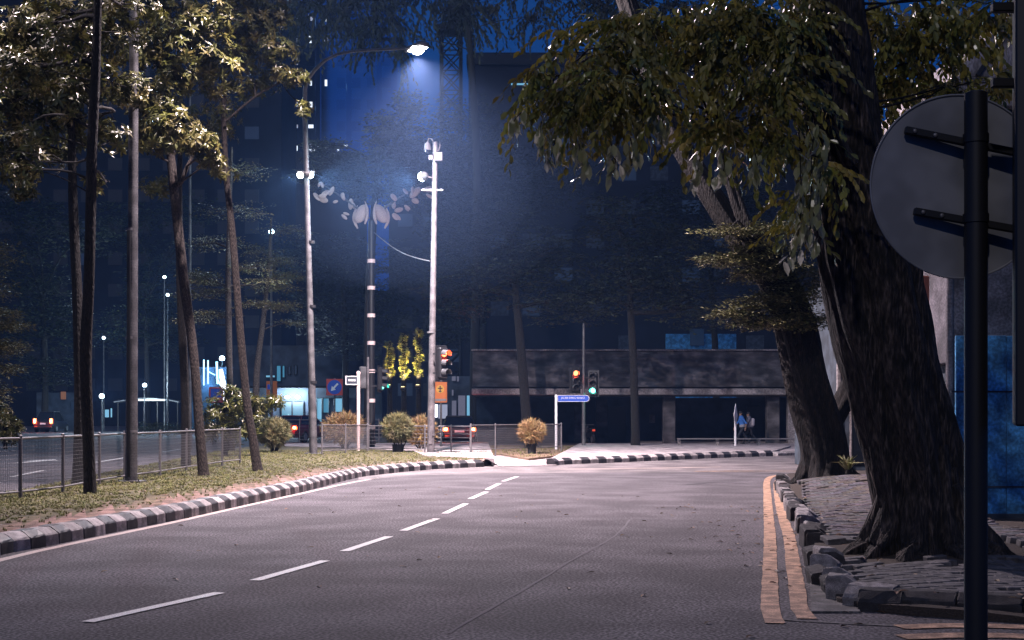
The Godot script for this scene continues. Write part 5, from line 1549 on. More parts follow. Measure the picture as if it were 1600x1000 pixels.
func background() -> void:
	dark_tree("broad dark tree whose crown is lit at its top edge below the junction lamp", [Vector3(-6.285, -0.006, -62), Vector3(-6.313, 2.868, -62), Vector3(-6.285, 6.25, -62), Vector3(-6.144, 9.632, -62), Vector3(-5.918, 12.45, -62)], [0.25, 0.22, 0.2, 0.17, 0.1], [[Vector3(-4.509, 15.127, -62), Vector3(0.451, 0.676, 0.361), 60], [Vector3(-5.073, 14.141, -62), Vector3(0.845, 0.845, 0.676), 80], [Vector3(-5.636, 13.295, -62), Vector3(0.845, 0.845, 0.676), 80], [Vector3(-5.918, 14.141, -62), Vector3(0.282, 0.845, 0.3), 24], [Vector3(-6.482, 12.168, -62), Vector3(1.691, 1.015, 1.353), 130], [Vector3(-4.509, 12.45, -62), Vector3(1.409, 1.127, 1.127), 130], [Vector3(-7.891, 12.45, -62), Vector3(1.127, 0.733, 0.902), 80], [Vector3(-8.173, 13.352, -62), Vector3(0.733, 0.254, 0.586), 50], [Vector3(-3.945, 13.577, -62), Vector3(0.676, 1.127, 0.541), 60], [Vector3(-5.355, 11.323, -62), Vector3(1.691, 0.845, 1.353), 90], [Vector3(-8.736, 11.886, -62), Vector3(0.845, 0.564, 0.676), 40]], 1.0, 101)
	dark_tree("dark tree with a slanting trunk in front of the left end of the walkway", [Vector3(0.845, 0.05, -62), Vector3(0.62, 1.741, -62), Vector3(0.423, 3.995, -62), Vector3(0.225, 6.25, -62), Vector3(0, 9.068, -62)], [0.26, 0.22, 0.2, 0.17, 0.1], [[Vector3(-0.282, 7.941, -62), Vector3(1.973, 1.409, 1.578), 130], [Vector3(-2.255, 7.095, -62), Vector3(1.691, 1.409, 1.353), 90], [Vector3(1.409, 8.505, -62), Vector3(1.691, 1.409, 1.353), 110], [Vector3(-0.564, 10.195, -62), Vector3(1.691, 1.127, 1.353), 90], [Vector3(1.691, 6.532, -62), Vector3(1.691, 1.127, 1.353), 80], [Vector3(-1.691, 9.068, -62), Vector3(1.691, 1.127, 1.353), 70]], 1.15, 103, M.bark_dark)
	dark_tree("dark tree with an upright trunk in front of the middle of the walkway", [Vector3(5.439, 0.05, -62), Vector3(5.411, 1.741, -62), Vector3(5.355, 3.714, -62), Vector3(5.214, 6.25, -62), Vector3(5.073, 9.068, -62)], [0.2, 0.18, 0.17, 0.15, 0.09], [[Vector3(5.073, 7.659, -62), Vector3(1.973, 1.409, 1.578), 120], [Vector3(3.382, 6.532, -62), Vector3(1.409, 1.127, 1.127), 80], [Vector3(6.764, 7.095, -62), Vector3(1.691, 1.409, 1.353), 100], [Vector3(4.509, 9.914, -62), Vector3(1.691, 1.409, 1.353), 90], [Vector3(6.764, 9.068, -62), Vector3(1.691, 1.127, 1.353), 80], [Vector3(8.173, 6.25, -62), Vector3(1.409, 1.127, 1.127), 60]], 1.15, 107, M.bark_dark)
	dark_tree("dark spreading tree behind the walkway roof on the right", [Vector3(12.218, -0.118, -84), Vector3(12.142, 4.845, -84), Vector3(11.836, 10.191, -84)], [0.25, 0.2, 0.14], [[Vector3(11.836, 10.955, -84), Vector3(2.673, 2.291, 2.138), 140], [Vector3(14.509, 9.809, -84), Vector3(2.291, 2.291, 1.833), 110], [Vector3(9.545, 13.627, -84), Vector3(2.673, 1.909, 2.138), 110], [Vector3(13.745, 14.009, -84), Vector3(2.673, 2.291, 2.138), 120], [Vector3(17.182, 10.955, -84), Vector3(2.291, 2.291, 1.833), 80]], 1.5, 109)
	dark_tree("tall dark tree behind the walkway between the camera pole and the street name sign", [Vector3(-1.6, -0.12, -88), Vector3(-1.76, 5, -88), Vector3(-2, 10.6, -88), Vector3(-2.2, 15.4, -88)], [0.28, 0.24, 0.2, 0.1], [[Vector3(-2, 14.2, -88), Vector3(2.8, 2.4, 2.24), 150], [Vector3(-4, 11.4, -88), Vector3(2.4, 2.4, 1.92), 120], [Vector3(0.4, 15.4, -88), Vector3(2.8, 2.4, 2.24), 130], [Vector3(-1.2, 17.4, -88), Vector3(2.4, 1.6, 1.92), 100], [Vector3(2.8, 15.8, -88), Vector3(2.4, 2, 1.92), 100], [Vector3(-4.4, 14.2, -88), Vector3(1.6, 2, 1.28), 70], [Vector3(-4, 7.4, -88), Vector3(2, 2, 1.6), 90], [Vector3(-3.8, 19, -88), Vector3(1.36, 2.4, 1.088), 90], [Vector3(-4.4, 16.6, -88), Vector3(1.44, 1.6, 1.152), 60], [Vector3(-2.4, 19.8, -88), Vector3(1.6, 1.6, 1.28), 60]], 1.5, 113)
	dark_tree("dark tree standing behind the keep-left sign", [Vector3(-10.873, -0.031, -92), Vector3(-10.873, 5.155, -92), Vector3(-11.04, 10.173, -92)], [0.25, 0.2, 0.14], [[Vector3(-10.873, 11.009, -92), Vector3(2.509, 2.509, 2.007), 130], [Vector3(-12.545, 8.5, -92), Vector3(2.091, 2.091, 1.673), 100], [Vector3(-8.782, 8.5, -92), Vector3(2.091, 2.091, 1.673), 100], [Vector3(-10.455, 5.991, -92), Vector3(2.091, 1.255, 1.673), 70], [Vector3(-14.218, 11.845, -92), Vector3(1.673, 1.673, 1.338), 70], [Vector3(-7.527, 11.009, -92), Vector3(1.673, 2.091, 1.338), 70]], 1.5, 127)
	dark_tree("dark tree far behind the weathered lamp post", [Vector3(-33.682, 0.005, -130), Vector3(-33.682, 6.623, -130), Vector3(-33.8, 11.35, -130)], [0.3, 0.25, 0.16], [[Vector3(-33.682, 11.35, -130), Vector3(2.955, 2.955, 2.364), 120], [Vector3(-36.045, 8.986, -130), Vector3(2.364, 2.364, 1.891), 90], [Vector3(-31.318, 8.395, -130), Vector3(2.364, 2.364, 1.891), 90], [Vector3(-32.5, 14.895, -130), Vector3(2.955, 2.955, 2.364), 90], [Vector3(-35.455, 19.032, -130), Vector3(3.545, 2.364, 2.836), 90], [Vector3(-30.727, 20.214, -130), Vector3(2.955, 2.364, 2.364), 80]], 1.9, 131)
	dark_tree("dark tree far beyond the car on the left carriageway", [Vector3(-39.818, -0.036, -120), Vector3(-39.818, 6.236, -120), Vector3(-40.036, 11.145, -120)], [0.3, 0.25, 0.16], [[Vector3(-39.818, 11.145, -120), Vector3(2.727, 3.273, 2.182), 130], [Vector3(-42, 8.418, -120), Vector3(2.182, 2.727, 1.745), 90], [Vector3(-37.636, 8.418, -120), Vector3(2.182, 2.727, 1.745), 90], [Vector3(-39.818, 5.145, -120), Vector3(3.273, 1.636, 2.618), 70], [Vector3(-42.545, 13.873, -120), Vector3(2.727, 2.727, 2.182), 90], [Vector3(-40.364, 17.691, -120), Vector3(3.273, 2.509, 2.618), 100], [Vector3(-36.545, 16.6, -120), Vector3(2.509, 2.182, 2.007), 70], [Vector3(-43.636, 19.873, -120), Vector3(2.727, 1.636, 2.182), 60]], 1.9, 137)

	walkway()
	towers()
	shops()
	right_buildings()

func walkway() -> void:
	var o := thing("covered_walkway", "long low concrete walkway roof with a stained parapet over a dark passage", "walkway", Vector3(7.418, 0, -72.0))
	var x0: float = -1.916 - o.position.x
	var x1: float = 25.964 - o.position.x
	var cx := (x0 + x1) * 0.5
	var w := x1 - x0
	var b := MB.new()
	b.box(Vector3(cx, (2.84 + 4.60) * 0.5, 0), Vector3(w, 4.60 - 2.84, 7.6), Basis.IDENTITY, 0.03)
	obj("parapet", b, M.concrete_dark, o)
	b = MB.new()
	b.box(Vector3(cx, 4.64, 3.72), Vector3(w + 0.1, 0.08, 0.34), Basis.IDENTITY, 0.01)
	obj("coping", b, M.concrete_ledge, o)
	b = MB.new()
	b.box(Vector3(cx, 2.62, 0.2), Vector3(w + 0.06, 0.30, 8.0), Basis.IDENTITY, 0.02)
	obj("ledge", b, M.concrete_ledge, o)
	b = MB.new()
	b.box(Vector3(cx, 1.2, -3.9), Vector3(w, 2.4, 0.2))
	obj("back_wall", b, M.wall_dark, o)
	for e in [[1045, 68.8, 0.6], [1207, 68.8, 0.62], [1236, 68.6, 0.38], [905, 74.0, 0.5], [940, 75.0, 0.6], [1340, 68.6, 0.38]]:
		b = MB.new()
		b.box(Vector3((e[0] - 800.0) * e[1] / 2200.0 - o.position.x, 1.21, -e[1] + 72.0), Vector3(e[2], 2.42, 0.5), Basis.IDENTITY, 0.03)
		obj("pillar", b, M.concrete_dark if e[2] > 0.45 else M.concrete_ledge, o)
	b = MB.new()
	b.box(Vector3((1019 - 800.0) * 75.5 / 2200.0 - o.position.x, 1.28, -75.55 + 72.0), Vector3(0.3, 0.45, 0.03))
	obj("notice", b, M.concrete_ledge, o)
	for e in [[1180, 0.9], [960, 1.2]]:
		b = MB.new()
		b.box(Vector3((e[0] - 800.0) * 75.6 / 2200.0 - o.position.x, 1.0, -75.57 + 72.0), Vector3(e[1], 1.9, 0.05), Basis.IDENTITY, 0.01)
		obj("door", b, M.black, o)

func towers() -> void:
	var r := RandomNumberGenerator.new()
	r.seed = 17
	# the broad dark block behind the walkway
	var o := thing("tall_building", "broad dark block with a flat roof rising behind the junction", "building", Vector3(15.682, 0, -156.0))
	var b := MB.new()
	b.box(Vector3(0, 20.0, 0), Vector3(40.636, 40.0, 12.0), Basis.IDENTITY, 0.05)
	obj("wall", b, M.tower_dark, o)
	b = MB.new()
	b.box(Vector3(0, 39.2, 0), Vector3(41.045, 1.1, 12.6), Basis.IDENTITY, 0.05)
	obj("roof_edge", b, M.black_matt, o)
	for j in 9:
		for i in 11:
			if r.randf() < 0.45:
				continue
			b = MB.new()
			b.box(Vector3(-17.0 + i * 3.4, 5.5 + j * 3.6, 6.02), Vector3(1.9, 1.5, 0.06))
			obj("window", b, M.shop_blue if r.randf() < 0.8 else M.window_dim, o)
	b = MB.new()
	b.box(Vector3(1.5 - 15.682, 36.6, 6.05), Vector3(3.2, 0.18, 0.08))
	obj("light_strip", b, M.window_pale, o)
	# a lower dark block between the tower and the broad one
	o = thing("office_block", "lower dark office block behind the flower-topped post and the camera pole", "building", Vector3(-8.436, 0, -150.0))
	b = MB.new()
	b.box(Vector3(0, 14.6, 0), Vector3(8.568, 29.2, 9.0), Basis.IDENTITY, 0.05)
	obj("wall", b, M.tower_dark, o)
	b = MB.new()
	b.box(Vector3(-0.8, 29.7, -0.5), Vector3(5.273, 1.1, 6.0), Basis.IDENTITY, 0.05)
	obj("roof_edge", b, M.black_matt, o)
	for j in 7:
		for i in 3:
			b = MB.new()
			b.box(Vector3(-2.6 + i * 2.6, 4.0 + j * 3.5, 4.52), Vector3(1.5, 1.3, 0.06))
			obj("window", b, M.window_dim if r.randf() < 0.1 else M.black, o)
	# the hazy tower on the left
	o = thing("tower_block", "hazy blue tower block with a few lit windows behind the curved lamp arm", "tower block", Vector3(-24.182, 0, -200.0))
	b = MB.new()
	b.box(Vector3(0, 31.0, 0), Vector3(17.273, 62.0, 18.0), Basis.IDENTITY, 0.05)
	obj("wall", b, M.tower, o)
	b = MB.new()
	b.box(Vector3(0, 9.0, 1.5), Vector3(18.309, 18.0, 19.0), Basis.IDENTITY, 0.05)
	obj("podium", b, M.tower_dark, o)
	for x in [-6.2, -2.1, 2.1, 6.2]:
		b = MB.new()
		b.box(Vector3(x, 40.0, 9.1), Vector3(0.7, 44.0, 0.5), Basis.IDENTITY, 0.02)
		obj("rib", b, M.tower_pane, o)
	for j in 18:
		for i in 8:
			var x := -7.2 + i * 2.05
			var lit := i < 4 and j > 8 and r.randf() < 0.75
			b = MB.new()
			var sz := Vector3(r.randf_range(0.25, 0.8), r.randf_range(0.3, 1.1), 0.06) if lit else Vector3(1.2, 1.4, 0.06)
			b.box(Vector3(x, 8.0 + j * 2.95, 9.03), sz)
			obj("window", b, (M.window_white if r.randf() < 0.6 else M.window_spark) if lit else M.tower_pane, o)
	# lit garland on a lower roof terrace
	o = thing("roof_terrace", "low terrace roof edged with small white lights behind the tall lamp post", "terrace", Vector3(-13.273, 0, -104.0))
	b = MB.new()
	b.box(Vector3(0, 10.2, 0), Vector3(4.6, 20.4, 5.0), Basis.IDENTITY, 0.03)
	obj("wall", b, M.tower_dark, o)
	for k in 11:
		b = MB.new()
		b.ball(Vector3(-1.6 + k * 0.3 + r.randf_range(-0.1, 0.1), 20.65 + r.randf_range(-0.15, 0.22), 2.5), Vector3.ONE * r.randf_range(0.05, 0.1), 5, 8)
		obj("light_bulb", b, M.window_spark, o)
	# lattice mast
	o = thing("lattice_mast", "dark square lattice mast against the blue night sky", "mast", Vector3(-5.182, 0, -120.0))
	b = MB.new()
	var hw := 0.82
	for sx in [-1.0, 1.0]:
		for sz in [-1.0, 1.0]:
			b.rod(Vector3(sx * hw, 0, sz * hw), Vector3(sx * hw, 34.0, sz * hw), 0.13, 6)
	obj("mast_legs", b, M.black_matt, o)
	b = MB.new()
	for k in 20:
		var y := k * 1.7
		for sz in [-1.0, 1.0]:
			b.rod(Vector3(-hw, y, sz * hw), Vector3(hw, y + 1.7, sz * hw), 0.06, 4)
			b.rod(Vector3(hw, y, sz * hw), Vector3(-hw, y + 1.7, sz * hw), 0.06, 4)
			b.rod(Vector3(-hw, y, sz * hw), Vector3(hw, y, sz * hw), 0.06, 4)
			b.rod(Vector3(sz * hw, y, -hw), Vector3(sz * hw, y + 1.7, hw), 0.06, 4)
	stuff(obj("lattice_bars", b, M.black_matt, o))
	b = MB.new()
	b.box(Vector3(0, 34.2, 0), Vector3(2.5, 0.5, 2.5), Basis.IDENTITY, 0.05)
	b.box(Vector3(1.6, 36.0, 0), Vector3(5.0, 0.35, 0.5), Basis.IDENTITY, 0.05)
	b.box(Vector3(0.3, 36.6, 0), Vector3(1.2, 4.0, 1.2), Basis.IDENTITY, 0.05)
	obj("mast_head", b, M.black_matt, o)
	# one more far block to the left so that the haze ends somewhere
	o = thing("far_block", "dim dark block of flats far behind the left trees", "building", Vector3(-51, 0, -176.0))
	b = MB.new()
	b.box(Vector3(0, 29.0, 0), Vector3(46.364, 58.0, 12.0), Basis.IDENTITY, 0.05)
	obj("wall", b, M.tower_dark, o)
	for j in 12:
		for i in 13:
			b = MB.new()
			b.box(Vector3(-20.0 + i * 3.3, 5.0 + j * 3.8, 6.03), Vector3(1.7, 1.5, 0.06))
			obj("window", b, M.window_dim if r.randf() < 0.03 else M.black, o)

func lit_panel(o: Node3D, called: String, x0: float, y0: float, x1: float, y1: float, d: float, m: Material, deep := 0.06) -> MeshInstance3D:
	var a := ground_lift(x0, y0, d) - o.position
	var z := ground_lift(x1, y1, d) - o.position
	var b := MB.new()
	b.box((a + z) * 0.5, Vector3(absf(z.x - a.x), absf(z.y - a.y), deep), Basis.IDENTITY, 0.01)
	return obj(called, b, m, o)

func shops() -> void:
	# glass fronted shops with cold blue light
	var o := thing("shop_building", "dark shop building with cold blue lit windows behind the tall lamp post", "shop", Vector3(-13.964, 0, -100.0))
	var b := MB.new()
	b.box(Vector3(0, 3.1, 0), Vector3(10.2, 6.2, 7.6), Basis.IDENTITY, 0.03)
	obj("wall", b, M.wall_dark, o)
	b = MB.new()
	b.box(Vector3(0, 3.35, 4.3), Vector3(10.4, 0.16, 1.1), Basis.IDENTITY, 0.02)
	obj("canopy", b, M.black_matt, o)
	for e in [[440, 627, 456, 664, "window_cyan"], [457, 627, 474, 664, "window_cyan"], [495, 622, 503, 690, "window_pale"], [505, 622, 514, 645, "window_cyan"], [522, 622, 535, 644, "window_pale"], [415, 586, 430, 590, "window_pale"], [432, 571, 439, 596, "window_cyan"], [441, 571, 445, 590, "window_cyan"], [450, 572, 454, 585, "window_dim"], [460, 570, 464, 585, "window_dim"]]:
		var f := lit_panel(o, "window", e[0], e[1], e[2], e[3], 96.1, M[e[4]], 0.08)
		b = MB.new()
		var a := ground_lift(e[0], e[1], 96.03) - o.position
		var z := ground_lift(e[2], e[3], 96.03) - o.position
		for q in [[a, Vector3(z.x, a.y, a.z)], [Vector3(a.x, z.y, a.z), z], [a, Vector3(a.x, z.y, a.z)], [Vector3(z.x, a.y, a.z), z]]:
			b.rod(q[0], q[1], 0.03, 4)
		obj("frame", b, M.black, f)
	for x in [449, 465]:
		b = MB.new()
		b.ball(ground_lift(x, 620.5, 95.4) - o.position, Vector3(0.18, 0.11, 0.12), 6, 10)
		obj("shop_lamp", b, M.lamp_far, o)
		omni(o, ground_lift(x, 620.5, 95.4) - o.position, COOL, 14.0, 0.1)
	lit_panel(o, "window", 448, 542, 456, 544, 98.0, M.window_pale)
	# frame of neon tubes
	o = thing("neon_frame", "cluster of upright cold white neon tubes seen between the left tree trunks", "neon sign", Vector3(-21.982, 0, -104.0))
	b = MB.new()
	b.box(Vector3(0, 2.4, -0.6), Vector3(4.4, 5.2, 0.3), Basis.IDENTITY, 0.03)
	obj("back_panel", b, M.wall_dark, o)
	for e in [[318.5, 562, 318.5, 602, 0.05], [325, 563, 325, 600, 0.05], [326, 581, 336, 586, 0.035], [338.5, 565, 340, 600, 0.075], [339, 592, 345, 602, 0.06], [358, 570, 359, 586, 0.03], [390, 563, 392, 592, 0.065], [409, 577, 412, 598, 0.06], [392, 601, 402, 598, 0.02]]:
		b = MB.new()
		b.rod(ground_lift(e[0], e[1], 103.6) - o.position, ground_lift(e[2], e[3], 103.6) - o.position, e[4], 8)
		obj("neon_tube", b, M.neon, o)
	omni(o, ground_lift(340, 582, 102.8) - o.position, Color(0.45, 0.75, 1.0), 46.0, 0.3)
	b = MB.new()
	b.tube([ground_lift(350, 628, 103.2) - o.position, ground_lift(350, 606, 103.2) - o.position, ground_lift(347, 590, 103.2) - o.position, ground_lift(345, 577, 103.2) - o.position], [0.16, 0.2, 0.17, 0.13], 12)
	obj("light_column", b, M.neon_white, o)
	b = MB.new()
	b.ball(ground_lift(375.5, 582, 100.0) - o.position, Vector3(0.26, 0.26, 0.2), 8, 12)
	obj("green_lamp", b, glow(0.3, 1.0, 0.85, 4.0), o)
	b = MB.new()
	b.ball(ground_lift(379.5, 589, 99.6) - o.position, Vector3(0.13, 0.2, 0.13), 8, 12)
	obj("green_lamp", b, glow(0.6, 1.0, 1.0, 7.0), o)
	b = MB.new()
	b.ball(ground_lift(376, 626, 99.6) - o.position, Vector3(0.12, 0.22, 0.1), 8, 12)
	obj("green_lamp", b, glow(0.2, 0.8, 1.0, 2.2), o)
	omni(o, ground_lift(376, 584, 99.0) - o.position, Color(0.3, 1.0, 0.9), 12.0, 0.2)
	for e in [[389, 550, 0.12], [397, 552, 0.09], [409.5, 550, 0.13], [411, 558, 0.1], [372, 549, 0.06]]:
		b = MB.new()
		b.ball(ground_lift(e[0], e[1], 103.0) - o.position, Vector3(e[2], e[2] * 1.5, e[2]), 6, 10)
		obj("light_bulb", b, glow(1.0, 0.75, 0.62, 1.6), o)
	# lit canopy far down the left road
	o = thing("lit_canopy", "low lit white canopy roof on thin posts behind the far hedge", "canopy", Vector3(-30.465, 0, -118.0))
	b = MB.new()
	for i in 10:
		var t := i / 9.0
		var t2 := (i + 1) / 9.0
		if i < 9:
			var p0 := Vector3(lerpf(-2.6, 2.8, t), 2.5 + 0.3 * sin(t * PI), 0)
			var p1 := Vector3(lerpf(-2.6, 2.8, t2), 2.5 + 0.3 * sin(t2 * PI), 0)
			b.box((p0 + p1) * 0.5, Vector3(0.64, 0.1, 2.2), Basis(Vector3.BACK, atan2(p1.y - p0.y, p1.x - p0.x)), 0.01)
	obj("roof", b, M.steel, o)
	for x in [-2.4, -0.9, 0.9, 2.6]:
		b = MB.new()
		b.rod(Vector3(x, 0, 0.6), Vector3(x, 2.5, 0.6), 0.05, 6)
		obj("post", b, M.bark_black, o)
	b = MB.new()
	b.box(Vector3(0.55, 2.66, 1.12), Vector3(2.2, 0.1, 0.06), Basis.IDENTITY, 0.01)
	obj("light_strip", b, M.lamp_small, o)
	omni(o, Vector3(0.5, 2.3, 1.6), COOL, 14.0, 0.3)
	for e in [[164, 640, 170, 652, "window_pale"], [173, 638, 175, 652, "window_pale"]]:
		lit_panel(o, "window", e[0], e[1], e[2], e[3], 117.4, M[e[4]])
	# the orange wall light further left
	o = thing("kiosk", "small dark kiosk with a dim orange lit window far left", "kiosk", Vector3(-40.227, 0, -126.0))
	b = MB.new()
	b.box(Vector3(0, 1.7, 0), Vector3(4.0, 3.4, 2.0), Basis.IDENTITY, 0.02)
	obj("wall", b, M.wall_dark, o)
	lit_panel(o, "window", 95, 612, 103, 624, 124.9, glow(0.8, 0.35, 0.18, 0.22))
	lit_panel(o, "window", 111, 628, 116, 640, 124.9, M.window_dim)
	# kiosk with white lit panels behind the camera pole
	o = thing("lit_booth", "booth with white lit panels behind the camera pole", "booth", Vector3(-3.513, 0, -86.0))
	b = MB.new()
	b.box(Vector3(0, 1.9, 0), Vector3(3.2, 3.8, 2.8), Basis.IDENTITY, 0.02)
	obj("wall", b, M.wall_dark, o)
	for e in [[679, 632, 683.5, 652, "neon_white"], [685, 632, 699, 654, "window_white"], [706, 626, 713, 654, "window_grey"], [716, 618, 727, 654, "window_grey"], [729.5, 618, 735, 654, "window_pale"], [706, 588, 712, 595, "window_grey"], [714, 588, 717, 596, "window_grey"], [706, 609, 708.5, 618, "window_grey"]]:
		lit_panel(o, "window", e[0], e[1], e[2], e[3], 84.4, M[e[4]])
	o = thing("blue_hoarding", "dim blue lit wall seen through the gap above the walkway roof", "wall", Vector3(13.409, 0, -100.0))
	b = MB.new()
	b.box(Vector3(0, 3.6, 0), Vector3(5.0, 7.2, 0.3), Basis.IDENTITY, 0.02)
	obj("wall", b, M.blue_paint, o)
	lit_panel(o, "window", 1078, 514, 1100, 540, 99.7, M.window_dim)
	# hedge along the left road
	var hd := thing("hedge", "low clipped hedge along the far side of the left carriageway", "hedge", Vector3(-20.8, 0, -88.0))
	var hc := []
	for k in 9:
		hc.append([Vector3(-2.4 + k * 0.6, 0.55, 0.0) + hd.position, Vector3(0.5, 0.5, 0.5), 50])
	scatter("foliage", sprig(16, 0.25, 0.09, 14), M.leaf_small, in_clumps(hc, 2, 1.0, 1.0, 14, hd.position), tints(Color(1.2, 1.2, 0.8), 0.3, 4), hd)

func right_buildings() -> void:
	# blue hoarding and the pale house behind it
	var o := thing("hoarding", "bright blue painted sheet hoarding behind the big tree and the sign post", "hoarding", Vector3(7.273, 0, -20.0))
	var b := MB.new()
	for k in 6:
		b = MB.new()
		b.box(Vector3(-0.62 + k * 0.72, 1.42 - 0.004 * k, 0.006 * (k % 2)), Vector3(0.712, 2.55, 0.05), Basis.IDENTITY, 0.006)
		obj("panel", b, M.blue_paint, o)
	b = MB.new()
	b.box(Vector3(1.1, 0.10, 0.02), Vector3(4.4, 0.14, 0.09), Basis.IDENTITY, 0.006)
	obj("kick_board", b, M.shop_blue, o)
	b = MB.new()
	for y in [0.55, 1.9]:
		b.box(Vector3(1.1, y, 0.037), Vector3(4.3, 0.025, 0.02))
	obj("seam", b, M.shop_blue, o)
	o = thing("pale_house", "pale plastered house with a grey gable roof behind the round sign", "house", Vector3(8, 0, -25.0))
	b = MB.new()
	b.box(Vector3(0.8, 3.6, 0), Vector3(3.9, 2.45, 5.6), Basis.IDENTITY, 0.02)
	obj("wall", b, M.beige_wall, o)
	b = MB.new()
	b.box(Vector3(0.85, 1.2, 0), Vector3(3.7, 2.36, 5.2), Basis.IDENTITY, 0.02)
	obj("ground_floor", b, M.shop_blue, o)
	b = MB.new()
	b.tube([Vector3(6.86 - o.position.x, 0.1, 2.93), Vector3(6.86 - o.position.x, 4.9, 2.93)], [0.06, 0.06], 10)
	obj("drain_pipe", b, M.beige_wall, o)
	b = MB.new()
	b.box(Vector3(6.49 - o.position.x, 3.3, 2.86), Vector3(0.12, 0.9, 0.1), Basis.IDENTITY, 0.01)
	obj("shutter", b, mat(0.25, 0.07, 0.04, 0.7), o)
	b = MB.new()
	b.plate([Vector2(-1.25, 6.72), Vector2(0.05, 8.1), Vector2(1.9, 8.1), Vector2(3.2, 6.6), Vector2(3.2, 6.35), Vector2(-1.3, 6.45)], -2.8, 2.9)
	obj("gable", b, M.roof_grey, o)
	b = MB.new()
	b.box(Vector3(-0.42, 7.32, 2.93), Vector3(1.05, 0.07, 0.05), Basis(Vector3.BACK, 0.99), 0.01)
	obj("barge_board", b, M.black, o)
	b = MB.new()
	b.box(Vector3(0.9, 5.6, 0), Vector3(3.8, 1.62, 5.3), Basis.IDENTITY, 0.02)
	obj("upper_wall", b, M.shop_blue, o)
	# narrow shop front further back with a white pillar and bracket
	o = thing("corner_shop", "grey-blue shop front with a white pillar edge between the two old trees", "shop", Vector3(10.709, 0, -41.0))
	b = MB.new()
	b.box(Vector3(0, 2.6, 0), Vector3(3.8, 5.2, 5.8), Basis.IDENTITY, 0.02)
	obj("wall", b, M.shop_blue, o)
	b = MB.new()
	b.box(Vector3(8.826 - o.position.x, 1.95, 2.96), Vector3(0.1, 3.9, 0.1), Basis.IDENTITY, 0.01)
	obj("pillar", b, M.concrete_ledge, o)
	b = MB.new()
	b.box(Vector3(8.913 - o.position.x, 3.15, 3.1), Vector3(0.32, 0.26, 0.4), Basis(Vector3.BACK, 0.5), 0.02)
	obj("bracket", b, M.concrete_ledge, o)
	b = MB.new()
	b.tube([Vector3(9.155 - o.position.x, 0.1, 2.96), Vector3(9.155 - o.position.x, 2.3, 2.96)], [0.04, 0.04], 8)
	obj("drain_pipe", b, M.concrete_ledge, o)
	b = MB.new()
	b.box(Vector3(9.414 - o.position.x, 1.3, 2.93), Vector3(0.5, 2.2, 0.06), Basis.IDENTITY, 0.01)
	obj("shop_window", b, M.car_glass, o)

# ---------------------------------------------------------------- signals and signs
func signal_head(o: Node3D, at: Vector3, yaw: float, lit: int, s := 1.0) -> void:
	var bas := Basis(Vector3.UP, yaw)
	var b := MB.new()
	b.box(at, Vector3(0.34, 1.0, 0.2) * s, bas, 0.03)
	b.box(at - bas * Vector3(0, 0, 0.06), Vector3(0.5, 1.16, 0.02) * s, bas, 0.008)
	var hd := obj("signal_head", b, M.black, o)
	for k in 3:
		var c := at + bas * Vector3(0, (0.31 - 0.31 * k) * s, 0.1 * s)
		b = MB.new()
		b.ball(c, Vector3(0.115, 0.115, 0.025) * s, 6, 14, bas)
		var m: Material = M.black
		if lit == k:
			m = [M.signal_red, M.signal_red, M.signal_green][k]
		obj("signal_lens", b, m, hd)
		b = MB.new()
		for i in 9:
			var a0 := -0.35 + (PI + 0.7) * i / 9.0
			var a1 := -0.35 + (PI + 0.7) * (i + 1) / 9.0
			var p0 := Vector3(cos(a0), sin(a0), 0) * 0.135 * s
			var p1 := Vector3(cos(a1), sin(a1), 0) * 0.135 * s
			var z := Vector3(0, -0.03, 0.24) * s
			b.quad(c + bas * p0, c + bas * p1, c + bas * (p1 + z), c + bas * (p0 + z), bas * (p0 + p1))
		obj("visor", b, M.steel if lit == 0 else M.black, hd)
	if lit >= 0:
		var c := at + bas * Vector3(0, (0.31 - 0.31 * lit) * s, 0.17 * s)
		omni(o, c, Color(1, 0.25, 0.1) if lit < 2 else Color(0.2, 1, 0.85), 0.8, 0.06)

func post_sign(called: String, label: String, category: String, base: Vector3, h: float, r: float, m: Material) -> Node3D:
	var o := thing(called, label, category, base)
	var b := MB.new()
	b.tube([Vector3.ZERO, Vector3(0, h, 0)], [r, r], 10)
	b.ball(Vector3(0, h, 0), Vector3(r * 1.3, r * 1.3, r * 1.3), 5, 10)
	obj("post", b, m, o)
	return o

func text(o: Node, s: String, at: Vector3, size: float, m: Material, bas := Basis.IDENTITY) -> void:
	var t := TextMesh.new()
	t.text = s
	t.font_size = 64
	t.pixel_size = size / 64.0
	t.depth = 0.004
	var f := SystemFont.new()
	f.font_names = PackedStringArray(["Droid Sans"])
	t.font = f
	var k := mi("lettering", t, m, o)
	k.transform = Transform3D(bas, at)

func circle(r: float, n := 32, c := Vector2.ZERO) -> Array:
	var o := []
	for k in n:
		o.append(c + Vector2(cos(TAU * k / n), sin(TAU * k / n)) * r)
	return o

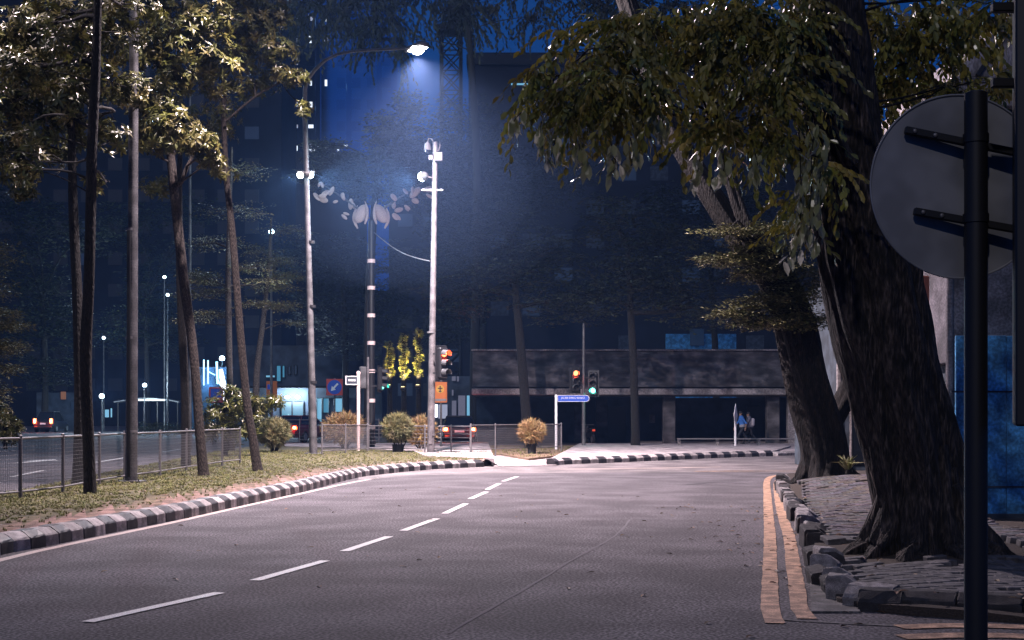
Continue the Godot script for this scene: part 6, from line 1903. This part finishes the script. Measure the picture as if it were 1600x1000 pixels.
func signals_and_signs() -> void:
	# on the camera pole
	var g := "traffic lights at the junction"
	var o := thing("traffic_light", "traffic light with grey visors and a red lamp strapped to the camera pole", "traffic light", Vector3(-2.711, 2.608, -49.3), 0.0, g)
	signal_head(o, Vector3(-2.433, 3.341, -49.1) - o.position, 0.75, 0, 1.05)
	var b := MB.new()
	b.box(Vector3(-2.644, 3.662, -49.3) - o.position, Vector3(0.25, 0.06, 0.06))
	b.box(Vector3(-2.644, 2.989, -49.3) - o.position, Vector3(0.25, 0.06, 0.06))
	obj("bracket", b, M.black, o)
	# thin pole with two heads
	var base := Vector3(3.144, 0, -61.754)
	o = thing("traffic_light", "thin grey traffic light pole with red lamp left and green lamp right", "traffic light", base, 0.0, g)
	b = MB.new()
	b.tube([Vector3.ZERO, Vector3(0.0, 5.52, 0) ], [0.085, 0.05], 10)
	obj("pole", b, M.steel, o)
	signal_head(o, Vector3(-0.38, 3.028, 0.1), 0.15, 0, 1.0)
	signal_head(o, Vector3(0.42, 2.888, 0.1), -0.2, 2, 1.0)
	b = MB.new()
	b.box(Vector3(0, 3.14, 0), Vector3(0.8, 0.06, 0.06))
	b.box(Vector3(0, 2.72, 0), Vector3(0.8, 0.06, 0.06))
	obj("bracket", b, M.black, o)
	# the one seen from behind next to the flower post
	base = Vector3(-5.625, 0, -55)
	o = thing("traffic_light", "pale traffic light seen from behind beside the flower post, with a green lamp", "traffic light", base, 0.0, g)
	b = MB.new()
	b.tube([Vector3.ZERO, Vector3(0, 3.775, 0)], [0.06, 0.045], 10)
	obj("pole", b, M.pole_pale, o)
	b = MB.new()
	b.box(Vector3(-0.2, 2.975, 0.0), Vector3(0.26, 0.86, 0.2), Basis(Vector3.UP, 0.3), 0.03)
	obj("signal_back", b, M.steel, o)
	signal_head(o, Vector3(0.5, 2.925, 0.0), 1.35, 2, 0.9)
	b = MB.new()
	b.box(Vector3(0.2, 3.225, 0.0), Vector3(0.8, 0.05, 0.05))
	b.box(Vector3(0.2, 2.65, 0.0), Vector3(0.8, 0.05, 0.05))
	obj("bracket", b, M.black, o)

	# street name plate
	base = Vector3(1.81, 0, -57.705)
	o = post_sign("street_name_sign", "blue street name plate with white lettering on a white post", "street sign", base, 2.282, 0.055, M.white_enamel)
	var pts := []
	var w := 1.36
	var hh := 0.135
	for k in 13:
		var a := -PI / 2 + PI * k / 12.0
		pts.append(Vector2(w - hh + cos(a) * hh, sin(a) * hh))
	pts.append(Vector2(0.06, hh))
	pts.append(Vector2(0.06, -hh))
	b = MB.new()
	b.plate(pts, -0.02, 0.02, Transform3D(Basis.IDENTITY, Vector3(0, 2.19, 0)))
	var pl := obj("plate", b, M.sign_blue, o)
	b = MB.new()
	var inn := []
	for p in pts:
		inn.append(Vector2(clampf(p.x - (0.015 if p.x > 0.5 else -0.015), 0, 9), p.y * 0.89))
	for k in pts.size():
		var k2 := (k + 1) % pts.size()
		b.quad(Vector3(pts[k].x, pts[k].y, 0.024), Vector3(pts[k2].x, pts[k2].y, 0.024), Vector3(inn[k2].x, inn[k2].y, 0.024), Vector3(inn[k].x, inn[k].y, 0.024), Vector3.BACK)
	var rimm := obj("plate_rim", b, M.white_enamel, pl)
	rimm.position = Vector3(0, 2.19, 0)
	text(pl, "JALAN DANG WANGI", Vector3(0.69, 2.19 + 0.022, 0.026), 0.105, M.white_enamel)
	# small framed sign on a post
	base = Vector3(-5.731, 0, -52.537)
	o = post_sign("street_sign", "small dark framed street sign on a pinkish post left of the flower post", "street sign", base, 3.08, 0.065, M.band)
	b = MB.new()
	b.box(Vector3(-0.24, 2.805, 0.04), Vector3(0.44, 0.3, 0.04), Basis.IDENTITY, 0.01)
	pl = obj("plate", b, M.shop_blue, o)
	b = MB.new()
	for e in [[Vector3(0, 0.15, 0), Vector3(0.46, 0.035, 0.06)], [Vector3(0, -0.15, 0), Vector3(0.46, 0.035, 0.06)], [Vector3(-0.22, 0, 0), Vector3(0.035, 0.265, 0.06)], [Vector3(0.22, 0, 0), Vector3(0.035, 0.265, 0.06)]]:
		b.box(Vector3(-0.24, 2.805, 0.045) + e[0], e[1], Basis.IDENTITY, 0.004)
	obj("frame", b, M.white_enamel, pl)
	b = MB.new()
	for k in 4:
		b.box(Vector3(-0.34 + k * 0.07, 2.805 + 0.01, 0.064), Vector3(0.045, 0.08, 0.006), Basis(Vector3.BACK, 0.1))
	obj("lettering", b, M.white_enamel, pl)
	# keep left sign
	base = Vector3(-10.81, 0, -85.854)
	o = post_sign("keep_left_sign", "red square sign with a blue disc and a white arrow pointing down to the left", "road sign", base, 3.672, 0.05, M.steel)
	var cy: float = 3.164
	b = MB.new()
	b.box(Vector3(0, cy, 0.07), Vector3(1.0, 1.0, 0.03), Basis.IDENTITY, 0.01)
	pl = obj("plate", b, M.sign_red, o)
	b = MB.new()
	b.plate(circle(0.44), 0.088, 0.094, Transform3D(Basis.IDENTITY, Vector3(0, cy, 0)))
	obj("disc", b, M.sign_blue, pl)
	b = MB.new()
	var rot := Basis(Vector3.BACK, -0.75)
	b.plate([Vector2(-0.055, 0.3), Vector2(0.055, 0.3), Vector2(0.055, -0.06), Vector2(0.17, -0.06), Vector2(0, -0.32), Vector2(-0.17, -0.06), Vector2(-0.055, -0.06)], 0.097, 0.102, Transform3D(rot, Vector3(0, cy, 0)))
	obj("arrow", b, M.white_enamel, pl)
	# orange board by the left shops, and one with a red frame
	o = post_sign("orange_board", "orange board with a small dark square above it among the left shrubs", "road sign", Vector3(-13.333, 0, -78.222), 3.155, 0.05, M.steel)
	b = MB.new()
	b.box(Vector3(0, 2.809, 0.07), Vector3(0.6, 1.1, 0.03), Basis.IDENTITY, 0.01)
	pl = obj("plate", b, M.sign_orange, o)
	b = MB.new()
	b.box(Vector3(-0.12, 2.878 + 0.16, 0.09), Vector3(0.24, 0.28, 0.012), Basis.IDENTITY, 0.003)
	obj("symbol", b, M.sign_blue, pl)
	o = post_sign("framed_board", "blue and orange board in a red frame beside the neon tubes", "road sign", Vector3(-18.954, 0, -90.256), 3.195, 0.05, M.steel)
	b = MB.new()
	b.box(Vector3(0, 2.745, 0.07), Vector3(0.8, 0.9, 0.03), Basis.IDENTITY, 0.01)
	pl = obj("plate", b, M.sign_blue, o)
	b = MB.new()
	for e in [[Vector3(0, 0.45, 0), Vector3(0.9, 0.1, 0.05)], [Vector3(0, -0.45, 0), Vector3(0.9, 0.1, 0.05)], [Vector3(-0.4, 0, 0), Vector3(0.1, 0.8, 0.05)], [Vector3(0.4, 0, 0), Vector3(0.1, 0.8, 0.05)]]:
		b.box(Vector3(0, 2.745, 0.075) + e[0], e[1], Basis.IDENTITY, 0.004)
	obj("frame", b, M.sign_red, pl)
	b = MB.new()
	b.box(Vector3(0, 2.745 - 0.27, 0.092), Vector3(0.66, 0.22, 0.012))
	obj("stripe", b, M.sign_orange, pl)
	# orange hanging board under the traffic light
	o = post_sign("banner_board", "orange banner board with a dark symbol hanging behind the camera pole", "banner", Vector3(-2.96, 0, -58.667), 2.907, 0.045, M.steel)
	b = MB.new()
	b.box(Vector3(0, 2.454, 0.07), Vector3(0.52, 0.86, 0.03), Basis.IDENTITY, 0.006)
	pl = obj("plate", b, M.sign_orange, o)
	b = MB.new()
	b.plate(circle(0.17, 20), 0.087, 0.091, Transform3D(Basis.IDENTITY, Vector3(-0.03, 2.587, 0)))
	obj("symbol", b, M.sign_yellow, pl)
	b = MB.new()
	b.box(Vector3(-0.03, 2.587, 0.097), Vector3(0.05, 0.26, 0.008))
	b.box(Vector3(-0.03, 2.587 + 0.03, 0.098), Vector3(0.2, 0.045, 0.008))
	b.box(Vector3(-0.03, 2.587 - 0.1, 0.0985), Vector3(0.12, 0.035, 0.008))
	obj("symbol", b, M.black, pl)
	b = MB.new()
	b.box(Vector3(0, 2.134, 0.09), Vector3(0.46, 0.1, 0.012))
	obj("stripe", b, M.galv, pl)
	# the diamond sign seen almost edge on
	base = Vector3(9.628, 0, -60.69)
	o = thing("warning_sign", "white backed diamond sign seen almost edge on at the far kerb", "road sign", base)
	b = MB.new()
	b.tube([Vector3.ZERO, Vector3(0, 1.738, 0)], [0.05, 0.05], 10)
	obj("post", b, M.white_enamel, o)
	b = MB.new()
	var rd := 0.5
	b.plate([Vector2(0, rd), Vector2(rd, 0), Vector2(0, -rd), Vector2(-rd, 0)], -0.012, 0.012, Transform3D(Basis(Vector3.UP, 1.26), Vector3(0, 1.49, 0.07)))
	obj("plate", b, M.white_enamel, o)

# ---------------------------------------------------------------- the round sign close to the camera
func near_sign() -> void:
	var d := 4.55
	var base := Vector3(1.499, 0, -4.55)
	var o := thing("round_sign", "grey back of a round road sign bolted to a dark post close to the camera", "road sign", base)
	var b := MB.new()
	b.tube([Vector3.ZERO, Vector3(0, 2.632, 0)], [0.037, 0.037], 20)
	b.ball(Vector3(0, 2.632, 0), Vector3(0.037, 0.008, 0.037), 4, 20)
	obj("post", b, M.black, o)
	var c := Vector3(1.474 - base.x, 2.345, -0.09)
	var bas := Basis(Vector3.UP, 0.10)
	b = MB.new()
	b.plate(circle(0.302, 72), -0.004, 0.0, Transform3D(bas, c))
	var pl := obj("disc", b, M.sign_back, o)
	b = MB.new()
	var ring := circle(0.302, 72)
	var rp := []
	for p in ring:
		rp.append(c + bas * Vector3(p.x, p.y, 0.002))
	rp.append(rp[0])
	var rr := []
	rr.resize(rp.size())
	rr.fill(0.0035)
	b.tube(rp, rr, 6, false)
	obj("rolled_edge", b, M.sign_back, pl)
	for e in [[200, 236], [327, 356]]:
		b = MB.new()
		var a := ground_lift(1414 if e[0] < 300 else 1428, e[0] + 3.0, 4.60) - base
		var z := ground_lift(1590, e[1] + 3.0, 4.60) - base
		var dir := (z - a).normalized()
		var bb := Basis(dir, Vector3(-dir.y, dir.x, 0), Vector3.BACK)
		b.box((a + z) * 0.5, Vector3(a.distance_to(z), 0.024, 0.022), bb, 0.003)
		b.tube([Vector3(0, (a + z).y * 0.5 - 0.014, 0), Vector3(0, (a + z).y * 0.5 + 0.014, 0)], [0.041, 0.041], 16)
		obj("bracket", b, M.black, o)
		b = MB.new()
		for s in [0.08, 0.26]:
			b.ball(a.lerp(z, s) + Vector3(0, 0, 0.013), Vector3(0.008, 0.008, 0.005), 4, 8)
		obj("bolt", b, M.galv, o)
	# a second plate seen edge on at the right border, held by short brackets
	base = Vector3(1.68, 0, -4.4)
	o = thing("sign_panel", "dark tall sign panel seen edge on at the right border above the blue hoarding", "sign panel", base)
	b = MB.new()
	b.box(Vector3(1.586 - base.x, (1.56 + 3.4) * 0.5, 0), Vector3(0.034, 1.84, 0.5), Basis(Vector3.UP, -0.325), 0.006)
	obj("panel", b, M.black, o)
	b = MB.new()
	b.tube([Vector3(0.1, 0, -0.1), Vector3(0.1, 3.5, -0.1)], [0.037, 0.037], 14)
	obj("post", b, M.black, o)
	for y in [12, 130]:
		b = MB.new()
		b.box(Vector3(1.544 - base.x, 1.6 + (645.0 - y) * 4.4 / 2200.0, 0.0), Vector3(0.09, 0.028, 0.03), Basis.IDENTITY, 0.003)
		obj("bracket", b, M.black, o)

# ---------------------------------------------------------------- shrubs
func bush(label: String, base: Vector3, r: Vector3, n: int, m: Material, cols: Array, seed_: int, pot := false) -> void:
	var o := thing("round_bush", label, "bush", base, 0.0, "grassy round bushes at the junction")
	var rr := RandomNumberGenerator.new()
	rr.seed = seed_
	var lift := 0.2 + (0.28 if pot else 0.06)
	var tf := []
	for k in n:
		var d := Vector3(rr.randfn(), rr.randfn(), rr.randfn()).normalized()
		d.y = d.y * 0.9 + 0.12
		var q := pow(rr.randf(), 0.3) * 0.86
		var p := Vector3(0, lift + r.y * 0.9, 0) + d * r * q
		if p.y < lift:
			continue
		var up := (d + Vector3(0, 0.35, 0) + Vector3(rr.randfn(), rr.randfn(), rr.randfn()) * 0.25).normalized()
		var sx := up.cross(Vector3(rr.randf() - 0.5, 0.1, rr.randf() - 0.5)).normalized()
		tf.append(Transform3D(Basis(sx, up, sx.cross(up)).scaled(Vector3.ONE * rr.randf_range(0.7, 1.2)), p))
	scatter("foliage", tuft(8, 0.26, 0.016, seed_, 0.75), m, tf, cols, o)
	var b := MB.new()
	for k in 6:
		var a := TAU * k / 6.0
		limb(b, Vector3(cos(a) * 0.08, 0.17, sin(a) * 0.08), Vector3(cos(a) * r.x * 0.6, lift + r.y, sin(a) * r.z * 0.6), 0.03, 0.01, seed_ + k, 0.1, 5)
	stuff(obj("stems", b, M.bark_dark, o))
	if pot:
		b = MB.new()
		b.tube([Vector3(0, 0.1, 0), Vector3(0, 0.42, 0), Vector3(0, 0.46, 0)], [r.x * 0.34, r.x * 0.38, r.x * 0.40], 18)
		obj("pot", b, M.black_matt, o)

func shrubs() -> void:
	var c := tints(Color(0.75, 0.85, 0.7), 0.4, 9)
	var dry := tints(Color(1.5, 1.2, 1.0), 0.3, 10)
	bush("round grassy bush beside the pale slim tree", Vector3(-8.626, 0, -51.014), Vector3(0.62, 0.62, 0.6), 900, M.blade, c, 21)
	bush("pale grassy bush showing above the dense mesh fence panel", Vector3(-6.654, 0, -55.873), Vector3(1.0, 0.72, 0.6), 800, M.blade, dry, 22)
	bush("round dark grassy bush in a pot at the bend of the left kerb", Vector3(-4.128, 0, -51.014), Vector3(0.56, 0.56, 0.55), 900, M.blade, c, 23, true)
	bush("pale dry bush half hidden behind the camera pole", Vector3(-3.495, 0, -54.154), Vector3(0.62, 0.62, 0.55), 700, M.blade, dry, 24)
	bush("small pale round bush in a pot beside the dropped crossing", Vector3(0.729, 0, -51.765), Vector3(0.44, 0.42, 0.42), 650, M.blade, dry, 25, true)
	# leafy shrub behind the end of the left fence
	var sh := tree("leafy_shrub", "large loose leafy shrub behind the end of the left fence", "", [Vector3(-9.367, -0.01, -46), Vector3(-9.367, 0.659, -46), Vector3(-9.409, 1.495, -46), Vector3(-9.367, 2.123, -46)], [0.08, 0.07, 0.05, 0.03], [[Vector3(-9.514, 1.705, -46), Vector3(0.711, 0.585, 0.569), 70], [Vector3(-8.886, 1.914, -46), Vector3(0.585, 0.502, 0.468), 46], [Vector3(-9.827, 1.182, -46), Vector3(0.544, 0.502, 0.435), 46], [Vector3(-8.331, 1.705, -46.4), Vector3(0.548, 0.422, 0.439), 50], [Vector3(-7.909, 1.959, -46.4), Vector3(0.506, 0.295, 0.405), 30], [Vector3(-8.991, 1.077, -46), Vector3(0.836, 0.585, 0.669), 60], [Vector3(-8.531, 1.286, -46), Vector3(0.544, 0.46, 0.435), 40], [Vector3(-9.305, 2.29, -46), Vector3(0.376, 0.251, 0.301), 18], [Vector3(-8.468, 2.018, -46), Vector3(0.836, 0.167, 0.669), 20]], whorl(9, 0.22, 0.05, 9), M.leaf_mango, tints(Color(0.9, 1.0, 0.8), 0.35, 12), 0, 0.95, 1.0, 151, M.bark_dark, 0.03, 0.2)
	sh.set_meta("category", "shrub")
	var s2 := tree("leafy_shrub", "olive shrub at the left border beyond the carriageway", "", [Vector3(-14.4, 0.564, -40), Vector3(-14.4, 0.964, -40), Vector3(-14.436, 1.327, -40)], [0.06, 0.05, 0.03], [[Vector3(-14.509, 1.509, -40), Vector3(0.4, 0.327, 0.32), 46], [Vector3(-14.255, 1.182, -40), Vector3(0.364, 0.291, 0.3), 40], [Vector3(-14.727, 1.691, -40), Vector3(0.436, 0.327, 0.349), 30], [Vector3(-14.364, 0.873, -40), Vector3(0.4, 0.218, 0.32), 30]], whorl(9, 0.18, 0.045, 19), M.leaf_mango, tints(Color(1, 1, 0.8), 0.35, 13), 0, 1.0, 1.0, 153, M.bark_dark, 0.03, 0.2)
	s2.set_meta("category", "shrub")
	# little fern on the second old tree
	var f := thing("fern", "small pale fern growing at the foot of the second old tree", "fern", Vector3(6.55, 0, -27.5))
	var tf := []
	for k in 14:
		tf.append(Transform3D(Basis(Vector3.UP, k * 1.7) * Basis(Vector3.RIGHT, 0.5), Vector3(0, 0.413 + 0.1, 0)))
	scatter("fronds", tuft(5, 0.3, 0.03, 4, 0.9), M.blade, tf, c, f)
	var sb := MB.new()
	sb.tube([Vector3(0, 0.05, 0), Vector3(0, 0.413 + 0.12, 0)], [0.05, 0.03], 7)
	obj("stem", sb, M.bark_dark, f)
	# climbing plants on three columns, lit from below
	var k := 0
	for e in [[609, 534, 585, 0.2], [631, 520, 588, 0.2], [654, 512, 585, 0.24]]:
		k += 1
		var d := 70.0
		var top := ground_lift(e[0], e[1], d)
		var bot := ground_lift(e[0], e[2], d)
		var o := thing("lit_creeper_column", ["creeper column lit yellow from below, left and shortest of the three behind the junction", "slim creeper column lit from below, middle of the three behind the junction", "tallest creeper column lit from below, just left of the camera pole"][k - 1], "creeper column", Vector3(top.x, 0, top.z), 0.0, "creeper columns lit from below")
		var b := MB.new()
		b.tube([Vector3.ZERO, Vector3(0, top.y, 0)], [0.16, 0.1], 10)
		obj("column", b, M.bark_dark, o)
		var cl := []
		for i in 6:
			cl.append([Vector3(top.x + 0.08 * sin(i * 2.1 + k), lerpf(bot.y, top.y, (i + 0.3) / 6.0), top.z), Vector3(0.09 + 0.05 * sin(i * 3.0 + k), 0.25, 0.1), 34])
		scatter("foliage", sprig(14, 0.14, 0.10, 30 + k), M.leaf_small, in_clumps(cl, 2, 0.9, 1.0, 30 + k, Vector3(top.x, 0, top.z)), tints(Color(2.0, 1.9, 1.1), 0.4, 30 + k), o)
		b = MB.new()
		b.box(Vector3(0, bot.y - 0.62, 0.7), Vector3(0.24, 0.14, 0.2), Basis(Vector3.RIGHT, 0.5), 0.02)
		b.rod(Vector3(0, bot.y - 0.66, 0.7), Vector3(0, bot.y - 0.7, 0.0), 0.03)
		var up := obj("uplight", b, M.black, o)
		b = MB.new()
		b.box(Vector3(0, bot.y - 0.54, 0.67), Vector3(0.16, 0.02, 0.12), Basis(Vector3.RIGHT, -0.35), 0.005)
		obj("uplight_lens", b, glow(1.0, 0.8, 0.4, 3.0), up)
		spot(o, Vector3(0, bot.y - 0.48, 0.64), Vector3(0, 1.0, -0.42), Color(1.0, 0.90, 0.66), 38.0, 40.0, 0.06, 0.6)

# ---------------------------------------------------------------- vehicles
func car(label: String, at: Vector3, yaw: float, paint: Material, lit: float, high := 1.45) -> Node3D:
	var o := thing("parked_car" if lit < 0.5 else "car", label, "car", at, yaw, "cars on the streets round the junction")
	# +z is the rear. stations along z: [z, half width, bottom, belt height]
	var st := [[-2.15, 0.62, 0.42, 0.66], [-2.05, 0.76, 0.30, 0.74], [-1.4, 0.85, 0.24, 0.88], [-0.5, 0.87, 0.24, 0.93], [0.8, 0.87, 0.24, 0.96], [1.6, 0.85, 0.26, 0.99], [2.05, 0.80, 0.32, 0.98], [2.16, 0.72, 0.45, 0.88]]
	var b := MB.new()
	var rings := []
	for s in st:
		var ring := []
		for p in [[-0.82, 0.0], [-1.0, 0.3], [-1.0, 0.72], [-0.9, 0.98], [0.0, 1.03], [0.9, 0.98], [1.0, 0.72], [1.0, 0.3], [0.82, 0.0]]:
			ring.append(Vector3(p[0] * s[1], lerpf(s[2], s[3], p[1]), s[0]))
		rings.append(ring)
	for i in rings.size() - 1:
		for k in 9:
			var k2 := (k + 1) % 9
			var mid: Vector3 = (rings[i][k] + rings[i][k2]) * 0.5 - Vector3(0, 0.6, st[i][0])
			b.quad(rings[i][k], rings[i + 1][k], rings[i + 1][k2], rings[i][k2], mid)
	for e in [0, rings.size() - 1]:
		for k in range(1, 8):
			b.tri(rings[e][0], rings[e][k], rings[e][k + 1], Vector3(0, 0, -1 if e == 0 else 1))
	obj("body", b, paint, o)
	# cabin: glass below, painted roof above
	b = MB.new()
	var lo := [Vector3(-0.76, 0.93, -0.95), Vector3(0.76, 0.93, -0.95), Vector3(0.76, 0.97, 1.75), Vector3(-0.76, 0.97, 1.75)]
	var hi := [Vector3(-0.58, high - 0.05, -0.2), Vector3(0.58, high - 0.05, -0.2), Vector3(0.58, high - 0.04, 1.2), Vector3(-0.58, high - 0.04, 1.2)]
	for k in 4:
		var k2 := (k + 1) % 4
		b.quad(lo[k], lo[k2], hi[k2], hi[k], (lo[k] + lo[k2]) * Vector3(1, 0, 1) - Vector3(0, 0, 0.8))
	obj("window", b, M.car_glass, o)
	b = MB.new()
	b.box(Vector3(0, high - 0.02, 0.5), Vector3(1.2, 0.07, 1.46), Basis.IDENTITY, 0.03)
	for s in [-1.0, 1.0]:
		b.rod(Vector3(s * 0.765, 0.96, 1.76), Vector3(s * 0.585, high - 0.03, 1.2), 0.035)
		b.rod(Vector3(s * 0.765, 0.93, -0.96), Vector3(s * 0.585, high - 0.03, -0.2), 0.03)
	obj("roof", b, paint, o)
	for sx in [-1.0, 1.0]:
		for z in [-1.35, 1.3]:
			b = MB.new()
			b.tube([Vector3(sx * 0.70, 0.31, z), Vector3(sx * 0.87, 0.31, z)], [0.31, 0.31], 18)
			var wh := obj("wheel", b, M.rubber, o)
			b = MB.new()
			b.tube([Vector3(sx * 0.82, 0.31, z), Vector3(sx * 0.885, 0.31, z)], [0.2, 0.19], 14)
			obj("rim", b, M.rim, wh)
		b = MB.new()
		b.box(Vector3(sx * 0.66, 0.80 + (high - 1.45) * 0.5, 2.12), Vector3(0.26, 0.2 + (high - 1.45) * 0.9, 0.1), Basis.IDENTITY, 0.03)
		var tl := obj("tail_light", b, M.tail if lit > 0.5 else M.tail_dim, o)
		if lit > 0.5:
			b = MB.new()
			b.ball(Vector3(sx * 0.66, 0.81 + (high - 1.45) * 0.5, 2.17), Vector3(0.08, 0.07 + (high - 1.45) * 0.4, 0.03), 5, 10)
			obj("tail_bulb", b, M.tail_core, tl)
			omni(o, Vector3(sx * 0.64, 0.8, 2.26), Color(1, 0.22, 0.08), 0.9 * lit, 0.08)
	b = MB.new()
	b.box(Vector3(0, 0.72, 2.165), Vector3(0.46, 0.12, 0.02), Basis.IDENTITY, 0.004)
	obj("number_plate", b, M.plate, o)
	b = MB.new()
	b.box(Vector3(0, 0.42, 2.13), Vector3(1.5, 0.2, 0.16), Basis.IDENTITY, 0.05)
	obj("bumper", b, M.black, o)
	return o

func vehicles() -> void:
	var dark := mat(0.015, 0.017, 0.022, 0.3, 0.3)
	dark.clearcoat_enabled = true
	dark.clearcoat = 0.6
	var maroon := mat(0.16, 0.012, 0.02, 0.35, 0.2)
	maroon.clearcoat_enabled = true
	maroon.clearcoat = 0.6
	car("dark car with two bright tail lights driving away on the left carriageway", Vector3(-38.035, 0, -116.3), 0.0, dark, 1.0, 1.7)
	car("dark car with red tail lights waiting behind the wire fence by the camera pole", Vector3(-2.64, 0, -69.5), 0.06, dark, 1.0)
	var m := car("maroon car stopped behind the round bush and the tall lamp post", Vector3(-11.436, 0, -77.0), -0.35, maroon, 0.6)
	car("dark car under the walkway with one tail light showing past a pillar", Vector3(10.594, 0, -88.5), 0.0, dark, 0.55)
	# motorcycle with a dim red light
	var o := thing("motorcycle", "dark motorcycle with a small red tail light near the thin traffic light pole", "motorcycle", Vector3(3.85, 0, -70.0), 0.2)
	for z in [-0.62, 0.62]:
		var b := MB.new()
		b.tube([Vector3(-0.05, 0.29, z), Vector3(0.05, 0.29, z)], [0.29, 0.29], 18)
		var wh := obj("wheel", b, M.rubber, o)
		b = MB.new()
		b.tube([Vector3(-0.055, 0.29, z), Vector3(0.055, 0.29, z)], [0.16, 0.16], 14)
		obj("rim", b, M.rim, wh)
	var b := MB.new()
	b.tube([Vector3(0, 0.5, -0.55), Vector3(0, 0.5, -0.1), Vector3(0, 0.62, 0.3), Vector3(0, 0.7, 0.75)], [0.12, 0.16, 0.15, 0.09], 10)
	obj("body", b, dark, o)
	b = MB.new()
	b.box(Vector3(0, 0.78, 0.3), Vector3(0.24, 0.1, 0.75), Basis(Vector3.RIGHT, -0.1), 0.04)
	obj("seat", b, M.black_matt, o)
	b = MB.new()
	b.rod(Vector3(0, 0.29, -0.62), Vector3(0, 0.95, -0.42), 0.05)
	b.rod(Vector3(-0.33, 1.0, -0.36), Vector3(0.33, 1.0, -0.36), 0.022)
	obj("handlebar", b, M.steel, o)
	b = MB.new()
	b.box(Vector3(0, 0.74, 0.84), Vector3(0.14, 0.09, 0.06), Basis.IDENTITY, 0.015)
	obj("tail_light", b, M.tail_dim, o)

# ---------------------------------------------------------------- two people walking
func person(label: String, at: Vector3, yaw: float, phase: float, top: Color, legs: Color, hem: Color, tall: float) -> Node3D:
	var o := thing("person", label, "person", at, yaw, "people walking along the walkway")
	o.scale = Vector3.ONE * tall
	# facing -x; joints in metres for 1.65 m
	var skin := Color(0.22, 0.13, 0.09)
	var hip := Vector3(0, 0.86, 0)
	var chest := Vector3(-0.04, 1.22, 0)
	var neck := Vector3(-0.07, 1.40, 0)
	var head := Vector3(-0.10, 1.53, 0)
	var bones := [
		[hip, Vector3(-0.01, 0.98, 0), 0.145, 0.135, legs], [Vector3(-0.01, 0.98, 0), chest, 0.135, 0.155, top], [chest, Vector3(-0.06, 1.33, 0), 0.155, 0.12, top],
		[Vector3(-0.05, 1.31, -0.15), Vector3(-0.05, 1.31, 0.15), 0.075, 0.075, top], [Vector3(-0.055, 1.34, 0), neck, 0.06, 0.052, skin], [neck, Vector3(-0.085, 1.46, 0), 0.05, 0.05, skin],
		[Vector3(-0.09, 1.50, 0), Vector3(-0.085, 1.57, 0), 0.075, 0.082, skin], [Vector3(-0.155, 1.515, 0), Vector3(-0.18, 1.50, 0), 0.018, 0.016, skin], [Vector3(-0.12, 1.455, 0), Vector3(-0.14, 1.45, 0), 0.04, 0.03, skin],
		[Vector3(-0.08, 1.52, -0.085), Vector3(-0.075, 1.535, -0.09), 0.02, 0.018, skin], [Vector3(-0.08, 1.52, 0.085), Vector3(-0.075, 1.535, 0.09), 0.02, 0.018, skin],
		[Vector3(0.0, 0.90, 0), Vector3(0.0, 0.94, 0), 0.15, 0.15, hem],
	]
	for s in [-1.0, 1.0]:
		var f: float = s * phase
		var knee := Vector3(-0.16 * f - 0.05, 0.47, 0.085 * s)
		var ankle := Vector3(-0.33 * f + (0.05 if f < 0.0 else 0.0), 0.09 + (0.07 if f < 0.0 else 0.0), 0.085 * s)
		bones.append([hip + Vector3(0, -0.04, 0.08 * s), knee, 0.088, 0.06, legs])
		bones.append([knee, ankle, 0.06, 0.042, legs])
		bones.append([ankle + Vector3(0.03, -0.045, 0), ankle + Vector3(-0.15, -0.05 - (0.03 if f < 0.0 else 0.0), 0), 0.04, 0.033, Color(0.02, 0.02, 0.02)])
		var elbow := Vector3(-0.03 + 0.16 * f, 1.05, 0.235 * s)
		var wrist := Vector3(-0.12 + 0.22 * f, 0.83, 0.235 * s)
		bones.append([Vector3(-0.05, 1.31, 0.165 * s), elbow, 0.056, 0.044, top])
		bones.append([elbow, wrist, 0.04, 0.029, skin])
		bones.append([wrist, wrist + Vector3(-0.015, -0.07, 0), 0.033, 0.036, skin])
		for k in 4:
			var kn := wrist + Vector3(-0.045 + 0.021 * k, -0.095, 0.0)
			bones.append([kn, kn + Vector3(-0.01, -0.055 + 0.006 * absf(k - 1.3), -0.012 * s), 0.011, 0.009, skin])
		bones.append([wrist + Vector3(-0.03, -0.03, -0.01 * s), wrist + Vector3(-0.065, -0.08, -0.02 * s), 0.013, 0.01, skin])
	var bm := mat(1, 1, 1, 0.8)
	bm.vertex_color_use_as_albedo = true
	mi("body", body_mesh(bones, 0.019), bm, o)
	var b := MB.new()
	b.ball(head + Vector3(0.022, 0.045, 0), Vector3(0.098, 0.09, 0.096), 8, 14)
	b.ball(head + Vector3(0.055, 0.0, 0), Vector3(0.065, 0.095, 0.085), 8, 14)
	obj("hair", b, M.black_matt, o)
	return o

func people() -> void:
	person("person in a blue top and dark trousers walking left along the railing", Vector3(10.8, 0.12, -66.0), 0.12, 1.0, Color(0.035, 0.14, 0.42), Color(0.014, 0.016, 0.024), Color(0.25, 0.25, 0.28), 0.94)
	var o := person("person in a grey top with a pale bag walking behind the one in blue", Vector3(11.261, 0.12, -66.6), -0.05, -1.0, Color(0.14, 0.14, 0.17), Color(0.012, 0.013, 0.018), Color(0.14, 0.14, 0.17), 0.92)
	var b := MB.new()
	b.box(Vector3(0.13, 1.12, 0.0), Vector3(0.18, 0.42, 0.3), Basis(Vector3.BACK, -0.08), 0.06)
	obj("backpack", b, mat(0.38, 0.36, 0.40, 0.8), o)
